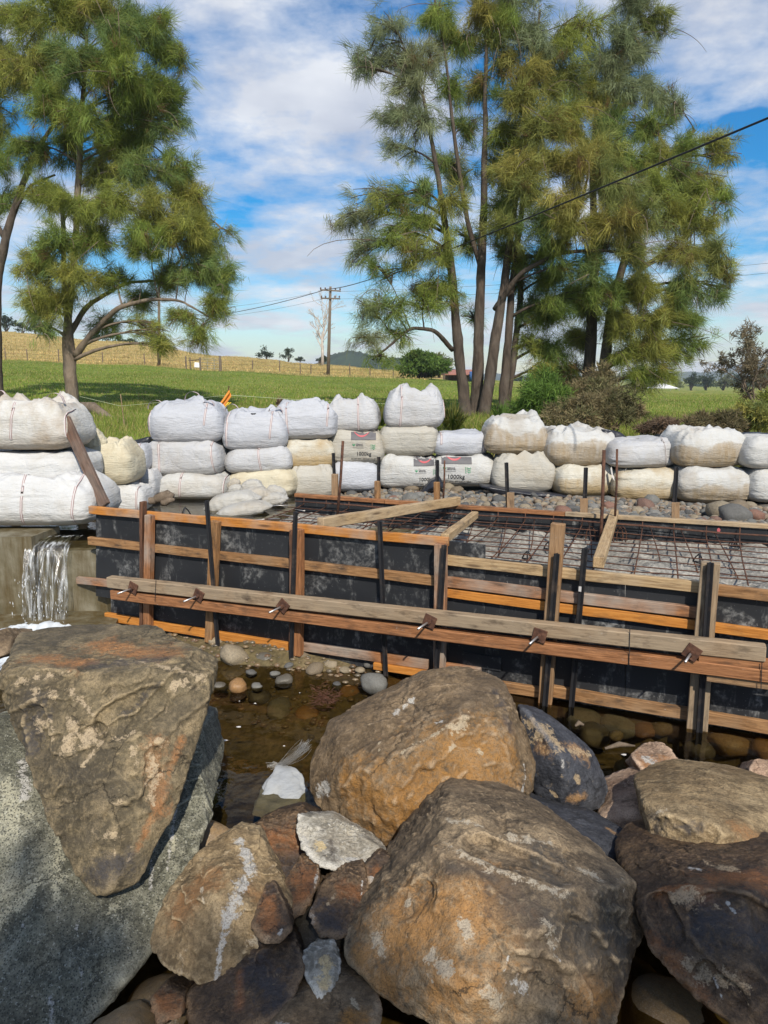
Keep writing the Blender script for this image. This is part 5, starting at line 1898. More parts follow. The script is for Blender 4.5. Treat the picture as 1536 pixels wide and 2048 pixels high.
# shoal gravel along the formwork foot
mb_V, mb_F, off = [], [], 0
for k in range(1100):
    x = rnd.uniform(-2.6, .9)
    y = front_y(x) - rnd.uniform(.02, 1.5) ** 1.3 - .02
    r = rnd.choice([.010, .014, .02, .03])
    z = float(bed_z(np.array([x]), np.array([y]))[0])
    if z < -.22: continue
    P = D2 * np.array([1, rnd.uniform(.6, .95), rnd.uniform(.45, .75)]) * r * (1 + .12 * vnoise(D2 * 1.6 + k, 3))[:, None]
    mb_V.append(P + np.array([x, y, z + r * .3])); mb_F.append(F2 + off); off += len(P)
obj('shoal_gravel', mesh_np('shoal_gravel', np.concatenate(mb_V), np.concatenate(mb_F), True), M['gravel_wet'], label='wet gravel shoal along the foot of the formwork', cat='gravel', kind='stuff', base=False)

# ---------------------------------------------------------------- riprap boulders
RM = {}
RM['olive'] = rock_mat('olive brown boulder', (0.068, 0.054, 0.032), (0.159, 0.124, 0.070), (0.297, 0.223, 0.124), pale=(0.42, 0.325, 0.21), rust=(0.33, 0.15, 0.055))
RM['granite'] = rock_mat('speckled grey boulder', (0.078, 0.078, 0.055), (0.163, 0.159, 0.114), (0.299, 0.286, 0.215), pale=(0.38, 0.36, 0.26), speckle=.9, fleck=.2, darkspots=.25, rough=.8)
RM['brown'] = rock_mat('brown boulder', (0.078, 0.052, 0.029), (0.176, 0.120, 0.065), (0.286, 0.208, 0.127), rust=(0.32, 0.155, 0.036), pale=(0.42, 0.345, 0.235), fleck=.2)
RM['mixed'] = rock_mat('rust and grey boulder', (0.061, 0.046, 0.030), (0.169, 0.121, 0.073), (0.338, 0.250, 0.149), rust=(0.37, 0.185, 0.055), dark=(0.030, 0.028, 0.025), pale=(0.42, 0.36, 0.27))
RM['tan'] = rock_mat('tan boulder', (0.13, 0.085, 0.04), (0.25, 0.175, 0.09), (0.38, 0.285, 0.16), rust=(0.26, 0.13, 0.05), pale=(0.55, 0.46, 0.33), darkspots=.25)
RM['umber'] = rock_mat('umber boulder', (0.028, 0.018, 0.012), (0.075, 0.047, 0.027), (0.18, 0.115, 0.06), rust=(0.24, 0.10, 0.035), pale=(0.36, 0.275, 0.175), darkspots=.6, rough=.55)
RM['blue'] = rock_mat('blue black boulder', (0.022, 0.024, 0.030), (0.042, 0.045, 0.056), (0.075, 0.078, 0.088), pale=(0.40, 0.30, 0.18), rust=(0.42, 0.24, 0.10), fleck=.25)
RM['pink'] = rock_mat('pinkish boulder', (0.22, 0.135, 0.085), (0.36, 0.24, 0.16), (0.48, 0.35, 0.25), pale=(0.55, 0.44, 0.32), darkspots=.25)
RM['chalk'] = rock_mat('chalky weathered rock', (0.26, 0.22, 0.16), (0.40, 0.36, 0.28), (0.52, 0.49, 0.42), pale=(0.55, 0.42, 0.22), dark=(0.028, 0.02, 0.016), rust=(0.20, 0.09, 0.04), darkspots=.7)

ALL_B = []


def hull_planes(pts):
    bm = bmesh.new()
    for p in pts: bm.verts.new(p)
    bmesh.ops.convex_hull(bm, input=bm.verts[:])
    bm.normal_update()
    pl = []
    for f in bm.faces:
        n = np.array(f.normal); d = float(n @ np.array(f.verts[0].co))
        ar = f.calc_area()
        if ar < 1e-7: continue
        pl.append((n, d, ar))
    bm.free()
    pl.sort(key=lambda t: -t[2])
    keep = []
    for n, d, a in pl:
        if all(n @ q[0] < .990 for q in keep): keep.append((n, d))
    return keep


def boulder(label, mat, outline, inner=(), thick=.8, shrink=.72, sub=7, seed=1, rough=.030, strata=0.0, sharp=110, cuts=44, patches=(), group='riprap boulders', drop=.12, name='boulder', lumps=.02, grow=1.015, recess=()):
    """outline/inner: (px, py, Y) points of the visible rock; the hidden side is closed behind them"""
    Fp = [at_y(*p) for p in outline]
    In = [at_y(*p) for p in inner]
    cen = sum(Fp, Vector()) / len(Fp)
    back = []
    for p in Fp:
        q = cen + (p - cen) * shrink
        back.append(q + Vector((0, thick, -drop)))
    pts = Fp + In + back
    c = sum(pts, Vector()) / len(pts)
    cn = np.array(c)
    planes = hull_planes([p - c for p in pts])
    N = np.array([p[0] for p in planes]); Dd = np.array([max(p[1], .02) for p in planes])
    # extra cleavage facets shaving corners
    rs = np.random.default_rng(seed)
    Nc = rs.normal(size=(cuts, 3)); Nc /= np.linalg.norm(Nc, axis=1)[:, None]
    hp = np.array([tuple(p - c) for p in pts])
    sup = (hp @ Nc.T).max(0)
    N = np.concatenate([N, Nc]); Dd = np.concatenate([Dd, np.maximum(sup * rs.uniform(.925, .995, cuts), .02)])
    D, Fc = icosphere(sub)
    A = np.clip(D @ N.T, 0, None) / Dd
    r = (A ** sharp).sum(1) ** (-1.0 / sharp) * grow
    size = float(np.median(r))
    P = D * r[:, None]
    # displacement: big lumps, chips and fine tooth
    Q = P / size
    s7 = seed * 7.7
    disp = lumps * size * fbm(Q * 1.6 + s7, 3, seed) + rough * size * fbm(Q * 4.5 + s7, 6, seed + 1, gain=.58)
    disp += rough * .8 * size * (fbm(Q * 2.6 + s7 + 3, 5, seed + 2, gain=.55, ridge=True) - .3)
    # stepped fracture ledges along the rock's own bedding
    bd = rs.normal(size=3); bd /= np.linalg.norm(bd)
    tt = (Q @ bd) * 4.5 + .9 * fbm(Q * 1.7 + s7, 3, seed + 12)
    disp += rough * 1.7 * size * (sstep(.0, .12, tt % 1.0) - (tt % 1.0)) * sstep(-.25, .3, vnoise(Q * 1.3 + s7, seed + 14))
    bd2 = rs.normal(size=3); bd2 /= np.linalg.norm(bd2)
    t2_ = (Q @ bd2) * 8.5 + 1.4 * fbm(Q * 2.3 + s7 + 4, 4, seed + 15)
    disp += rough * .9 * size * (sstep(.0, .15, t2_ % 1.0) - (t2_ % 1.0)) * sstep(.0, .4, vnoise(Q * 1.9 + s7 + 8, seed + 16))
    # conchoidal chips: planar bites out of edges
    ce = vnoise(Q * 2.3 + s7, seed + 9)
    disp -= rough * 1.5 * size * sstep(.28, .36, ce) * (.6 + .4 * fbm(Q * 8, 2, seed))
    if strata:
        t = Q @ np.array([.35, .25, 1.0]) * 7 + 1.2 * fbm(Q * 2, 3, seed + 5)
        disp += strata * size * (np.abs((t % 1.0) - .5) * 2 - .5)
    disp += .007 * fbm(P * 30 + s7, 4, seed + 8, gain=.6) * min(1, size * 2)
    W0 = P + cn
    z0 = W0[:, 1] * CP - (W0[:, 2] - CAM_H) * SP
    px0 = 768 + F * W0[:, 0] / z0; py0 = 1024 - F * (W0[:, 1] * SP + (W0[:, 2] - CAM_H) * CP) / z0

    def pick0(x, y):
        d2 = (px0 - x) ** 2 + (py0 - y) ** 2
        near = np.where(d2 < max(18.0 ** 2, d2.min() * 1.5 + 1))[0]
        return W0[near[np.argmin(z0[near])]]
    for (xa_, ya_, xb_, yb_, wd, dep) in recess:      # broken-away faces with a ragged lip
        a, b = pick0(xa_, ya_), pick0(xb_, yb_)
        rad = wd * depth_of(Vector(a)) / F
        ab = b - a
        t = np.clip(((W0 - a) @ ab) / max(float(ab @ ab), 1e-9), 0, 1)
        dist = np.linalg.norm(W0 - (a + t[:, None] * ab), axis=1) + rad * .35 * fbm(W0 * 6, 3, seed + 31)
        disp -= dep * sstep(rad, rad * .78, dist)
    P = P + D * disp[:, None]
    W = P + cn
    me = mesh_np(name, W, Fc, True)
    # patches painted on the rock itself, found by where they sit on its visible side
    z = W[:, 1] * CP - (W[:, 2] - CAM_H) * SP
    yy_ = W[:, 1] * SP + (W[:, 2] - CAM_H) * CP
    px = 768 + F * W[:, 0] / z; py = 1024 - F * yy_ / z
    att = np.zeros((len(W), 4), np.float32)

    def pick(x, y):
        d2 = (px - x) ** 2 + (py - y) ** 2
        near = np.where(d2 < max(18.0 ** 2, d2.min() * 1.5 + 1))[0]
        return W[near[np.argmin(z[near])]]
    for pt in patches:
        ch = {'pale': 0, 'rust': 1, 'dark': 2, 'white': 3}[pt[0]]
        if len(pt) == 4:
            a = b = pick(pt[1], pt[2]); wd = pt[3]
        else:
            a, b = pick(pt[1], pt[2]), pick(pt[3], pt[4]); wd = pt[5]
        rad = wd * depth_of(Vector(a)) / F
        ab = b - a
        L2 = float(ab @ ab)
        t = np.clip(((W - a) @ ab) / L2, 0, 1) if L2 > 1e-9 else np.zeros(len(W))
        dist = np.linalg.norm(W - (a + t[:, None] * ab), axis=1)
        wob = 1 + .35 * fbm(W * 9 + ch, 3, seed + 20)
        val = np.clip(1.0 - .5 * dist / (rad * wob), 0, 1) ** 1.0
        val = np.where(dist < rad * 2.0, val, 0)
        att[:, ch] = np.maximum(att[:, ch], val)
    float_color(me, 'patch', att)
    o = obj(name, me, RM[mat], label=label, cat='boulder', group=group)
    ALL_B.append(o)
    return o


# great wedge at the left, resting on the speckled rock
boulder('big olive brown wedge-shaped boulder with pale veins, resting on a speckled grey rock', 'olive',
        [(2, 1345, 3.45), (14, 1300, 3.75), (45, 1262, 4.2), (130, 1246, 4.3), (330, 1262, 4.15), (442, 1318, 3.65), (430, 1375, 3.42), (392, 1490, 3.25), (338, 1650, 3.0), (268, 1785, 2.80), (210, 1818, 2.74), (165, 1780, 2.80), (116, 1640, 3.0), (62, 1520, 3.15), (12, 1430, 3.3)],
        [(30, 1342, 3.38), (200, 1358, 3.28), (300, 1345, 3.30), (405, 1362, 3.38), (180, 1480, 3.12), (230, 1650, 2.88)],
        thick=.5, shrink=.6, seed=3, rough=.023, drop=.05, recess=[(230, 1430, 330, 1400, 40, .035), (160, 1470, 180, 1460, 26, .02), (325, 1500, 318, 1590, 20, .02), (60, 1420, 70, 1470, 30, .03), (220, 1640, 230, 1700, 40, .02)],
        patches=[('rust', 190, 1270, 330, 1290, 40), ('rust', 80, 1300, 160, 1310, 30), ('dark', 180, 1315, 330, 1300, 18), ('dark', 55, 1400, 60, 1480, 24), ('pale', 30, 1345, 110, 1335, 10), ('pale', 95, 1370, 100, 1380, 8),
                 ('pale', 350, 1320, 420, 1345, 9), ('pale', 240, 1300, 340, 1320, 5), ('pale', 130, 1370, 200, 1425, 8), ('pale', 140, 1480, 190, 1455, 20), ('pale', 130, 1428, 140, 1440, 14),
                 ('pale', 155, 1520, 200, 1470, 6), ('pale', 200, 1470, 260, 1450, 6), ('rust', 325, 1500, 320, 1600, 22), ('pale', 328, 1500, 318, 1590, 16), ('pale', 225, 1590, 238, 1615, 7), ('pale', 195, 1660, 215, 1665, 7),
                 ('pale', 268, 1480, 280, 1510, 7), ('pale', 360, 1360, 390, 1345, 12), ('rust', 380, 1480, 290, 1700, 9), ('dark', 190, 1740, 260, 1710, 30), ('pale', 70, 1430, 85, 1470, 12), ('pale', 240, 1670, 243, 1695, 4),
                 ('dark', 260, 1420, 330, 1380, 8), ('pale', 60, 1365, 62, 1390, 10)])
boulder('huge speckled grey boulder with white streaks under the wedge-shaped boulder', 'granite',
        [(-60, 1440, 3.5), (60, 1500, 3.55), (250, 1470, 3.75), (388, 1478, 3.75), (398, 1560, 3.55), (412, 1650, 3.3), (352, 1770, 3.0), (335, 1850, 2.85), (300, 1935, 2.65), (180, 2040, 2.45), (120, 2110, 2.38), (-80, 2110, 2.38)],
        [(100, 1720, 2.95), (20, 1600, 3.2)], thick=1.0, shrink=.7, seed=5, rough=.030, lumps=.03, sub=7,
        patches=[('white', 372, 1530, 335, 1720, 3.5), ('white', 310, 1640, 300, 1760, 4), ('white', 395, 1490, 372, 1530, 2), ('pale', 130, 1660, 120, 1780, 10), ('white', 58, 1510, 55, 1580, 11), ('pale', 20, 1560, 30, 1640, 26),
                 ('white', 110, 1990, 100, 2040, 6), ('white', 40, 1840, 48, 1870, 5), ('pale', 230, 1800, 240, 1830, 16), ('white', 165, 1840, 150, 1960, 2), ('pale', 10, 1830, 60, 1760, 18), ('pale', 350, 1640, 345, 1690, 6)])
boulder('great centre boulder with a grey shoulder and amber brown underside', 'brown',
        [(610, 1600, 3.75), (618, 1535, 3.88), (650, 1452, 4.0), (790, 1385, 4.2), (860, 1350, 4.3), (950, 1340, 4.35), (1012, 1364, 4.2), (1042, 1440, 4.0), (1080, 1555, 3.8), (1064, 1615, 3.7), (1020, 1670, 3.6), (830, 1714, 3.5), (745, 1695, 3.55), (690, 1650, 3.62)],
        [(745, 1560, 3.50), (930, 1440, 3.70), (1012, 1452, 3.76), (1010, 1580, 3.50), (850, 1620, 3.40), (655, 1590, 3.66)], thick=.75, shrink=.62, seed=11, rough=0.028, drop=.10, lumps=.012, recess=[(880, 1600, 980, 1540, 90, .03), (930, 1450, 960, 1440, 30, .02), (800, 1420, 810, 1400, 22, .02)],
        patches=[('rust', 800, 1640, 960, 1540, 95), ('rust', 900, 1480, 1010, 1500, 60), ('rust', 700, 1590, 760, 1620, 50), ('pale', 800, 1490, 900, 1432, 6), ('pale', 925, 1440, 950, 1432, 13), ('white', 795, 1410, 812, 1385, 8),
                 ('pale', 912, 1475, 912, 1482, 6), ('white', 625, 1595, 640, 1580, 14), ('dark', 1000, 1370, 1035, 1450, 14), ('white', 1010, 1570, 1015, 1580, 10), ('pale', 960, 1485, 965, 1490, 7), ('white', 868, 1430, 875, 1428, 6),
                 ('white', 1062, 1520, 1060, 1590, 5), ('pale', 750, 1470, 753, 1485, 4), ('dark', 860, 1680, 960, 1640, 26)])
boulder('broad front boulder, rust brown on one flank, dark grey beyond a pale ledge', 'mixed',
        [(678, 1868, 2.68), (790, 1738, 2.9), (892, 1614, 3.05), (1110, 1660, 3.0), (1266, 1752, 2.85), (1290, 1850, 2.72), (1235, 2080, 2.32), (1080, 2110, 2.2), (880, 2080, 2.2), (705, 1945, 2.48)],
        [(880, 1692, 2.76), (1145, 1785, 2.52), (1000, 1735, 2.60), (940, 1960, 2.18), (1150, 1950, 2.32)], thick=.7, shrink=.65, seed=17, rough=0.032, drop=.05, lumps=.02, recess=[(960, 1672, 1110, 1732, 46, .045), (1180, 1880, 1230, 1960, 55, .03), (800, 1800, 830, 1780, 36, .02), (1030, 1930, 1120, 1960, 40, .02)],
        patches=[('rust', 780, 1870, 960, 1800, 95), ('rust', 860, 1960, 960, 2000, 70), ('rust', 1180, 2010, 1230, 1990, 40), ('dark', 1010, 1780, 1110, 1830, 55), ('dark', 1170, 1860, 1250, 1900, 60), ('dark', 900, 1720, 990, 1740, 22),
                 ('pale', 885, 1680, 1000, 1720, 13), ('pale', 1000, 1722, 1130, 1772, 13), ('pale', 1030, 1655, 1100, 1668, 12), ('pale', 900, 1622, 960, 1632, 12), ('pale', 740, 1860, 760, 1900, 14), ('pale', 860, 1900, 880, 1930, 16), ('pale', 930, 1830, 940, 1860, 12), ('pale', 990, 1990, 1020, 2010, 18), ('pale', 1160, 1720, 1200, 1740, 12), ('rust', 720, 1900, 760, 1960, 50), ('pale', 1105, 1835, 1112, 1880, 12), ('white', 1040, 1955, 1070, 1975, 13), ('white', 1120, 1950, 1122, 1958, 5),
                 ('pale', 800, 1800, 812, 1785, 9), ('white', 1110, 1885, 1125, 1905, 4), ('white', 1022, 1900, 1024, 1940, 3), ('dark', 1090, 1680, 1130, 1760, 34), ('pale', 1250, 1740, 1262, 1790, 4), ('pale', 840, 1950, 850, 1958, 6)])
boulder('tan slab-topped boulder overhanging a brown one at the bank edge', 'tan',
        [(1283, 1612, 3.3), (1310, 1585, 3.45), (1395, 1556, 3.65), (1480, 1560, 3.7), (1600, 1572, 3.75), (1700, 1640, 3.6), (1700, 1790, 3.0), (1540, 1772, 2.95), (1420, 1690, 3.1), (1370, 1700, 3.1), (1298, 1700, 3.15)],
        [(1330, 1640, 3.15), (1450, 1660, 3.05)], thick=.55, shrink=.7, sharp=26, seed=24, rough=.024, sub=7, recess=[(1300, 1660, 1400, 1660, 26, .018)],
        patches=[('dark', 1295, 1640, 1300, 1690, 22), ('dark', 1330, 1655, 1400, 1640, 10), ('pale', 1305, 1612, 1330, 1600, 8), ('dark', 1300, 1695, 1350, 1690, 16), ('rust', 1480, 1640, 1536, 1680, 26)])
boulder('dark brown front boulder with a tan brow and a long pale scar', 'umber',
        [(1273, 1790, 2.72), (1290, 1752, 2.85), (1330, 1712, 2.98), (1420, 1690, 3.05), (1560, 1680, 3.05), (1700, 1720, 2.95), (1720, 2120, 2.2), (1560, 2110, 2.2), (1450, 2050, 2.25), (1375, 1975, 2.38), (1305, 1900, 2.5), (1278, 1840, 2.62)],
        [(1350, 1790, 2.62), (1480, 1780, 2.58), (1500, 1900, 2.36)], thick=.6, shrink=.7, seed=29, rough=0.034, recess=[(1440, 1830, 1540, 1870, 70, .03), (1310, 1790, 1330, 1850, 30, .03), (1400, 1950, 1460, 1990, 30, .03)],
        patches=[('pale', 1420, 1712, 1475, 1722, 14), ('rust', 1320, 1775, 1390, 1760, 26), ('pale', 1330, 1790, 1380, 1770, 18), ('pale', 1370, 1925, 1470, 1985, 18), ('rust', 1310, 1870, 1400, 1980, 22), ('white', 1450, 1790, 1470, 1808, 5),
                 ('pale', 1430, 1795, 1440, 1800, 6), ('dark', 1400, 1830, 1520, 1850, 50), ('white', 1410, 1960, 1430, 1985, 5), ('rust', 1430, 1740, 1520, 1740, 40), ('white', 1378, 1716, 1400, 1722, 8)])
boulder('round boulder with a tan crust above and blue-black face below', 'blue',
        [(1040, 1415, 4.05), (1088, 1425, 4.1), (1120, 1448, 4.1), (1128, 1472, 4.05), (1172, 1488, 4.0), (1200, 1520, 3.95), (1216, 1580, 3.9), (1202, 1612, 3.85), (1150, 1632, 3.8), (1085, 1612, 3.8), (1052, 1560, 3.85)],
        [(1120, 1510, 3.75), (1140, 1580, 3.72)], thick=.5, sub=6, seed=31, rough=.022,
        patches=[('pale', 1055, 1450, 1120, 1470, 24), ('rust', 1070, 1490, 1180, 1495, 16), ('pale', 1130, 1490, 1195, 1500, 10), ('pale', 1168, 1552, 1172, 1558, 8), ('white', 1140, 1522, 1141, 1528, 6), ('pale', 1085, 1580, 1095, 1600, 5), ('rust', 1140, 1612, 1180, 1605, 10), ('pale', 1110, 1560, 1113, 1563, 4)])
boulder('low blue-black boulder wedged behind the broad front boulder', 'blue',
        [(1025, 1650, 3.45), (1058, 1604, 3.62), (1120, 1612, 3.65), (1195, 1632, 3.6), (1262, 1668, 3.45), (1292, 1715, 3.3), (1298, 1765, 3.2), (1200, 1790, 3.15), (1050, 1720, 3.25)],
        [(1150, 1680, 3.25)], thick=.4, sub=6, seed=37, rough=.02, patches=[('pale', 1095, 1622, 1100, 1645, 5), ('rust', 1220, 1640, 1240, 1655, 6)])
boulder('pinkish tan boulder behind the low blue-black one', 'pink',
        [(1196, 1640, 3.72), (1228, 1600, 3.85), (1285, 1575, 3.95), (1325, 1556, 4.0), (1400, 1560, 4.0), (1420, 1600, 3.9), (1385, 1660, 3.65), (1290, 1690, 3.55)],
        [(1260, 1630, 3.65)], thick=.45, sub=6, seed=41, rough=.035, patches=[('dark', 1320, 1570, 1390, 1568, 14), ('pale', 1290, 1595, 1292, 1598, 7)])
boulder('wet orange rock rising from the water near the bank', 'pink',
        [(1262, 1510, 4.35), (1290, 1484, 4.5), (1330, 1486, 4.5), (1370, 1540, 4.2), (1350, 1570, 4.1), (1300, 1565, 4.1)],
        thick=.25, sub=5, seed=43, rough=.03, drop=.2, patches=[('rust', 1300, 1520, 1350, 1530, 40), ('white', 1295, 1500, 1300, 1510, 10)])
boulder('smooth pinkish stone half in the water at the bank', 'pink',
        [(1500, 1535, 4.25), (1510, 1518, 4.35), (1545, 1520, 4.35), (1580, 1545, 4.2), (1560, 1580, 4.1), (1505, 1570, 4.15)], thick=.25, sub=5, seed=47, rough=.02, drop=.15)
# cluster in the gap
boulder('tan slab with a thick white mineral vein leaning on the speckled boulder', 'tan',
        [(296, 1888, 2.62), (330, 1790, 2.8), (395, 1705, 2.98), (470, 1652, 3.12), (515, 1660, 3.1), (552, 1740, 2.92), (585, 1825, 2.75), (545, 1890, 2.62), (492, 1955, 2.5), (400, 1975, 2.46), (325, 1935, 2.54)],
        [(430, 1780, 2.72), (430, 1880, 2.56)], thick=.35, sub=7, seed=54, rough=.034, strata=.016,
        patches=[('white', 492, 1668, 500, 1720, 13), ('white', 500, 1720, 470, 1800, 17), ('white', 470, 1800, 440, 1870, 12), ('white', 440, 1870, 430, 1945, 11), ('rust', 350, 1800, 420, 1740, 30), ('pale', 540, 1840, 520, 1870, 14), ('rust', 500, 1760, 545, 1780, 16), ('pale', 395, 1760, 398, 1790, 3)])
boulder('brown boulder rising behind the white-veined slab', 'umber',
        [(478, 1672, 3.3), (535, 1640, 3.4), (600, 1626, 3.45), (650, 1655, 3.4), (660, 1740, 3.2), (640, 1820, 3.0), (560, 1820, 2.95), (520, 1740, 3.1)], thick=.4, sub=6, seed=59, rough=0.050,
        patches=[('rust', 530, 1660, 610, 1660, 26), ('rust', 545, 1700, 548, 1720, 12), ('dark', 600, 1720, 610, 1760, 30)])
boulder('chalky white rock with dark pits below the great centre boulder', 'chalk',
        [(588, 1652, 3.25), (600, 1632, 3.32), (655, 1634, 3.35), (690, 1665, 3.28), (755, 1692, 3.2), (792, 1722, 3.12), (760, 1758, 3.0), (690, 1750, 2.98), (635, 1735, 3.0), (605, 1700, 3.1)], thick=.3, sub=6, seed=61, rough=0.080, lumps=.09,
        patches=[('pale', 640, 1670, 650, 1690, 12), ('dark', 662, 1670, 668, 1720, 10), ('white', 602, 1660, 615, 1700, 14), ('dark', 640, 1715, 680, 1735, 8), ('white', 700, 1700, 740, 1715, 10)])
boulder('umber rock with pale rims below the chalky rock', 'umber',
        [(640, 1775, 2.85), (680, 1740, 2.95), (725, 1728, 2.98), (736, 1770, 2.88), (732, 1830, 2.74), (690, 1880, 2.62), (640, 1885, 2.6), (615, 1830, 2.7)], thick=.3, sub=6, seed=67, rough=0.065,
        patches=[('rust', 690, 1760, 720, 1770, 18), ('dark', 640, 1810, 670, 1840, 26), ('white', 730, 1745, 735, 1830, 2.5), ('pale', 655, 1790, 665, 1770, 4), ('white', 625, 1800, 620, 1830, 8)])
boulder('small reddish rock between the chalky rock and the broad front boulder', 'umber',
        [(722, 1735, 3.0), (760, 1700, 3.1), (795, 1722, 3.06), (790, 1770, 2.95), (740, 1800, 2.85)], thick=.25, sub=5, seed=71, rough=0.070, patches=[('rust', 760, 1730, 775, 1740, 22), ('white', 745, 1740, 750, 1750, 6)])
boulder('rusty rounded rock in the gap right of the white vein', 'umber',
        [(565, 1770, 2.92), (600, 1712, 3.08), (635, 1715, 3.08), (640, 1760, 2.95), (610, 1830, 2.76), (575, 1850, 2.72)], thick=.25, sub=5, seed=73, rough=0.060, patches=[('rust', 610, 1730, 600, 1790, 24), ('white', 632, 1720, 630, 1760, 3)])
boulder('triangular rust rock with dusty spots beside the white-veined slab', 'umber',
        [(500, 1850, 2.6), (530, 1770, 2.78), (548, 1762, 2.8), (575, 1820, 2.66), (585, 1860, 2.58), (560, 1890, 2.52), (520, 1890, 2.52)], thick=.2, sub=5, seed=79, rough=0.050, patches=[('rust', 535, 1790, 550, 1830, 20), ('pale', 520, 1880, 545, 1885, 10), ('white', 555, 1845, 565, 1850, 6)])
boulder('dark umber boulder under the white-veined slab', 'umber',
        [(362, 2000, 2.45), (425, 1945, 2.52), (500, 1880, 2.62), (590, 1885, 2.6), (615, 1950, 2.45), (570, 2035, 2.3), (480, 2090, 2.22), (390, 2070, 2.28)], thick=.35, sub=6, seed=83, rough=0.045, patches=[('rust', 470, 1930, 480, 1990, 10), ('dark', 520, 1920, 560, 1980, 40)])
boulder('pale pointed rock hanging nose-down in the gap', 'chalk',
        [(604, 1905, 2.55), (632, 1880, 2.6), (668, 1885, 2.6), (682, 1925, 2.52), (672, 1985, 2.4), (655, 2035, 2.3), (632, 1985, 2.38), (606, 1950, 2.46)], thick=.18, sub=5, seed=89, rough=0.070, patches=[('pale', 645, 1910, 650, 1950, 16), ('dark', 615, 1938, 618, 1942, 6), ('white', 640, 1985, 650, 2010, 10)])
boulder('low olive brown boulder at the bottom of the gap', 'brown',
        [(520, 2080, 2.2), (580, 2000, 2.36), (650, 1960, 2.45), (740, 1970, 2.42), (765, 2010, 2.32), (750, 2110, 2.12), (600, 2120, 2.1)], thick=.4, sub=6, seed=97, rough=0.045, patches=[('pale', 700, 1985, 720, 2000, 8), ('rust', 700, 2020, 740, 2030, 24), ('white', 545, 2030, 560, 2035, 10), ('pale', 585, 1975, 588, 1980, 4)])
boulder('small rusty block below the speckled boulder', 'umber',
        [(296, 2000, 2.42), (330, 1965, 2.5), (368, 1990, 2.44), (362, 2040, 2.32), (310, 2060, 2.28)], thick=.25, sub=5, seed=101, rough=.03, patches=[('rust', 330, 1990, 340, 2020, 30)])
boulder('grey stone left of the wedge-shaped boulder at the stream', 'brown',
        [(-40, 1290, 4.6), (-10, 1262, 4.75), (15, 1255, 4.8), (24, 1275, 4.7), (10, 1310, 4.5), (-40, 1330, 4.4)], thick=.4, sub=5, seed=103, rough=.03)
boulder('brown boulder past the tan slab-topped boulder', 'brown',
        [(1690, 1700, 3.3), (1760, 1600, 3.6), (1950, 1590, 3.7), (2080, 1700, 3.4), (2060, 1950, 2.7), (1850, 2020, 2.55), (1720, 1900, 2.75)], [(1860, 1750, 2.95)], thick=.6, sub=6, seed=107, rough=.03, patches=[('rust', 1850, 1800, 1950, 1780, 60), ('pale', 1800, 1700, 1840, 1690, 12)])
boulder('olive boulder past the outer flank of the speckled boulder', 'olive',
        [(-420, 1750, 3.2), (-330, 1560, 3.6), (-150, 1500, 3.75), (-40, 1580, 3.4), (-60, 1900, 2.8), (-250, 2050, 2.5), (-400, 1950, 2.7)], [(-220, 1720, 3.0)], thick=.6, sub=6, seed=109, rough=.03)
# filling stones low in the dark gaps
rnd2 = random.Random(5)
GAPL = ['dark wet stone under ' + t for t in ('the speckled boulder beside the pool', 'the small rusty block', 'the low blue-black boulder', 'the broad front boulder on its dark side', 'the dark brown tan-browed boulder', 'the small reddish rock',
        'the great centre boulder', 'the pale pointed rock', 'the speckled boulder below the rusty block', 'the outer flank of the speckled boulder', 'the outer flank of the wedge-shaped boulder', 'the outer end of the tan slab-topped boulder')]
for i, (px, py, Yq, r) in enumerate(((420, 1700, 3.5, .2), (330, 2030, 2.6, .2), (1000, 1720, 3.3, .25), (1270, 2000, 2.75, .22), (1340, 2060, 2.6, .25), (780, 1830, 2.95, .22), (820, 1740, 3.25, .2), (640, 1880, 2.85, .2), (240, 2090, 2.3, .16), (-200, 1960, 2.5, .25), (-150, 1600, 3.3, .25), (1750, 1850, 2.7, .2))):
    p = at_y(px, py, Yq)
    o = stone((p.x, p.y, min(p.z, .1)), r, 'cobble_wet', GAPL[i], 'dark stones deep in the gaps', 'gap_stone', cat='stone')

def bez_(a, b, c, n=6): return [a * (1 - t) ** 2 + b * (2 * t * (1 - t)) + c * t ** 2 for t in np.linspace(0, 1, n)]


# torn white sack caught against the centre boulder
neck = at_y(560, 1528, 4.40)
bl_, br_ = at_y(522, 1628, 4.08), at_y(618, 1632, 4.02)
bl_.z = br_.z = -.06
nu_, nv_ = 44, 30
V = []
for j in range(nv_):
    t = j / (nv_ - 1)
    for i in range(nu_):
        a_ = 2 * math.pi * i / nu_
        rx_ = (.02 + .155 * t ** .75) * (1 + .10 * math.sin(a_ * 7 + t * 2) * (1 - .3 * t))
        cxy = neck.lerp((bl_ + br_) / 2, t)
        V.append((cxy.x + math.cos(a_) * rx_ + .03 * math.sin(t * 4), cxy.y + math.sin(a_) * rx_ * .7, cxy.z + .03 * math.sin(math.pi * t)))
V = np.array(V)
V += .032 * np.stack([fbm(V * 9, 4, 61), fbm(V * 9 + 5, 4, 62), .6 * fbm(V * 9 + 9, 4, 63)], 1)
idx = np.arange(nu_ * nv_).reshape(nv_, nu_); i2 = np.roll(idx, -1, axis=1)
Qs = np.stack([idx[:-1].ravel(), idx[1:].ravel(), i2[1:].ravel(), i2[:-1].ravel()], 1)
sk = empty('torn_sack', (neck.x, neck.y - .2, -.06), 'torn white woven sack half sunk beside the great centre boulder', 'sack')
obj('sack_cloth', mesh_np('sack_cloth', V, Qs, True), M['sack'], sk)
mb = MB()
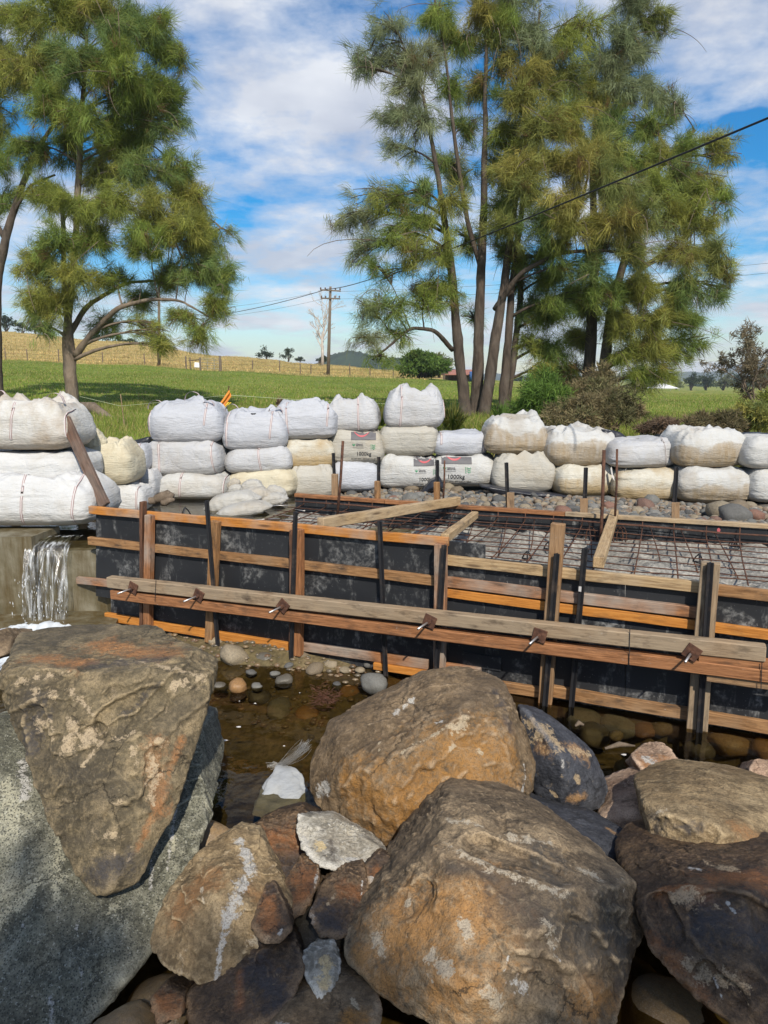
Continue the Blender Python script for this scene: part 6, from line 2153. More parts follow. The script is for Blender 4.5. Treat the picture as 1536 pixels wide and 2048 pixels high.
for k in range(60):
    a = at_y(558 + rnd2.uniform(-6, 8), 1530 + rnd2.uniform(-5, 6), 4.40)
    e = at_y(rnd2.uniform(600, 624), rnd2.uniform(1478, 1500), 4.30)
    mid = a.lerp(e, .55) + Vector((rnd2.uniform(-.02, .02), 0, -.03 + rnd2.uniform(-.02, .02)))
    mb.tube(bez_(a, mid + Vector((rnd2.uniform(-.03, .03), 0, rnd2.uniform(-.05, .02))), e), .0008, 3)
for k in range(30):
    a = at_y(556 + rnd2.uniform(-6, 6), 1530 + rnd2.uniform(-5, 5), 4.40)
    mb.tube([a, a + Vector((rnd2.uniform(-.07, .0), rnd2.uniform(-.03, .03), rnd2.uniform(-.03, .01)))], .0012, 3)
obj('frayed_threads', mb.mesh('frayed_threads'), M['sack'], sk)
# curled bark strips floating by the wet orange rock
for (a, b, zc, lb) in (((1210, 1497), (1270, 1492), .015, 'pale curl of bark floating by the wet orange rock'), ((1150, 1452), (1168, 1450), .006, 'short sliver of wood floating under the outer formwork')):
    p, q = at_z(*a, zc), at_z(*b, zc)
    obj('bark_strip', MB().tube([p, p.lerp(q, .5) + Vector((0, .02, .012)), q], [.008, .02, .006], 7).mesh('bark_strip', True), M['bark_pale'], label=lb, cat='bark')
# red brown leaf litter snagged in the shallows
mb = MB()
for k in range(170):
    p = at_z(650 + rnd2.gauss(0, 13), 1394 + rnd2.gauss(0, 11), .0)
    e = Vector((rnd2.uniform(-.06, .06), rnd2.uniform(-.05, .05), rnd2.uniform(.0, .015)))
    mb.tube([p, p + e * .5 + UP * .004, p + e], .0018, 3)
obj('leaf_litter', mb.mesh('leaf_litter'), plain('wet needle litter', (0.085, 0.035, 0.02)), label='red brown needle litter snagged in the shallows', cat='litter', kind='stuff', base=False)

# ---------------------------------------------------------------- trees
def needles(cent, dirs, n, length, width, colours, spread, droop, seed, jit=.5):
    """brush tufts: n thin blades from each centre; returns V, F, colour per vertex"""
    rs = np.random.default_rng(seed)
    N = len(cent)
    C = np.repeat(cent, n, 0); Dv = np.repeat(dirs, n, 0)
    d = Dv + rs.normal(size=(N * n, 3)) * spread
    d[:, 2] -= droop * rs.random(N * n)
    d /= np.linalg.norm(d, axis=1)[:, None] + 1e-9
    L = np.repeat(length * rs.uniform(.7, 1.3, N), n) * rs.uniform(.55, 1.15, N * n)
    base = C + rs.normal(size=(N * n, 3)) * (length * .16)
    side = np.cross(d, rs.normal(size=(N * n, 3)))
    side /= np.linalg.norm(side, axis=1)[:, None] + 1e-9
    wv = width * rs.uniform(.7, 1.3, N * n)
    tip = base + d * L[:, None]
    tip[:, 2] -= L * .12 * droop
    V = np.empty((N * n * 3, 3))
    V[0::3] = base - side * wv[:, None] * .5
    V[1::3] = base + side * wv[:, None] * .5
    V[2::3] = tip
    Fc = np.arange(N * n * 3).reshape(-1, 3)
    cc = np.repeat(colours, n, 0) * rs.uniform(.8, 1.2, (N * n, 1))
    cv = np.repeat(cc, 3, 0)
    cv[2::3] *= 1.12
    return V, Fc, np.concatenate([cv, np.ones((len(cv), 1))], 1)


def foliage(name, V, Fc, C, parent, mat='leaf'):
    me = mesh_np(name, V, Fc, False)
    float_color(me, 'leaf_colour', C)
    return obj(name, me, M[mat], parent)


def bez(p0, p1, p2, n):
    return [p0 * (1 - t) ** 2 + p1 * (2 * t * (1 - t)) + p2 * t ** 2 for t in np.linspace(0, 1, n)]


GREENS = np.array([(0.170, 0.235, 0.052), (0.210, 0.275, 0.052), (0.270, 0.300, 0.062), (0.140, 0.210, 0.070), (0.320, 0.305, 0.070)])
OLIVES = np.array([(0.240, 0.265, 0.070), (0.295, 0.290, 0.074), (0.200, 0.240, 0.076), (0.335, 0.290, 0.072)])
GREYS = np.array([(0.230, 0.270, 0.145), (0.200, 0.245, 0.120), (0.275, 0.290, 0.145)])


def sheoak(label, trunks, blobs, Y, seed, bark='bark', dens=1.0, pal=GREENS, group='river she-oaks on the far bank', nn=30, L=.38, width=.0115):
    """trunks: lists of (px, py, radius m, dY); blobs: (px, py, rx, ry, dY[, palette])"""
    rs = random.Random(seed)
    nrs = np.random.default_rng(seed)
    mb = MB()
    pool_pts = []
    b0 = at_y(trunks[0][0][0], trunks[0][0][1], Y + trunks[0][0][3])
    root = empty('she_oak', (b0.x, b0.y, gz(b0.x, b0.y)), label, 'tree', group)
    for ti, tr in enumerate(trunks):
        P = [at_y(px, py, Y + dy_) for px, py, r, dy_ in tr]
        Rr = [r * .68 for _, _, r, _ in tr]
        if ti == 0 or tr[0][1] > 780:
            P[0].z = min(P[0].z, gz(P[0].x, P[0].y) - .1)
        path, rad = [], []
        for i in range(len(P) - 1):
            k = 7
            for j in range(k):
                t = j / k
                q = P[i].lerp(P[i + 1], t)
                # smooth by quadratic pull
                path.append(q + Vector((rs.gauss(0, .012), rs.gauss(0, .012), 0)) * (1 if j else 0)); rad.append((Rr[i] * (1 - t) + Rr[i + 1] * t) * (1.0 + rs.uniform(-.04, .04)))
        path.append(P[-1]); rad.append(Rr[-1])
        for _ in range(3):
            path = [path[0]] + [(path[i - 1] + path[i] * 2 + path[i + 1]) / 4 for i in range(1, len(path) - 1)] + [path[-1]]
        if tr[0][1] > 780:
            rad[0] *= 1.3; rad[1] *= 1.15; rad[2] *= 1.05
        mb.tube(path, rad, 14)
        pool_pts += [(p, r, ti) for p, r in zip(path, rad)][3:]
    cents, dirs, cols_ = [], [], []
    for bi, bl in enumerate(blobs):
        px, py, rx, ry, dy_ = bl[:5]
        pa = bl[5] if len(bl) > 5 else pal
        c = at_y(px, py, Y + dy_)
        s = mpp(c)
        ex, ez = rx * s * 1.03, ry * s * 1.03
        ey = (ex + ez) * .5
        # limb from the nearest stem below
        best = min(pool_pts, key=lambda q: (q[0] - c).length + max(0, q[0].z - c.z + .2) * 3)
        r0 = min(best[1] * .5, .06)
        tip = c + Vector((rs.uniform(-.3, .3) * ex, 0, .25 * ez))
        mid = best[0].lerp(tip, .5) + Vector((0, 0, .18 * (tip - best[0]).length))
        limb = bez(best[0], mid, tip, 9)
        mb.tube(limb, [r0 * (1 - .8 * i / 8) for i in range(9)], 6)
        vol = ex * ez
        nsub = max(6, int(10 + 6 * vol))
        area = math.pi * ex * ez
        ntuft = max(20, int(92 * area * dens))
        hubs = []
        for k in range(nsub):
            th = rs.uniform(0, 2 * math.pi); ph = math.acos(rs.uniform(-1, 1)); rr = rs.uniform(.55, 1.0)
            e = c + Vector((math.sin(ph) * math.cos(th) * ex, math.sin(ph) * math.sin(th) * ey, math.cos(ph) * ez)) * rr
            st = limb[rs.randrange(4, 9)]
            br = bez(st, st.lerp(e, .5) + Vector((0, 0, .15 * (e - st).length)), e, 6)
            mb.tube(br, [.022 * (1 - .8 * i / 5) + .004 for i in range(6)], 4, cap=False)
            hubs.append(br)
        base_col = pa[rs.randrange(len(pa))]
        for k in range(ntuft):
            br = hubs[rs.randrange(nsub)]
            t = rs.random() ** .6
            i = min(4, int(t * 5))
            p = br[i].lerp(br[i + 1], t * 5 - i)
            out = (br[5] - br[2]).normalized()
            p = p + Vector((rs.gauss(0, .10), rs.gauss(0, .10), rs.gauss(0, .10))) * (.6 + .6 * t)
            dv = out * .5 + Vector((rs.gauss(0, .4), rs.gauss(0, .4), rs.gauss(.18, .5)))
            cents.append(p); dirs.append(dv)
            cc = base_col * .6 + pa[rs.randrange(len(pa))] * .4
            if rs.random() < .025: cc = np.array((.17, .105, .045))
            cols_.append(cc * rs.uniform(.75, 1.25))
    cents = np.array([tuple(p) for p in cents]); dirs = np.array([tuple(p) for p in dirs])
    # bare pale twigs hanging through the crown
    tw = MB()
    for k in range(int(len(blobs) * .9)):
        p = Vector(cents[nrs.integers(len(cents))]) + Vector((0, -.25, 0))
        d1 = Vector((rs.gauss(0, .5), rs.gauss(-.2, .3), rs.gauss(-.1, .3)))
        p1 = p + d1 * rs.uniform(.4, .9); p2 = p1 + d1 * .3 + Vector((rs.gauss(0, .2), 0, -rs.uniform(.1, .6)))
        tw.tube(bez(p, p1, p2, 6), [.012, .011, .009, .008, .006, .004], 4)
    obj('dead_twigs', tw.mesh('dead_twigs'), M['bark_pale'], root, kind='stuff')
    Vt = np.array(mb.V)
    lim = np.clip(np.arange(len(Vt)) * 0 + 1.0, 0, 1)
    Vt = Vt + .03 * np.stack([fbm(Vt * np.array([7, 7, 2.2]), 3, 3), fbm(Vt * np.array([7, 7, 2.2]) + 9, 3, 4), 0 * Vt[:, 0]], 1)
    mb.V = [tuple(v) for v in Vt]
    obj('trunk', mb.mesh('trunk', True), M[bark], root)
    V, Fc, C = needles(cents, dirs, nn, L, width, np.array(cols_), .34, .55, seed)
    foliage('crown', V, Fc, C, root)
    return root


# left she-oak with the forked trunk
sheoak('she-oak with a thick pale trunk forking low and arching limbs, on the far bank', [
    [(146, 832, .30, 0), (143, 770, .27, 0), (138, 705, .27, 0), (135, 640, .17, 0), (150, 500, .15, 0), (158, 350, .12, .2), (165, 200, .09, .2), (175, 60, .05, .2)],
    [(150, 712, .16, 0), (185, 665, .12, -.2), (235, 615, .10, -.4), (300, 598, .075, -.5), (360, 600, .05, -.6), (420, 635, .03, -.6)],
    [(138, 670, .14, .1), (175, 610, .10, .4), (250, 565, .07, .6), (330, 560, .05, .6)],
    [(135, 645, .14, 0), (128, 540, .11, -.3), (125, 420, .08, -.5)]],
    [(40, 60, 50, 60, .5), (120, 40, 60, 60, 0), (190, 25, 60, 45, .3), (265, 60, 60, 60, -.3), (330, 70, 42, 50, 0), (350, 120, 35, 45, .2), (60, 140, 70, 60, .2), (150, 130, 70, 60, -.6), (240, 150, 75, 60, -.8), (320, 190, 60, 55, 0), (360, 210, 28, 40, .3),
     (90, 220, 60, 50, -.5), (170, 230, 60, 55, -.9), (260, 240, 60, 55, .4), (330, 250, 40, 35, 0), (60, 300, 50, 40, .3), (140, 300, 45, 45, .9), (230, 310, 50, 40, .6), (300, 300, 45, 40, .8),
     (210, 350, 50, 38, .3), (300, 350, 65, 40, -.2), (360, 350, 45, 45, .1), (90, 400, 50, 40, .4), (150, 420, 50, 40, -1.0), (230, 410, 65, 45, -1.0), (310, 410, 60, 45, -.8), (390, 400, 45, 50, 0), (430, 470, 40, 50, .2), (370, 470, 60, 45, -.8), (290, 480, 60, 45, -1.2),
     (200, 480, 55, 38, -.8), (110, 500, 50, 45, -1.0), (70, 540, 50, 40, -.4), (150, 560, 50, 40, -1.0), (220, 560, 40, 25, -.3), (100, 600, 60, 35, -.6), (60, 620, 40, 30, .2), (400, 540, 65, 45, -.4), (455, 560, 28, 45, 0), (340, 560, 50, 28, .2), (430, 610, 35, 35, -.5), (290, 600, 40, 22, .3),
     (330, 680, 22, 25, -.6), (400, 670, 16, 28, -.6), (85, 660, 18, 28, -.8), (345, 700, 18, 12, -.6), (390, 690, 14, 14, -.6), (215, 650, 40, 20, .6), (360, 640, 40, 16, -.4), (300, 650, 25, 16, -.3)], 22.0, 3, 'bark_pale', dens=1.15)
# one more trunk at the picture's left edge
sheoak('she-oak with a red brown trunk leaning away, left of the forked she-oak', [
    [(0, 825, .24, 0), (-6, 740, .22, 0), (-8, 640, .21, 0), (-6, 560, .20, 0), (10, 480, .17, 0), (40, 380, .13, 0), (75, 300, .09, 0), (120, 230, .06, 0)],
    [(10, 480, .10, .1), (-40, 380, .10, .2), (-70, 250, .06, .3)],
    [(25, 430, .08, 0), (60, 370, .06, -.2), (110, 350, .04, -.3)]],
    [(0, 130, 60, 45, -.4, OLIVES), (45, 160, 55, 35, -.6, OLIVES), (-30, 60, 50, 60, 0), (-60, 200, 60, 60, .2), (0, 220, 40, 40, .5), (-70, 320, 60, 50, 0), (0, 330, 30, 35, .3), (-50, 430, 50, 40, .3), (5, 270, 30, 35, .5), (-60, 540, 50, 40, .2), (20, 400, 28, 30, .5)], 23.0, 5, 'bark', dens=.9)
# clump of she-oaks, right of the middle
sheoak('she-oak whose single trunk leans left, outermost stem of the big clump', [
    [(932, 822, .26, 0), (922, 745, .22, 0), (912, 650, .19, 0), (905, 560, .16, 0), (888, 430, .12, 0), (868, 310, .09, 0), (845, 190, .05, 0)],
    [(906, 700, .10, 0), (870, 660, .08, -.5), (820, 655, .06, -.8), (770, 700, .04, -1.0), (745, 720, .03, -1.0)]],
    [(770, 55, 40, 40, 0, GREYS), (735, 110, 45, 40, 0, GREYS), (795, 120, 45, 45, .3, GREYS), (715, 140, 25, 28, 0, GREYS), (820, 170, 50, 40, 0, GREYS), (850, 110, 40, 40, .3, GREYS), (790, 240, 45, 40, 0, GREYS), (840, 240, 40, 40, -.3, GREYS),
     (800, 300, 35, 25, 0, GREYS), (740, 400, 45, 30, 0, GREYS), (700, 440, 45, 35, 0, GREYS), (780, 410, 45, 35, -.4), (830, 390, 45, 35, -.5), (720, 500, 40, 35, -.3, GREYS), (790, 470, 50, 35, -.8), (850, 440, 40, 35, -.6), (900, 400, 40, 35, -.4),
     (830, 510, 50, 35, -.9), (770, 540, 40, 25, -.6), (880, 500, 40, 35, -.8), (740, 620, 45, 28, -.8, GREYS), (790, 620, 40, 30, -.9), (850, 600, 45, 30, -.6), (735, 680, 35, 22, -1.0, GREYS), (800, 670, 35, 18, -.9), (850, 580, 50, 35, -.2), (765, 715, 26, 14, -1.0), (900, 590, 30, 30, -.2)], 20.5, 11, dens=.72)
sheoak('tallest twin-stemmed she-oak at the heart of the big clump', [
    [(950, 838, .30, 0), (955, 760, .25, 0), (958, 650, .21, 0), (963, 520, .18, 0), (968, 380, .14, 0), (970, 250, .11, 0), (972, 130, .07, 0), (975, -40, .04, 0)],
    [(965, 845, .27, -.5), (982, 740, .23, -.5), (998, 640, .20, -.4), (1015, 520, .15, -.2), (1035, 380, .12, 0), (1060, 200, .08, 0), (1080, 20, .04, 0)],
    [(966, 560, .10, 0), (930, 420, .09, 0), (905, 250, .07, 0), (890, 100, .05, 0), (870, 0, .04, 0)]],
    [(880, 30, 55, 45, 0), (950, 20, 55, 45, 0, OLIVES), (1020, 15, 60, 40, 0, GREYS), (920, 90, 50, 45, .3), (990, 80, 45, 40, .2, OLIVES), (1060, 80, 50, 45, -.2, GREYS), (900, 180, 40, 35, .4), (960, 170, 35, 40, .5), (1040, 150, 50, 40, -.3, OLIVES), (1100, 120, 50, 40, 0, GREYS),
     (930, 260, 35, 35, .5), (1040, 210, 50, 40, -.6, OLIVES), (1100, 190, 50, 45, .2, OLIVES), (1030, 290, 45, 40, -.2), (1130, 90, 45, 40, .1), (1150, 160, 45, 45, .2, OLIVES), (1180, 60, 40, 35, .2), (900, 330, 30, 30, .5, GREYS), (1010, 370, 40, 35, .5), (930, 360, 30, 28, .6), (930, 480, 35, 35, .6), (880, 330, 25, 25, .2), (940, 640, 24, 20, .6), (1000, 440, 40, 36, .7), (1015, 60, 38, 38, -.2), (1010, 130, 36, 36, .1, OLIVES), (1025, 200, 36, 36, -.3), (1005, 275, 36, 36, .2), (1020, 350, 38, 36, -.3, OLIVES), (1000, 420, 36, 34, -.2), (1020, 500, 36, 32, .3), (985, 340, 30, 30, .4), (1055, 260, 38, 36, -.1)], 21.5, 13, dens=.85)
sheoak('she-oak with two thin close trunks and a long limb reaching right, in the big clump', [
    [(1003, 832, .22, .4), (1012, 730, .18, .4), (1020, 620, .15, .4), (1032, 500, .12, .3), (1050, 380, .10, .2), (1070, 250, .07, .2)],
    [(1010, 826, .17, .9), (1030, 700, .14, .9), (1040, 600, .12, .9), (1045, 500, .09, .9)],
    [(990, 620, .13, .2), (1040, 545, .10, -.3), (1120, 505, .08, -.7), (1200, 500, .06, -.9), (1290, 510, .04, -1.0)],
    [(1120, 505, .06, -.6), (1160, 420, .05, -.8), (1180, 330, .04, -.8)]],
    [(1090, 260, 50, 40, -.6, OLIVES), (1150, 250, 50, 45, -.4, OLIVES), (1090, 330, 55, 40, -.8, OLIVES), (1160, 330, 60, 45, -1.0, OLIVES), (1060, 390, 50, 35, -.9, OLIVES), (1130, 400, 60, 40, -1.2, OLIVES), (1210, 380, 60, 45, -1.2, OLIVES), (1080, 450, 50, 35, -.8), (1150, 460, 60, 35, -1.1), (1230, 450, 60, 40, -1.3, OLIVES),
     (1290, 430, 55, 45, -1.2, OLIVES), (1060, 520, 45, 30, .4), (1110, 560, 50, 35, .3), (1180, 540, 50, 30, -.8), (1260, 520, 55, 35, -1.1, OLIVES), (1070, 620, 35, 35, .7), (1060, 690, 30, 30, .8), (1100, 640, 40, 35, .6), (1120, 700, 35, 35, .7), (1080, 745, 28, 22, .6), (1040, 570, 25, 25, .8), (1120, 250, 45, 40, -.2), (1190, 300, 50, 45, -.6, OLIVES), (1100, 500, 50, 32, -.5), (1010, 460, 38, 30, -.6, OLIVES), (1040, 340, 45, 35, -.7, OLIVES), (1130, 610, 40, 32, -.2), (1200, 590, 45, 32, -.6)], 21.0, 17, dens=1.1)
sheoak('broad she-oak with a tall leaning top and drooping skirts, at the clump\'s open side', [
    [(1172, 810, .30, .5), (1180, 720, .27, .5), (1185, 620, .22, .5), (1190, 480, .18, .5), (1185, 340, .14, .5), (1195, 200, .10, .5), (1240, 80, .06, .5), (1280, -20, .04, .5)],
    [(1205, 815, .28, 0), (1210, 720, .24, 0), (1225, 600, .18, 0), (1270, 450, .13, 0), (1320, 330, .09, 0), (1390, 260, .05, 0)],
    [(1225, 600, .12, 0), (1300, 520, .09, -.3), (1380, 490, .06, -.4), (1440, 520, .03, -.4)]],
    [(1260, 10, 45, 40, .4, GREYS), (1310, 45, 40, 32, .4, OLIVES), (1245, 80, 45, 40, .4, GREYS), (1215, 130, 45, 40, .5, GREYS), (1290, 110, 30, 25, .4, GREYS), (1180, 190, 50, 45, .6), (1240, 170, 50, 40, .4, GREYS), (1300, 190, 45, 45, .3, GREYS), (1340, 210, 25, 30, .3, GREYS), (1230, 250, 55, 45, .2), (1300, 260, 50, 40, 0),
     (1250, 320, 60, 45, -.3), (1310, 320, 50, 40, 0), (1380, 300, 40, 30, .2), (1440, 290, 38, 25, .2), (1455, 320, 25, 18, .2), (1395, 400, 35, 35, -.6), (1300, 380, 50, 40, -.9), (1440, 545, 30, 25, -.5, OLIVES), (1250, 400, 50, 40, -1.2, OLIVES), (1350, 370, 50, 40, -.2), (1410, 360, 45, 35, 0), (1440, 400, 25, 30, .1), (1340, 440, 50, 45, -.4), (1400, 440, 45, 40, -.3), (1430, 510, 40, 40, -.4, OLIVES), (1360, 520, 55, 40, -.7, OLIVES), (1300, 580, 55, 40, -.6),
     (1380, 590, 55, 40, -.5), (1430, 580, 30, 30, -.3), (1240, 590, 50, 40, -.2), (1170, 620, 45, 35, .9), (1230, 650, 45, 40, -.5), (1300, 650, 55, 45, -.6), (1370, 650, 50, 40, -.4), (1400, 690, 22, 32, -.3), (1160, 680, 40, 35, 1.0), (1260, 710, 45, 40, -.5), (1320, 710, 50, 35, -.5), (1370, 710, 35, 25, -.3), (1280, 755, 40, 22, -.4), (1330, 750, 30, 20, -.4), (1140, 590, 40, 30, .8), (1210, 500, 45, 35, .2), (1290, 770, 16, 12, -.3), (1140, 740, 30, 30, 1.0)], 22.0, 19, dens=1.1)


# ---------------------------------------------------------------- shrubs, tussocks, far trees
def leafy(name, label, cat, px, py_base, w_px, h_px, Y, seed, n=900, pal=GREENS, leaf=.10, width=.05, group=None, trunk_r=0.0, lobes=16, base_z=None, stalk=0.0, bark='bark', spread=.7, trunk_h=.12, flat=1.0):
    rs = np.random.default_rng(seed)
    pb = at_y(px, py_base, Y)
    g = gz(pb.x, pb.y) if base_z is None else base_z
    s = mpp(pb)
    W, H = w_px * s, h_px * s
    root = empty(name, (pb.x, pb.y, g), label, cat, group)
    c0 = np.array([pb.x, pb.y, max(pb.z, g)])
    mb = MB()
    cen, dr, cl = [], [], []
    th = trunk_h * H
    per = n // lobes
    for k in range(lobes):
        a = rs.uniform(0, 6.28); rr = rs.uniform(.0, .9) * W / 2
        zc = th + (H - th) * rs.uniform(.10, .85 if rr < W * .3 else .55)
        lc = c0 + np.array([math.cos(a) * rr, math.sin(a) * rr, zc])
        rad = np.array([W * .20, W * .20, (H - th) * .24 * flat]) * rs.uniform(.6, 1.25)
        mb.tube([Vector(c0) + Vector((rs.normal() * .02 * W, 0, -.05)), Vector(c0) + Vector((rs.normal() * .06 * W, rs.normal() * .06 * W, th * .9)), Vector(lc)], [max(trunk_r, W * .012), max(trunk_r * .8, W * .010), W * .004], 6)
        q = rs.normal(size=(per, 3)); q /= np.linalg.norm(q, axis=1)[:, None]
        r_ = rs.uniform(.1, 1.15, per)
        p = lc + q * rad * r_[:, None]
        cen.append(p); dr.append(q + np.array([0, 0, .25]))
        bc = pal[rs.integers(len(pal))]
        cl.append((bc * .6 + pal[rs.integers(len(pal), size=per)] * .4) * rs.uniform(.7, 1.3, (per, 1)))
    cen, dr, cl = np.concatenate(cen), np.concatenate(dr), np.concatenate(cl)
    keep = cen[:, 2] > g
    V, Fc, C = needles(cen[keep], dr[keep], 5, leaf, width, cl[keep], spread, .3, seed)
    obj('stem' if trunk_r == 0 else 'trunk', mb.mesh('stem', True), M[bark], root)
    foliage('foliage' if trunk_r == 0 else 'crown', V, Fc, C, root)
    return root


SCRUB = np.array([(0.19, 0.165, 0.08), (0.24, 0.20, 0.105), (0.15, 0.155, 0.065), (0.28, 0.21, 0.115)])
BRIGHT = np.array([(0.12, 0.21, 0.04), (0.16, 0.25, 0.05), (0.10, 0.175, 0.035)])
DARKG = np.array([(0.030, 0.052, 0.022), (0.042, 0.066, 0.027), (0.055, 0.075, 0.034)])
DRY = np.array([(0.26, 0.17, 0.11), (0.20, 0.14, 0.10), (0.30, 0.21, 0.14)])
leafy('shrub', 'bright green feathery shrub at the foot of the two thin close trunks', 'shrub', 1085, 845, 110, 110, 18.4, 1, 1500, BRIGHT, .22, .02)
leafy('shrub', 'dark low shrub left of the feathery green one', 'shrub', 1055, 850, 70, 85, 18.8, 2, 900, DARKG, .14, .03)
leafy('shrub', 'tall khaki twiggy shrub under the broad she-oak', 'shrub', 1190, 845, 110, 120, 18.2, 3, 1900, SCRUB, .16, .025)
leafy('shrub', 'khaki shrub in front of the twiggy one, right behind the bags', 'shrub', 1150, 868, 130, 80, 16.4, 4, 1900, SCRUB, .13, .022)
leafy('shrub', 'grey green rushy shrub sloping to the water', 'shrub', 1225, 868, 110, 90, 16.6, 5, 1700, SCRUB * .8, .15, .02)
leafy('shrub', 'brown dry bush at the water edge between two bag gaps', 'shrub', 1320, 872, 90, 36, 15.9, 6, 1000, DRY * .7, .15, .02)
leafy('shrub', 'dark tangled bush beyond the brown-bellied bag', 'shrub', 1420, 868, 110, 48, 15.9, 7, 1300, SCRUB * .75, .13, .022)
leafy('shrub', 'olive leafy bush under the bare grey tree', 'shrub', 1490, 865, 110, 60, 16.2, 8, 1600, OLIVES, .13, .025)
leafy('shrub', 'green bush at the foot of the bare grey tree', 'shrub', 1570, 850, 100, 90, 17.0, 9, 1500, GREENS * 1.1, .15, .025)
leafy('shrub', 'dim shrub in the shade between the trunks of the clump', 'shrub', 1110, 800, 90, 70, 22.5, 10, 900, SCRUB * .8, .16, .03)


def tussock(label, px, py, w_px, h_px, Y, seed, n=260, pal=None):
    rs = np.random.default_rng(seed)
    pb = at_y(px, py, Y)
    g = gz(pb.x, pb.y)
    s = mpp(pb)
    H = h_px * s; W = w_px * s
    c = np.array([pb.x, pb.y, max(g, pb.z) if pb.z < g + .5 else g])
    a = rs.uniform(0, 6.28, n); lean = rs.uniform(.05, 1.0, n)
    d = np.stack([np.cos(a) * lean, np.sin(a) * lean, np.ones(n)], 1); d /= np.linalg.norm(d, axis=1)[:, None]
    L = H * rs.uniform(.6, 1.15, n)
    b = c + np.stack([np.cos(a), np.sin(a), 0 * a], 1) * (rs.uniform(0, .16, n) * W)[:, None]
    m1 = b + d * (L * .6)[:, None]
    tp = b + d * L[:, None] + np.stack([np.cos(a), np.sin(a), 0 * a], 1) * (lean * W * .18)[:, None]; tp[:, 2] -= lean * H * .32
    sd = np.stack([-np.sin(a), np.cos(a), 0 * a], 1) * .013
    V = np.empty((n * 5, 3)); V[0::5] = b - sd; V[1::5] = b + sd; V[2::5] = m1 + sd * .8; V[3::5] = m1 - sd * .8; V[4::5] = tp
    Fc = []
    for i in range(n): Fc += [(5 * i, 5 * i + 1, 5 * i + 2), (5 * i, 5 * i + 2, 5 * i + 3), (5 * i + 3, 5 * i + 2, 5 * i + 4)]
    pal = np.array([(0.10, 0.14, 0.03), (0.16, 0.17, 0.04), (0.24, 0.22, 0.06), (0.07, 0.11, 0.025)]) if pal is None else pal
    cv = np.repeat(pal[rs.integers(len(pal), size=n)] * rs.uniform(.7, 1.3, (n, 1)), 5, 0)
    root = empty('grass_tussock', tuple(c), label, 'tussock', 'grass tussocks on the far bank')
    foliage('blades', V, np.array(Fc), np.concatenate([cv, np.ones((len(cv), 1))], 1), root)


tussock('yellow green spiky tussock beside the tall peaked bag', 905, 862, 62, 62, 17.2, 1, 420)
tussock('spiky tussock in the gap left of the tall peaked bag', 762, 852, 34, 50, 17.2, 2)
tussock('green tussock at the base of the twin-stemmed she-oak', 1005, 855, 55, 55, 17.6, 3, 300, BRIGHT)
tussock('low tussock behind the silt-lined bag', 1060, 862, 60, 45, 16.9, 4, 300)
tussock('dry tussock right of the orange flag', 560, 815, 30, 22, 18.2, 5, 160, DRY)
tussock('dry brown tussock at the water edge', 1300, 850, 45, 40, 16.2, 6, 260, DRY * .8)

# bare grey tree at the right
def bare_tree(name, label, pts, Y, seed, mat, depth=4, r0=.12, spread=.55, foliage_pal=None, shrinkf=.72, sway=.0):
    rs = random.Random(seed)
    P = [at_y(px, py, Y) for px, py in pts]
    P[0].z = gz(P[0].x, P[0].y) - .1 if abs(P[0].z - gz(P[0].x, P[0].y)) < 3 else P[0].z
    root = empty(name, (P[0].x, P[0].y, P[0].z), label, 'tree')
    mb = MB()
    rad = [r0 * (1 - .55 * i / (len(P) - 1)) for i in range(len(P))]
    mb.tube(P, rad, 8)
    tips = []

    def grow(p, d, L, r, k):
        if k == 0 or L < .05:
            tips.append(p); return
        n = rs.choice([2, 3])
        for i in range(n):
            nd = (d + Vector((rs.gauss(0, spread), rs.gauss(0, spread), rs.gauss(.08, spread * .6)))).normalized()
            e = p + nd * L * rs.uniform(.6, 1.1)
            m_ = p.lerp(e, .5) + Vector((rs.gauss(0, .06), rs.gauss(0, .06), rs.gauss(0, .06))) * L
            mb.tube([p, m_, e], [r, r * .8, r * .6], 5, cap=False)
            tips.append(m_)
            grow(e, nd, L * shrinkf, r * .6, k - 1)
    tot = (P[-1] - P[0]).length
    for i in range(1, len(P)):
        d = (P[i] - P[i - 1]).normalized()
        grow(P[i], d, tot * (.22 if i < len(P) - 1 else .3), rad[i] * .7, depth)
    obj('trunk', mb.mesh('trunk', True), M[mat], root)
    if foliage_pal is not None:
        c = np.array([tuple(t) for t in tips])
        rr = np.random.default_rng(seed)
        V, Fc, C = needles(c, rr.normal(size=c.shape), 7, .16, .02, foliage_pal[rr.integers(len(foliage_pal), size=len(c))], .8, .3, seed)
        foliage('crown', V, Fc, C, root)
    return root


bare_tree('dry_tree', 'bare grey brown bent tree with dead leaves on the right bank', [(1528, 845), (1510, 808), (1495, 785), (1488, 765), (1482, 750)], 17.0, 4, 'bark_pale', 4, .04, .55, DRY * .55 + GREYS[:3] * .25)
bare_tree('dry_tree', 'thin bare forked stem beside the bent grey brown tree', [(1540, 845), (1536, 810), (1520, 780), (1512, 755)], 17.6, 9, 'bark_pale', 3, .04, .6, DRY * .5)
dt = bare_tree('dead_tree', 'tall bleached dead tree on the golden hill behind the power pole', [(645, 727), (645, 705), (644, 680), (648, 658), (647, 640)], 150, 21, 'bark_dead', 5, .32, .42, None, .66)

# far trees standing on the hill and plain
def far_tree(label, px, base, w, h, Y, seed, pal=DARKG, n=420, grp='trees far across the pasture', lobes=8):
    leafy('far_tree', label, 'tree', px, base, w, h, Y, seed, n, pal, leaf=.9 * w * mpp(at_y(px, base, Y)) / 12, width=.42 * w * mpp(at_y(px, base, Y)) / 12, group=grp, trunk_r=w * mpp(at_y(px, base, Y)) * .02, lobes=max(10, lobes), base_z=at_y(px, base, Y).z - .3, trunk_h=.25)


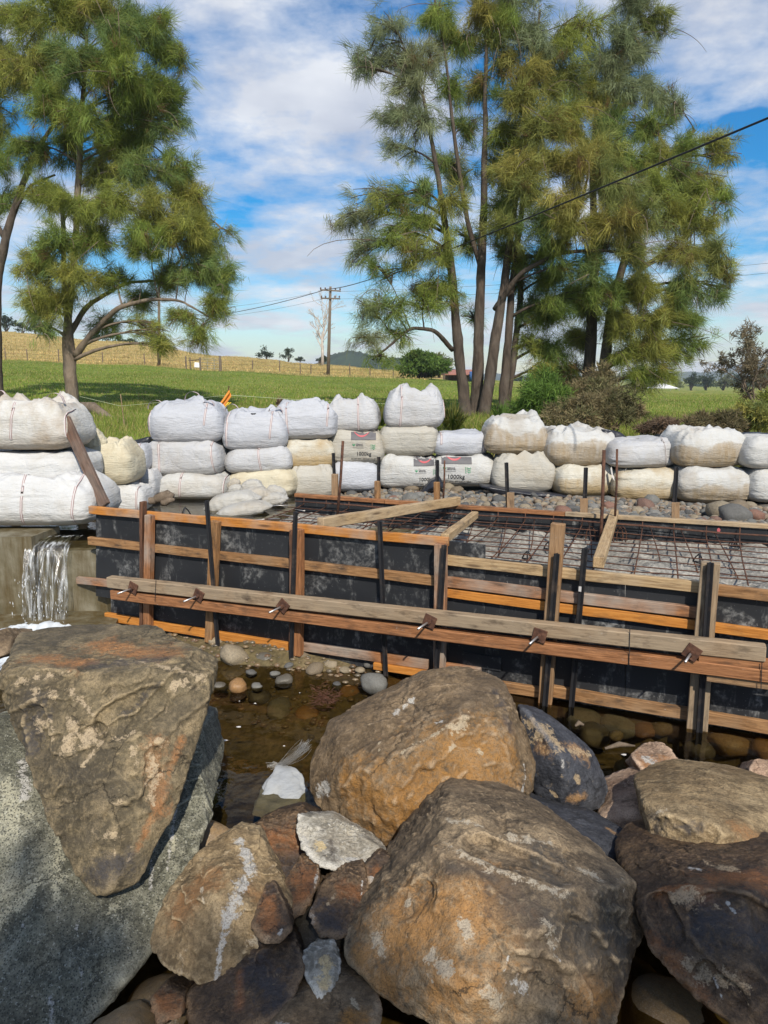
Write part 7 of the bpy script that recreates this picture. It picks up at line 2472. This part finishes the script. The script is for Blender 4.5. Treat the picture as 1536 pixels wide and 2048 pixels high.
far_tree('small round-crowned tree alone on the golden hill crest', 533, 722, 33, 30, 160, 1)
far_tree('lopsided dark tree right of the round-crowned one on the crest', 577, 723, 30, 26, 165, 2)
far_tree('low dark bush at the foot of the lopsided tree', 600, 724, 22, 10, 165, 3)
far_tree('low dark tree at the foot of the bleached dead tree', 640, 728, 32, 16, 170, 4)
far_tree('leafy green bushy tree in the middle distance beside the shed', 842, 764, 98, 62, 75, 5, BRIGHT * .75, 2600, lobes=14)
far_tree('thin grey tree behind the leafy bushy tree', 880, 764, 60, 56, 95, 6, GREYS * .8, 800)
for i, (px, b, w, h) in enumerate(((12, 664, 45, 34), (45, 668, 34, 22), (72, 672, 36, 32), (190, 686, 40, 24), (215, 688, 36, 30), (240, 690, 30, 20), (262, 692, 28, 16), (312, 697, 20, 12))):
    lbs = ['tall dark tree at the top of the golden hill past the red brown trunk', 'small dark tree beside the tall one on the hill top', 'broad dark tree on the hill top left of the forked trunk', 'dark crest tree just right of the forked trunk', 'rounded crest tree second right of the forked trunk',
           'low crest tree third right of the forked trunk', 'lowest crest tree beside the thin pole', 'tiny crest bush by the thin pole']
    far_tree(lbs[i], px, b, w, h, 172, 20 + i, DARKG)
lbs = ['pointed far tree at the right edge of the broad she-oak', 'far tree over the white marquee', 'squat far tree past the marquee', 'tall grey far tree left of the bare tree', 'round far tree behind the bare tree', 'dark far tree right behind the bare tree', 'high tree top entering past the bare tree']
for i, (px, b, w, h, Yq) in enumerate(((1382, 782, 40, 48, 240), (1352, 780, 26, 22, 230), (1412, 782, 46, 34, 260), (1446, 782, 50, 40, 250), (1485, 782, 44, 40, 270), (1522, 784, 50, 56, 230), (1560, 780, 60, 100, 150))):
    far_tree(lbs[i], px, b, w, h, Yq, 40 + i, GREYS * .55 if i % 2 else DARKG, 420)
for i, px in enumerate((1040, 1075, 1110, 1150, 1190, 1235, 1280)):
    far_tree('far tree on the plain seen through the clump', px, 768, 40, 18 + 6 * (i % 3), 300, 60 + i, DARKG * 1.2, 200)

# ---------------------------------------------------------------- grass
def grass(name, label, n, ylo, yhi, ulo, uhi, hgt, wid, seed, dry=.15, pal=None, power=1.6):
    rs = np.random.default_rng(seed)
    y = ylo + (yhi - ylo) * rs.random(n) ** power
    u = rs.uniform(ulo, uhi, n)
    x = u * y
    z = terrain_z(x, y)
    cl = fbm(np.stack([x * .9, y * .9, 0 * x], 1), 3, seed)
    keep = (cl > -.55) & (z > .86)
    x, y, z, cl = x[keep], y[keep], z[keep], cl[keep]
    n = len(x)
    a = rs.uniform(0, 6.28, n)
    H = hgt * rs.uniform(.5, 1.3, n) * (1 + .8 * np.clip(cl, -.4, 1))
    base = np.stack([x, y, z - .02], 1)
    lean = rs.normal(size=(n, 3)) * .35; lean[:, 2] = 1
    lean /= np.linalg.norm(lean, axis=1)[:, None]
    sd = np.stack([np.cos(a), np.sin(a), 0 * a], 1) * wid
    V = np.empty((n * 3, 3)); V[0::3] = base - sd; V[1::3] = base + sd; V[2::3] = base + lean * H[:, None]
    pal = np.array([(0.17, 0.24, 0.036), (0.225, 0.285, 0.048), (0.28, 0.31, 0.065), (0.15, 0.215, 0.036)]) if pal is None else pal
    c = pal[rs.integers(len(pal), size=n)] * rs.uniform(.75, 1.25, (n, 1))
    c = c * (1 + .45 * np.clip(fbm(np.stack([x * .16, y * .10, 0 * x], 1), 4, seed + 9), -1, 1))[:, None]
    dr = rs.random(n) < dry + .25 * np.clip(-cl, 0, 1)
    c[dr] = np.array((.42, .35, .14)) * rs.uniform(.7, 1.2, (dr.sum(), 1))
    cv = np.repeat(c, 3, 0)
    me = mesh_np(name, V, np.arange(n * 3).reshape(-1, 3))
    float_color(me, 'leaf_colour', np.concatenate([cv, np.ones((len(cv), 1))], 1))
    obj(name, me, M['leaf'], label=label, cat='grass', kind='stuff', base=False)


grass('bank_grass', 'long rough grass on the far bank', 90000, 15.2, 24, -.75, .75, .16, .010, 3, .25, power=1.0)
grass('pasture_grass', 'short green pasture grass', 150000, 23, 70, -.72, .72, .10, .022, 4, .2, power=1.3)
GOLDP = np.array([(0.58, 0.42, 0.17), (0.68, 0.50, 0.22), (0.50, 0.36, 0.14), (0.45, 0.40, 0.15)])
rs_n = 60000
rs = np.random.default_rng(5)
grass('dry_grass', 'tall dry golden grass on the hill', 60000, 72, 176, -.66, .06, .20, .07, 6, .5, GOLDP, 1.2)

# fallen log under the left tree
mb = MB().tube([at_y(155, 812, 21.0), at_y(185, 815, 20.6), at_y(212, 833, 20.2), at_y(240, 848, 19.8)], [.12, .16, .12, .05], 8)
obj('fallen_log', mb.mesh('fallen_log', True), M['bark_pale'], label='weathered grey log lying beside the forked she-oak', cat='log')

# ---------------------------------------------------------------- poles, wires, fences, buildings
PY = 80.0
base = at_y(656, 753, PY); top = at_y(661, 573, PY)
base.z = gz(base.x, base.y) - .3
pole = empty('power_pole', base, 'tall timber power pole with two crossarms on the pasture', 'power pole')
obj('post', MB().tube([base, base.lerp(top, .5), top], [.20, .17, .13], 10).mesh('post', True), M['bark_pale'], pole)
for py, hw, dy_ in ((581, 1.1, -.2), (597, 1.05, .2)):
    c = at_y(661, py, PY) + Vector((0, -.2, 0))
    arm = beam('crossarm', c + Vector((-hw, .5 + dy_, .08)), c + Vector((hw, -.5 - dy_, -.12)), UP, .14, .12, M['bark_pale'], pole, bev=0)
    for s in (-.95, -.5, .5, .95):
        q = c + Vector((hw * s, (.5 + dy_) * -s, .08 * -s)) + UP * .07
        obj('insulator', MB().tube([q, q + UP * .10, q + UP * .2], [.07, .09, .05], 7).mesh('insulator', True), M['insulator'], arm)
b2, t2 = at_y(318, 737, 78), at_y(318, 560, 78)
b2.z = gz(b2.x, b2.y) - .3
obj('power_pole', MB().tube([b2, t2], [.17, .12], 9).mesh('power_pole', True), M['bark_pale'], label='plain grey pole half hidden by the forked she-oak', cat='pole')


def wire(pa, pb, sag, r, label, n=40, grp='overhead wires'):
    pts = [pa.lerp(pb, t) - UP * sag * 4 * t * (1 - t) for t in np.linspace(0, 1, n)]
    obj('overhead_wire', MB().tube(pts, r, 5).mesh('overhead_wire'), M['wire'], label=label, cat='wire', group=grp)


pt = at_y(655, 578, PY - .3)
near = at_y(1560, 226, 7.0)
n_ = 60
pts, rr = [], []
for t in np.linspace(0, 1, n_):
    pts.append(pt.lerp(near, t) - UP * .35 * 4 * t * (1 - t)); rr.append(.035 * (1 - t) + .011 * t)
obj('overhead_wire', MB().tube(pts, rr, 6).mesh('overhead_wire'), M['wire'], label='thick black cable rising from the power pole across the she-oak clump', cat='wire', group='overhead wires')
far_l = at_y(455, 627, 95)
wire(pt, far_l, .2, .035, 'black cable running from the power pole down to the plain grey pole')
wire(at_y(640, 583, PY), at_y(300, 620, 90), .6, .012, 'thin upper wire strung between the power pole and the plain pole')
wire(at_y(676, 583, PY), at_y(1600, 520, 60), .4, .012, 'thin upper wire leaving the power pole behind the clump')
wire(at_y(645, 598, PY), at_y(300, 640, 90), .6, .012, 'thin lower wire strung between the power pole and the plain pole')
wire(at_y(678, 598, PY), at_y(1600, 540, 60), .4, .012, 'thin lower wire leaving the power pole behind the clump')

# fence along the foot of the golden hill: each panel of posts and wire is one fence
fen = empty('pasture_fence', at_y(100, 722, 70), 'old post and wire fence along the foot of the golden hill', 'fence')
prev = None
fp = [(-60, 712), (12, 722), (55, 722), (118, 728), (206, 731), (290, 736), (372, 738), (443, 742), (505, 745), (560, 746), (601, 748), (622, 752), (700, 752), (740, 752), (786, 757)]
ptsw = []
for i, (px, py) in enumerate(fp):
    Yq = 74 if px < 470 else 78
    p = at_y(px, py, Yq); g = gz(p.x, p.y)
    h = 1.15 if i % 3 else 1.3
    obj('fence_post', MB().tube([Vector((p.x, p.y, g - .2)), Vector((p.x + random.uniform(-.05, .05), p.y, g + h))], .055, 6).mesh('fence_post'), M['bark_pale'], fen)
    ptsw.append(Vector((p.x, p.y, g)))
for k, hz in enumerate((.35, .7, 1.05)):
    obj('fence_wire', MB().tube([p + UP * hz for p in ptsw], .008, 4).mesh('fence_wire'), M['wire'], fen)
# gate
gA, gB = at_y(401, 740, 70), at_y(441, 742, 70)
for q in (gA, gB): q.z = gz(q.x, q.y)
gate = empty('field_gate', gA, 'metal field gate with timber end posts on the pasture edge', 'gate')
obj('gate_post', MB().tube([gB - UP * .3, gB + UP * 1.45], .13, 8).mesh('gate_post'), M['bark_pale'], gate)
obj('gate_post', MB().tube([gA - UP * .3, gA + UP * 1.2], .10, 8).mesh('gate_post'), M['bark_pale'], gate)
for hz in (.25, .5, .75, 1.0, 1.15):
    obj('gate_bar', MB().tube([gA + UP * hz, gB + UP * hz], .018, 5).mesh('gate_bar'), M['rod'], gate)
for t in (.36, .7):
    q = gA.lerp(gB, t)
    obj('gate_brace', MB().tube([q + UP * .1, q + UP * 1.15], .02, 5).mesh('gate_brace'), M['rod'], gate)
# broken panel and white sheet by the gate
gC = at_y(380, 740, 70); gC.z = gz(gC.x, gC.y)
tr = empty('feed_trough', gC, 'small timber frame with a white sheet beside the field gate', 'frame')
for px in (373, 381):
    q = at_y(px, 740, 70); q.z = gz(q.x, q.y)
    obj('post', MB().tube([q - UP * .2, q + UP * 1.15], .06, 6).mesh('post'), M['bark_pale'], tr)
beam('top_bar', gC + UP * .85 + Vector((-.1, 0, 0)), gC + UP * .9 + Vector((.95, 0, 0)), UP, .10, .05, M['bark'], tr, bev=0)
beam('white_sheet', gC + UP * .45 + Vector((.45, 0, 0)), gC + UP * .42 + Vector((.95, 0, 0)), UP, .45, .03, M['canvas'], tr, bev=0)

# shed seen between the trunks
sc_ = at_y(922, 775, 78); g = gz(sc_.x, sc_.y)
s = mpp(sc_)
shed = empty('farm_shed', (sc_.x, sc_.y, g), 'open farm shed with a rusty iron roof seen between the trunks', 'shed')
w_, h_ = 64 * s, 16 * s
for k, (fx, fy) in enumerate(((-.45, 0), (-.12, 0), (.2, 0), (.45, 0), (-.45, 3), (.45, 3))):
    b = Vector((sc_.x + fx * w_, sc_.y + fy, g - .2))
    obj('post', MB().tube([b, b + UP * (h_ + .2)], .09, 6).mesh('post'), M['bark_pale'], shed)
V = [(sc_.x - w_ * .52, sc_.y - .6, g + h_ * .85), (sc_.x + w_ * .52, sc_.y - .6, g + h_ * .85), (sc_.x + w_ * .52, sc_.y + 2, g + h_ * 1.45), (sc_.x - w_ * .20, sc_.y + 2, g + h_ * 1.45), (sc_.x + w_ * .52, sc_.y + 4.5, g + h_ * .85), (sc_.x - w_ * .52, sc_.y + 4.5, g + h_ * .85)]
V = V + [(a, b, c - .08) for a, b, c in V]
obj('roof', mesh_np('roof', V, [(0, 1, 2, 3), (3, 2, 4, 5), (6, 9, 8, 7), (9, 11, 10, 8), (0, 6, 7, 1), (1, 7, 8, 2), (2, 8, 10, 4), (4, 10, 11, 5), (5, 11, 9, 3), (3, 9, 6, 0)]), M['roof_iron'], shed)
obj('back_wall', MB().box((sc_.x, sc_.y + 4, g + h_ * .42), w_ * .95, .1, h_ * .84).mesh('back_wall'), M['shed_wall'], shed)
q = at_y(945, 772, 77)
obj('water_drum', MB().tube([Vector((q.x, q.y, g)), Vector((q.x, q.y, g + 1.0))], [.35, .35], 12).mesh('water_drum', True), plain('blue drum', (0.05, 0.12, 0.30)), label='blue drum standing at the corner of the farm shed', cat='drum')

# white marquee roof far right
mc = at_y(1330, 786, 130); g = gz(mc.x, mc.y); s = mpp(mc)
w_ = 56 * s
mq = empty('marquee', (mc.x, mc.y, g), 'low white marquee roof beyond the right pasture', 'marquee')
apex = [Vector((mc.x - w_ * .06, mc.y + 2, g + 1.35)), Vector((mc.x + w_ * .12, mc.y + 2, g + 1.35))]
V = [Vector((mc.x - w_ * .5, mc.y, g + .55)), Vector((mc.x + w_ * .5, mc.y, g + .55)), Vector((mc.x + w_ * .5, mc.y + 4, g + .55)), Vector((mc.x - w_ * .5, mc.y + 4, g + .55))] + apex
obj('roof', mesh_np('roof', V, [(0, 1, 5, 4), (1, 2, 5), (2, 3, 4, 5), (3, 0, 4), (0, 3, 2, 1)]), M['canvas'], mq)
for k in range(4):
    obj('leg', MB().tube([Vector((V[k].x * .998 + .002 * mc.x, V[k].y, g - .2)), V[k] - UP * .02], .06, 6).mesh('leg'), M['rod'], mq)

# orange flag leaning on its stake behind the bags
f0, f1 = at_y(440, 832, 15.4), at_y(458, 772, 15.4)
f0.z = gz(f0.x, f0.y) - .1
fl = empty('marker_flag', f0, 'orange and yellow striped safety flag hanging from a leaning stake', 'flag')
obj('stake', MB().tube([f0, f1], .012, 6).mesh('stake'), M['wood_bark'], fl)
A, Bq, Cq, Dq = at_y(458, 780, 15.38), at_y(433, 815, 15.38), at_y(443, 822, 15.33), at_y(463, 792, 15.30)
E = at_y(464, 805, 15.30)
def cloth(quad, mat, name, n=10, amp=.02):
    V, Fc = [], []
    for j in range(n):
        for i in range(n):
            s, t = i / (n - 1), j / (n - 1)
            p = quad[0].lerp(quad[1], t).lerp(quad[3].lerp(quad[2], t), s)
            V.append(p + Vector((0, amp * math.sin(s * 12 + t * 3), 0)))
    for j in range(n - 1):
        for i in range(n - 1): Fc.append((j * n + i, j * n + i + 1, (j + 1) * n + i + 1, (j + 1) * n + i))
    V2 = [v + Vector((0, .006, 0)) for v in V]
    N_ = len(V)
    return obj(name, mesh_np(name, V + V2, Fc + [tuple(reversed([i + N_ for i in f])) for f in Fc], True), M[mat], fl)


cloth([A, Bq, Cq, Dq], 'flag', 'orange_cloth')
cloth([A.lerp(Dq, .35) + Vector((0, -.03, 0)), Bq.lerp(Cq, .30) + Vector((0, -.03, 0)), Bq.lerp(Cq, .42) + Vector((0, -.03, 0)), A.lerp(Dq, .48) + Vector((0, -.03, 0))], 'flag_y', 'yellow_stripe')
cloth([Dq.lerp(Cq, .4), Cq.lerp(Dq, .05), Cq.lerp(E, .35), E], 'flag_y', 'yellow_edge')
# string line on slim stakes
s1 = at_y(247, 818, 18.0); s1b = at_y(241, 788, 18.0); s1.z = min(s1.z, gz(s1.x, s1.y)) - .05
obj('survey_stake', MB().tube([s1, s1b], .012, 6).mesh('survey_stake'), M['wood_grey'], label='thin leaning stake holding the string line near the log', cat='stake')
pts = [at_y(160, 793, 18.6), at_y(241, 812, 18.0), at_y(340, 803, 17), at_y(456, 790, 15.4), at_y(560, 797, 16), at_y(700, 806, 17.5), at_y(800, 808, 18.5)]
obj('string_line', MB().tube(pts, .004, 4).mesh('string_line'), M['string'], label='pale string line stretched along the bank past the orange flag', cat='string')

# trees of the near bank, behind the camera: their crowns dapple the nearest rocks
def near_tree(label, x, y, lobes, seed):
    rs = random.Random(seed); nrs = np.random.default_rng(seed)
    g = .85
    root = empty('she_oak', (x, y, g), label, 'tree', 'she-oaks on the near bank')
    mb = MB().tube([Vector((x, y, g - .3)), Vector((x + .1, y, g + 2.5)), Vector((x - .1, y + .2, g + 5.5)), Vector((x, y, g + 9))], [.25, .2, .14, .05], 9)
    cen, dr = [], []
    for (lx, ly, lz, r) in lobes:
        c = Vector((lx, ly, lz))
        st = Vector((x, y, max(g + 1.5, lz - 1.2)))
        mb.tube([st, st.lerp(c, .6) + UP * .2, c], [.06, .04, .015], 6)
        for k in range(int(170 * r * r)):
            v = Vector((rs.gauss(0, 1), rs.gauss(0, 1), rs.gauss(0, 1))).normalized() * r * rs.random() ** .4
            cen.append(tuple(c + v)); dr.append(tuple(v.normalized() + UP * .2))
    obj('trunk', mb.mesh('trunk', True), M['bark'], root)
    cen, dr = np.array(cen), np.array(dr)
    V, Fc, C = needles(cen, dr, 18, .40, .022, GREENS[nrs.integers(len(GREENS), size=len(cen))], .5, .3, seed)
    foliage('crown', V, Fc, C, root)


def sunward(px, py, Y, t): return at_y(px, py, Y) + sdir * t


near_tree('she-oak behind the viewpoint, its crown shading the speckled boulder', -3.6, -7.6, [
    (*sunward(px, py, Yq, t), r) for px, py, Yq, t, r in ((30, 2010, 2.5, 11.0, .28), (130, 2040, 2.45, 10.2, .26), (40, 2090, 2.4, 10.6, .30), (215, 2000, 2.5, 11.4, .15), (-90, 1960, 2.6, 11, .40))], 3)
near_tree('she-oak behind the viewpoint, its crown shading the lowest rocks', 1.2, -8.6, [
    (*sunward(px, py, Yq, t), r) for px, py, Yq, t, r in ((420, 2050, 2.4, 11.0, .26), (540, 2010, 2.4, 10.6, .28), (650, 2040, 2.4, 11.4, .26), (1235, 1960, 2.5, 11.2, .26), (1190, 2070, 2.3, 10.6, .24), (1440, 1860, 2.5, 11.0, .20), (1510, 1960, 2.4, 10.4, .26), (1400, 2060, 2.4, 11.6, .30), (1255, 1850, 2.7, 11, .14))], 4)

# ---------------------------------------------------------------- haze
hz = MB().box((0, 1495, 52), 10400, 3190, 128)
hm = bpy.data.materials.new('thin haze'); hm.use_nodes = True
hm.node_tree.nodes.clear()
ho = hm.node_tree.nodes.new('ShaderNodeOutputMaterial'); hv = hm.node_tree.nodes.new('ShaderNodeVolumePrincipled')
hv.inputs['Color'].default_value = (0.80, 0.88, 1.0, 1)
hv.inputs['Density'].default_value = 0.00028
hm.node_tree.links.new(hv.outputs[0], ho.inputs['Volume'])
obj('haze', hz.mesh('haze'), hm, kind='stuff', label='thin pale haze in the valley air', cat='haze', base=False)
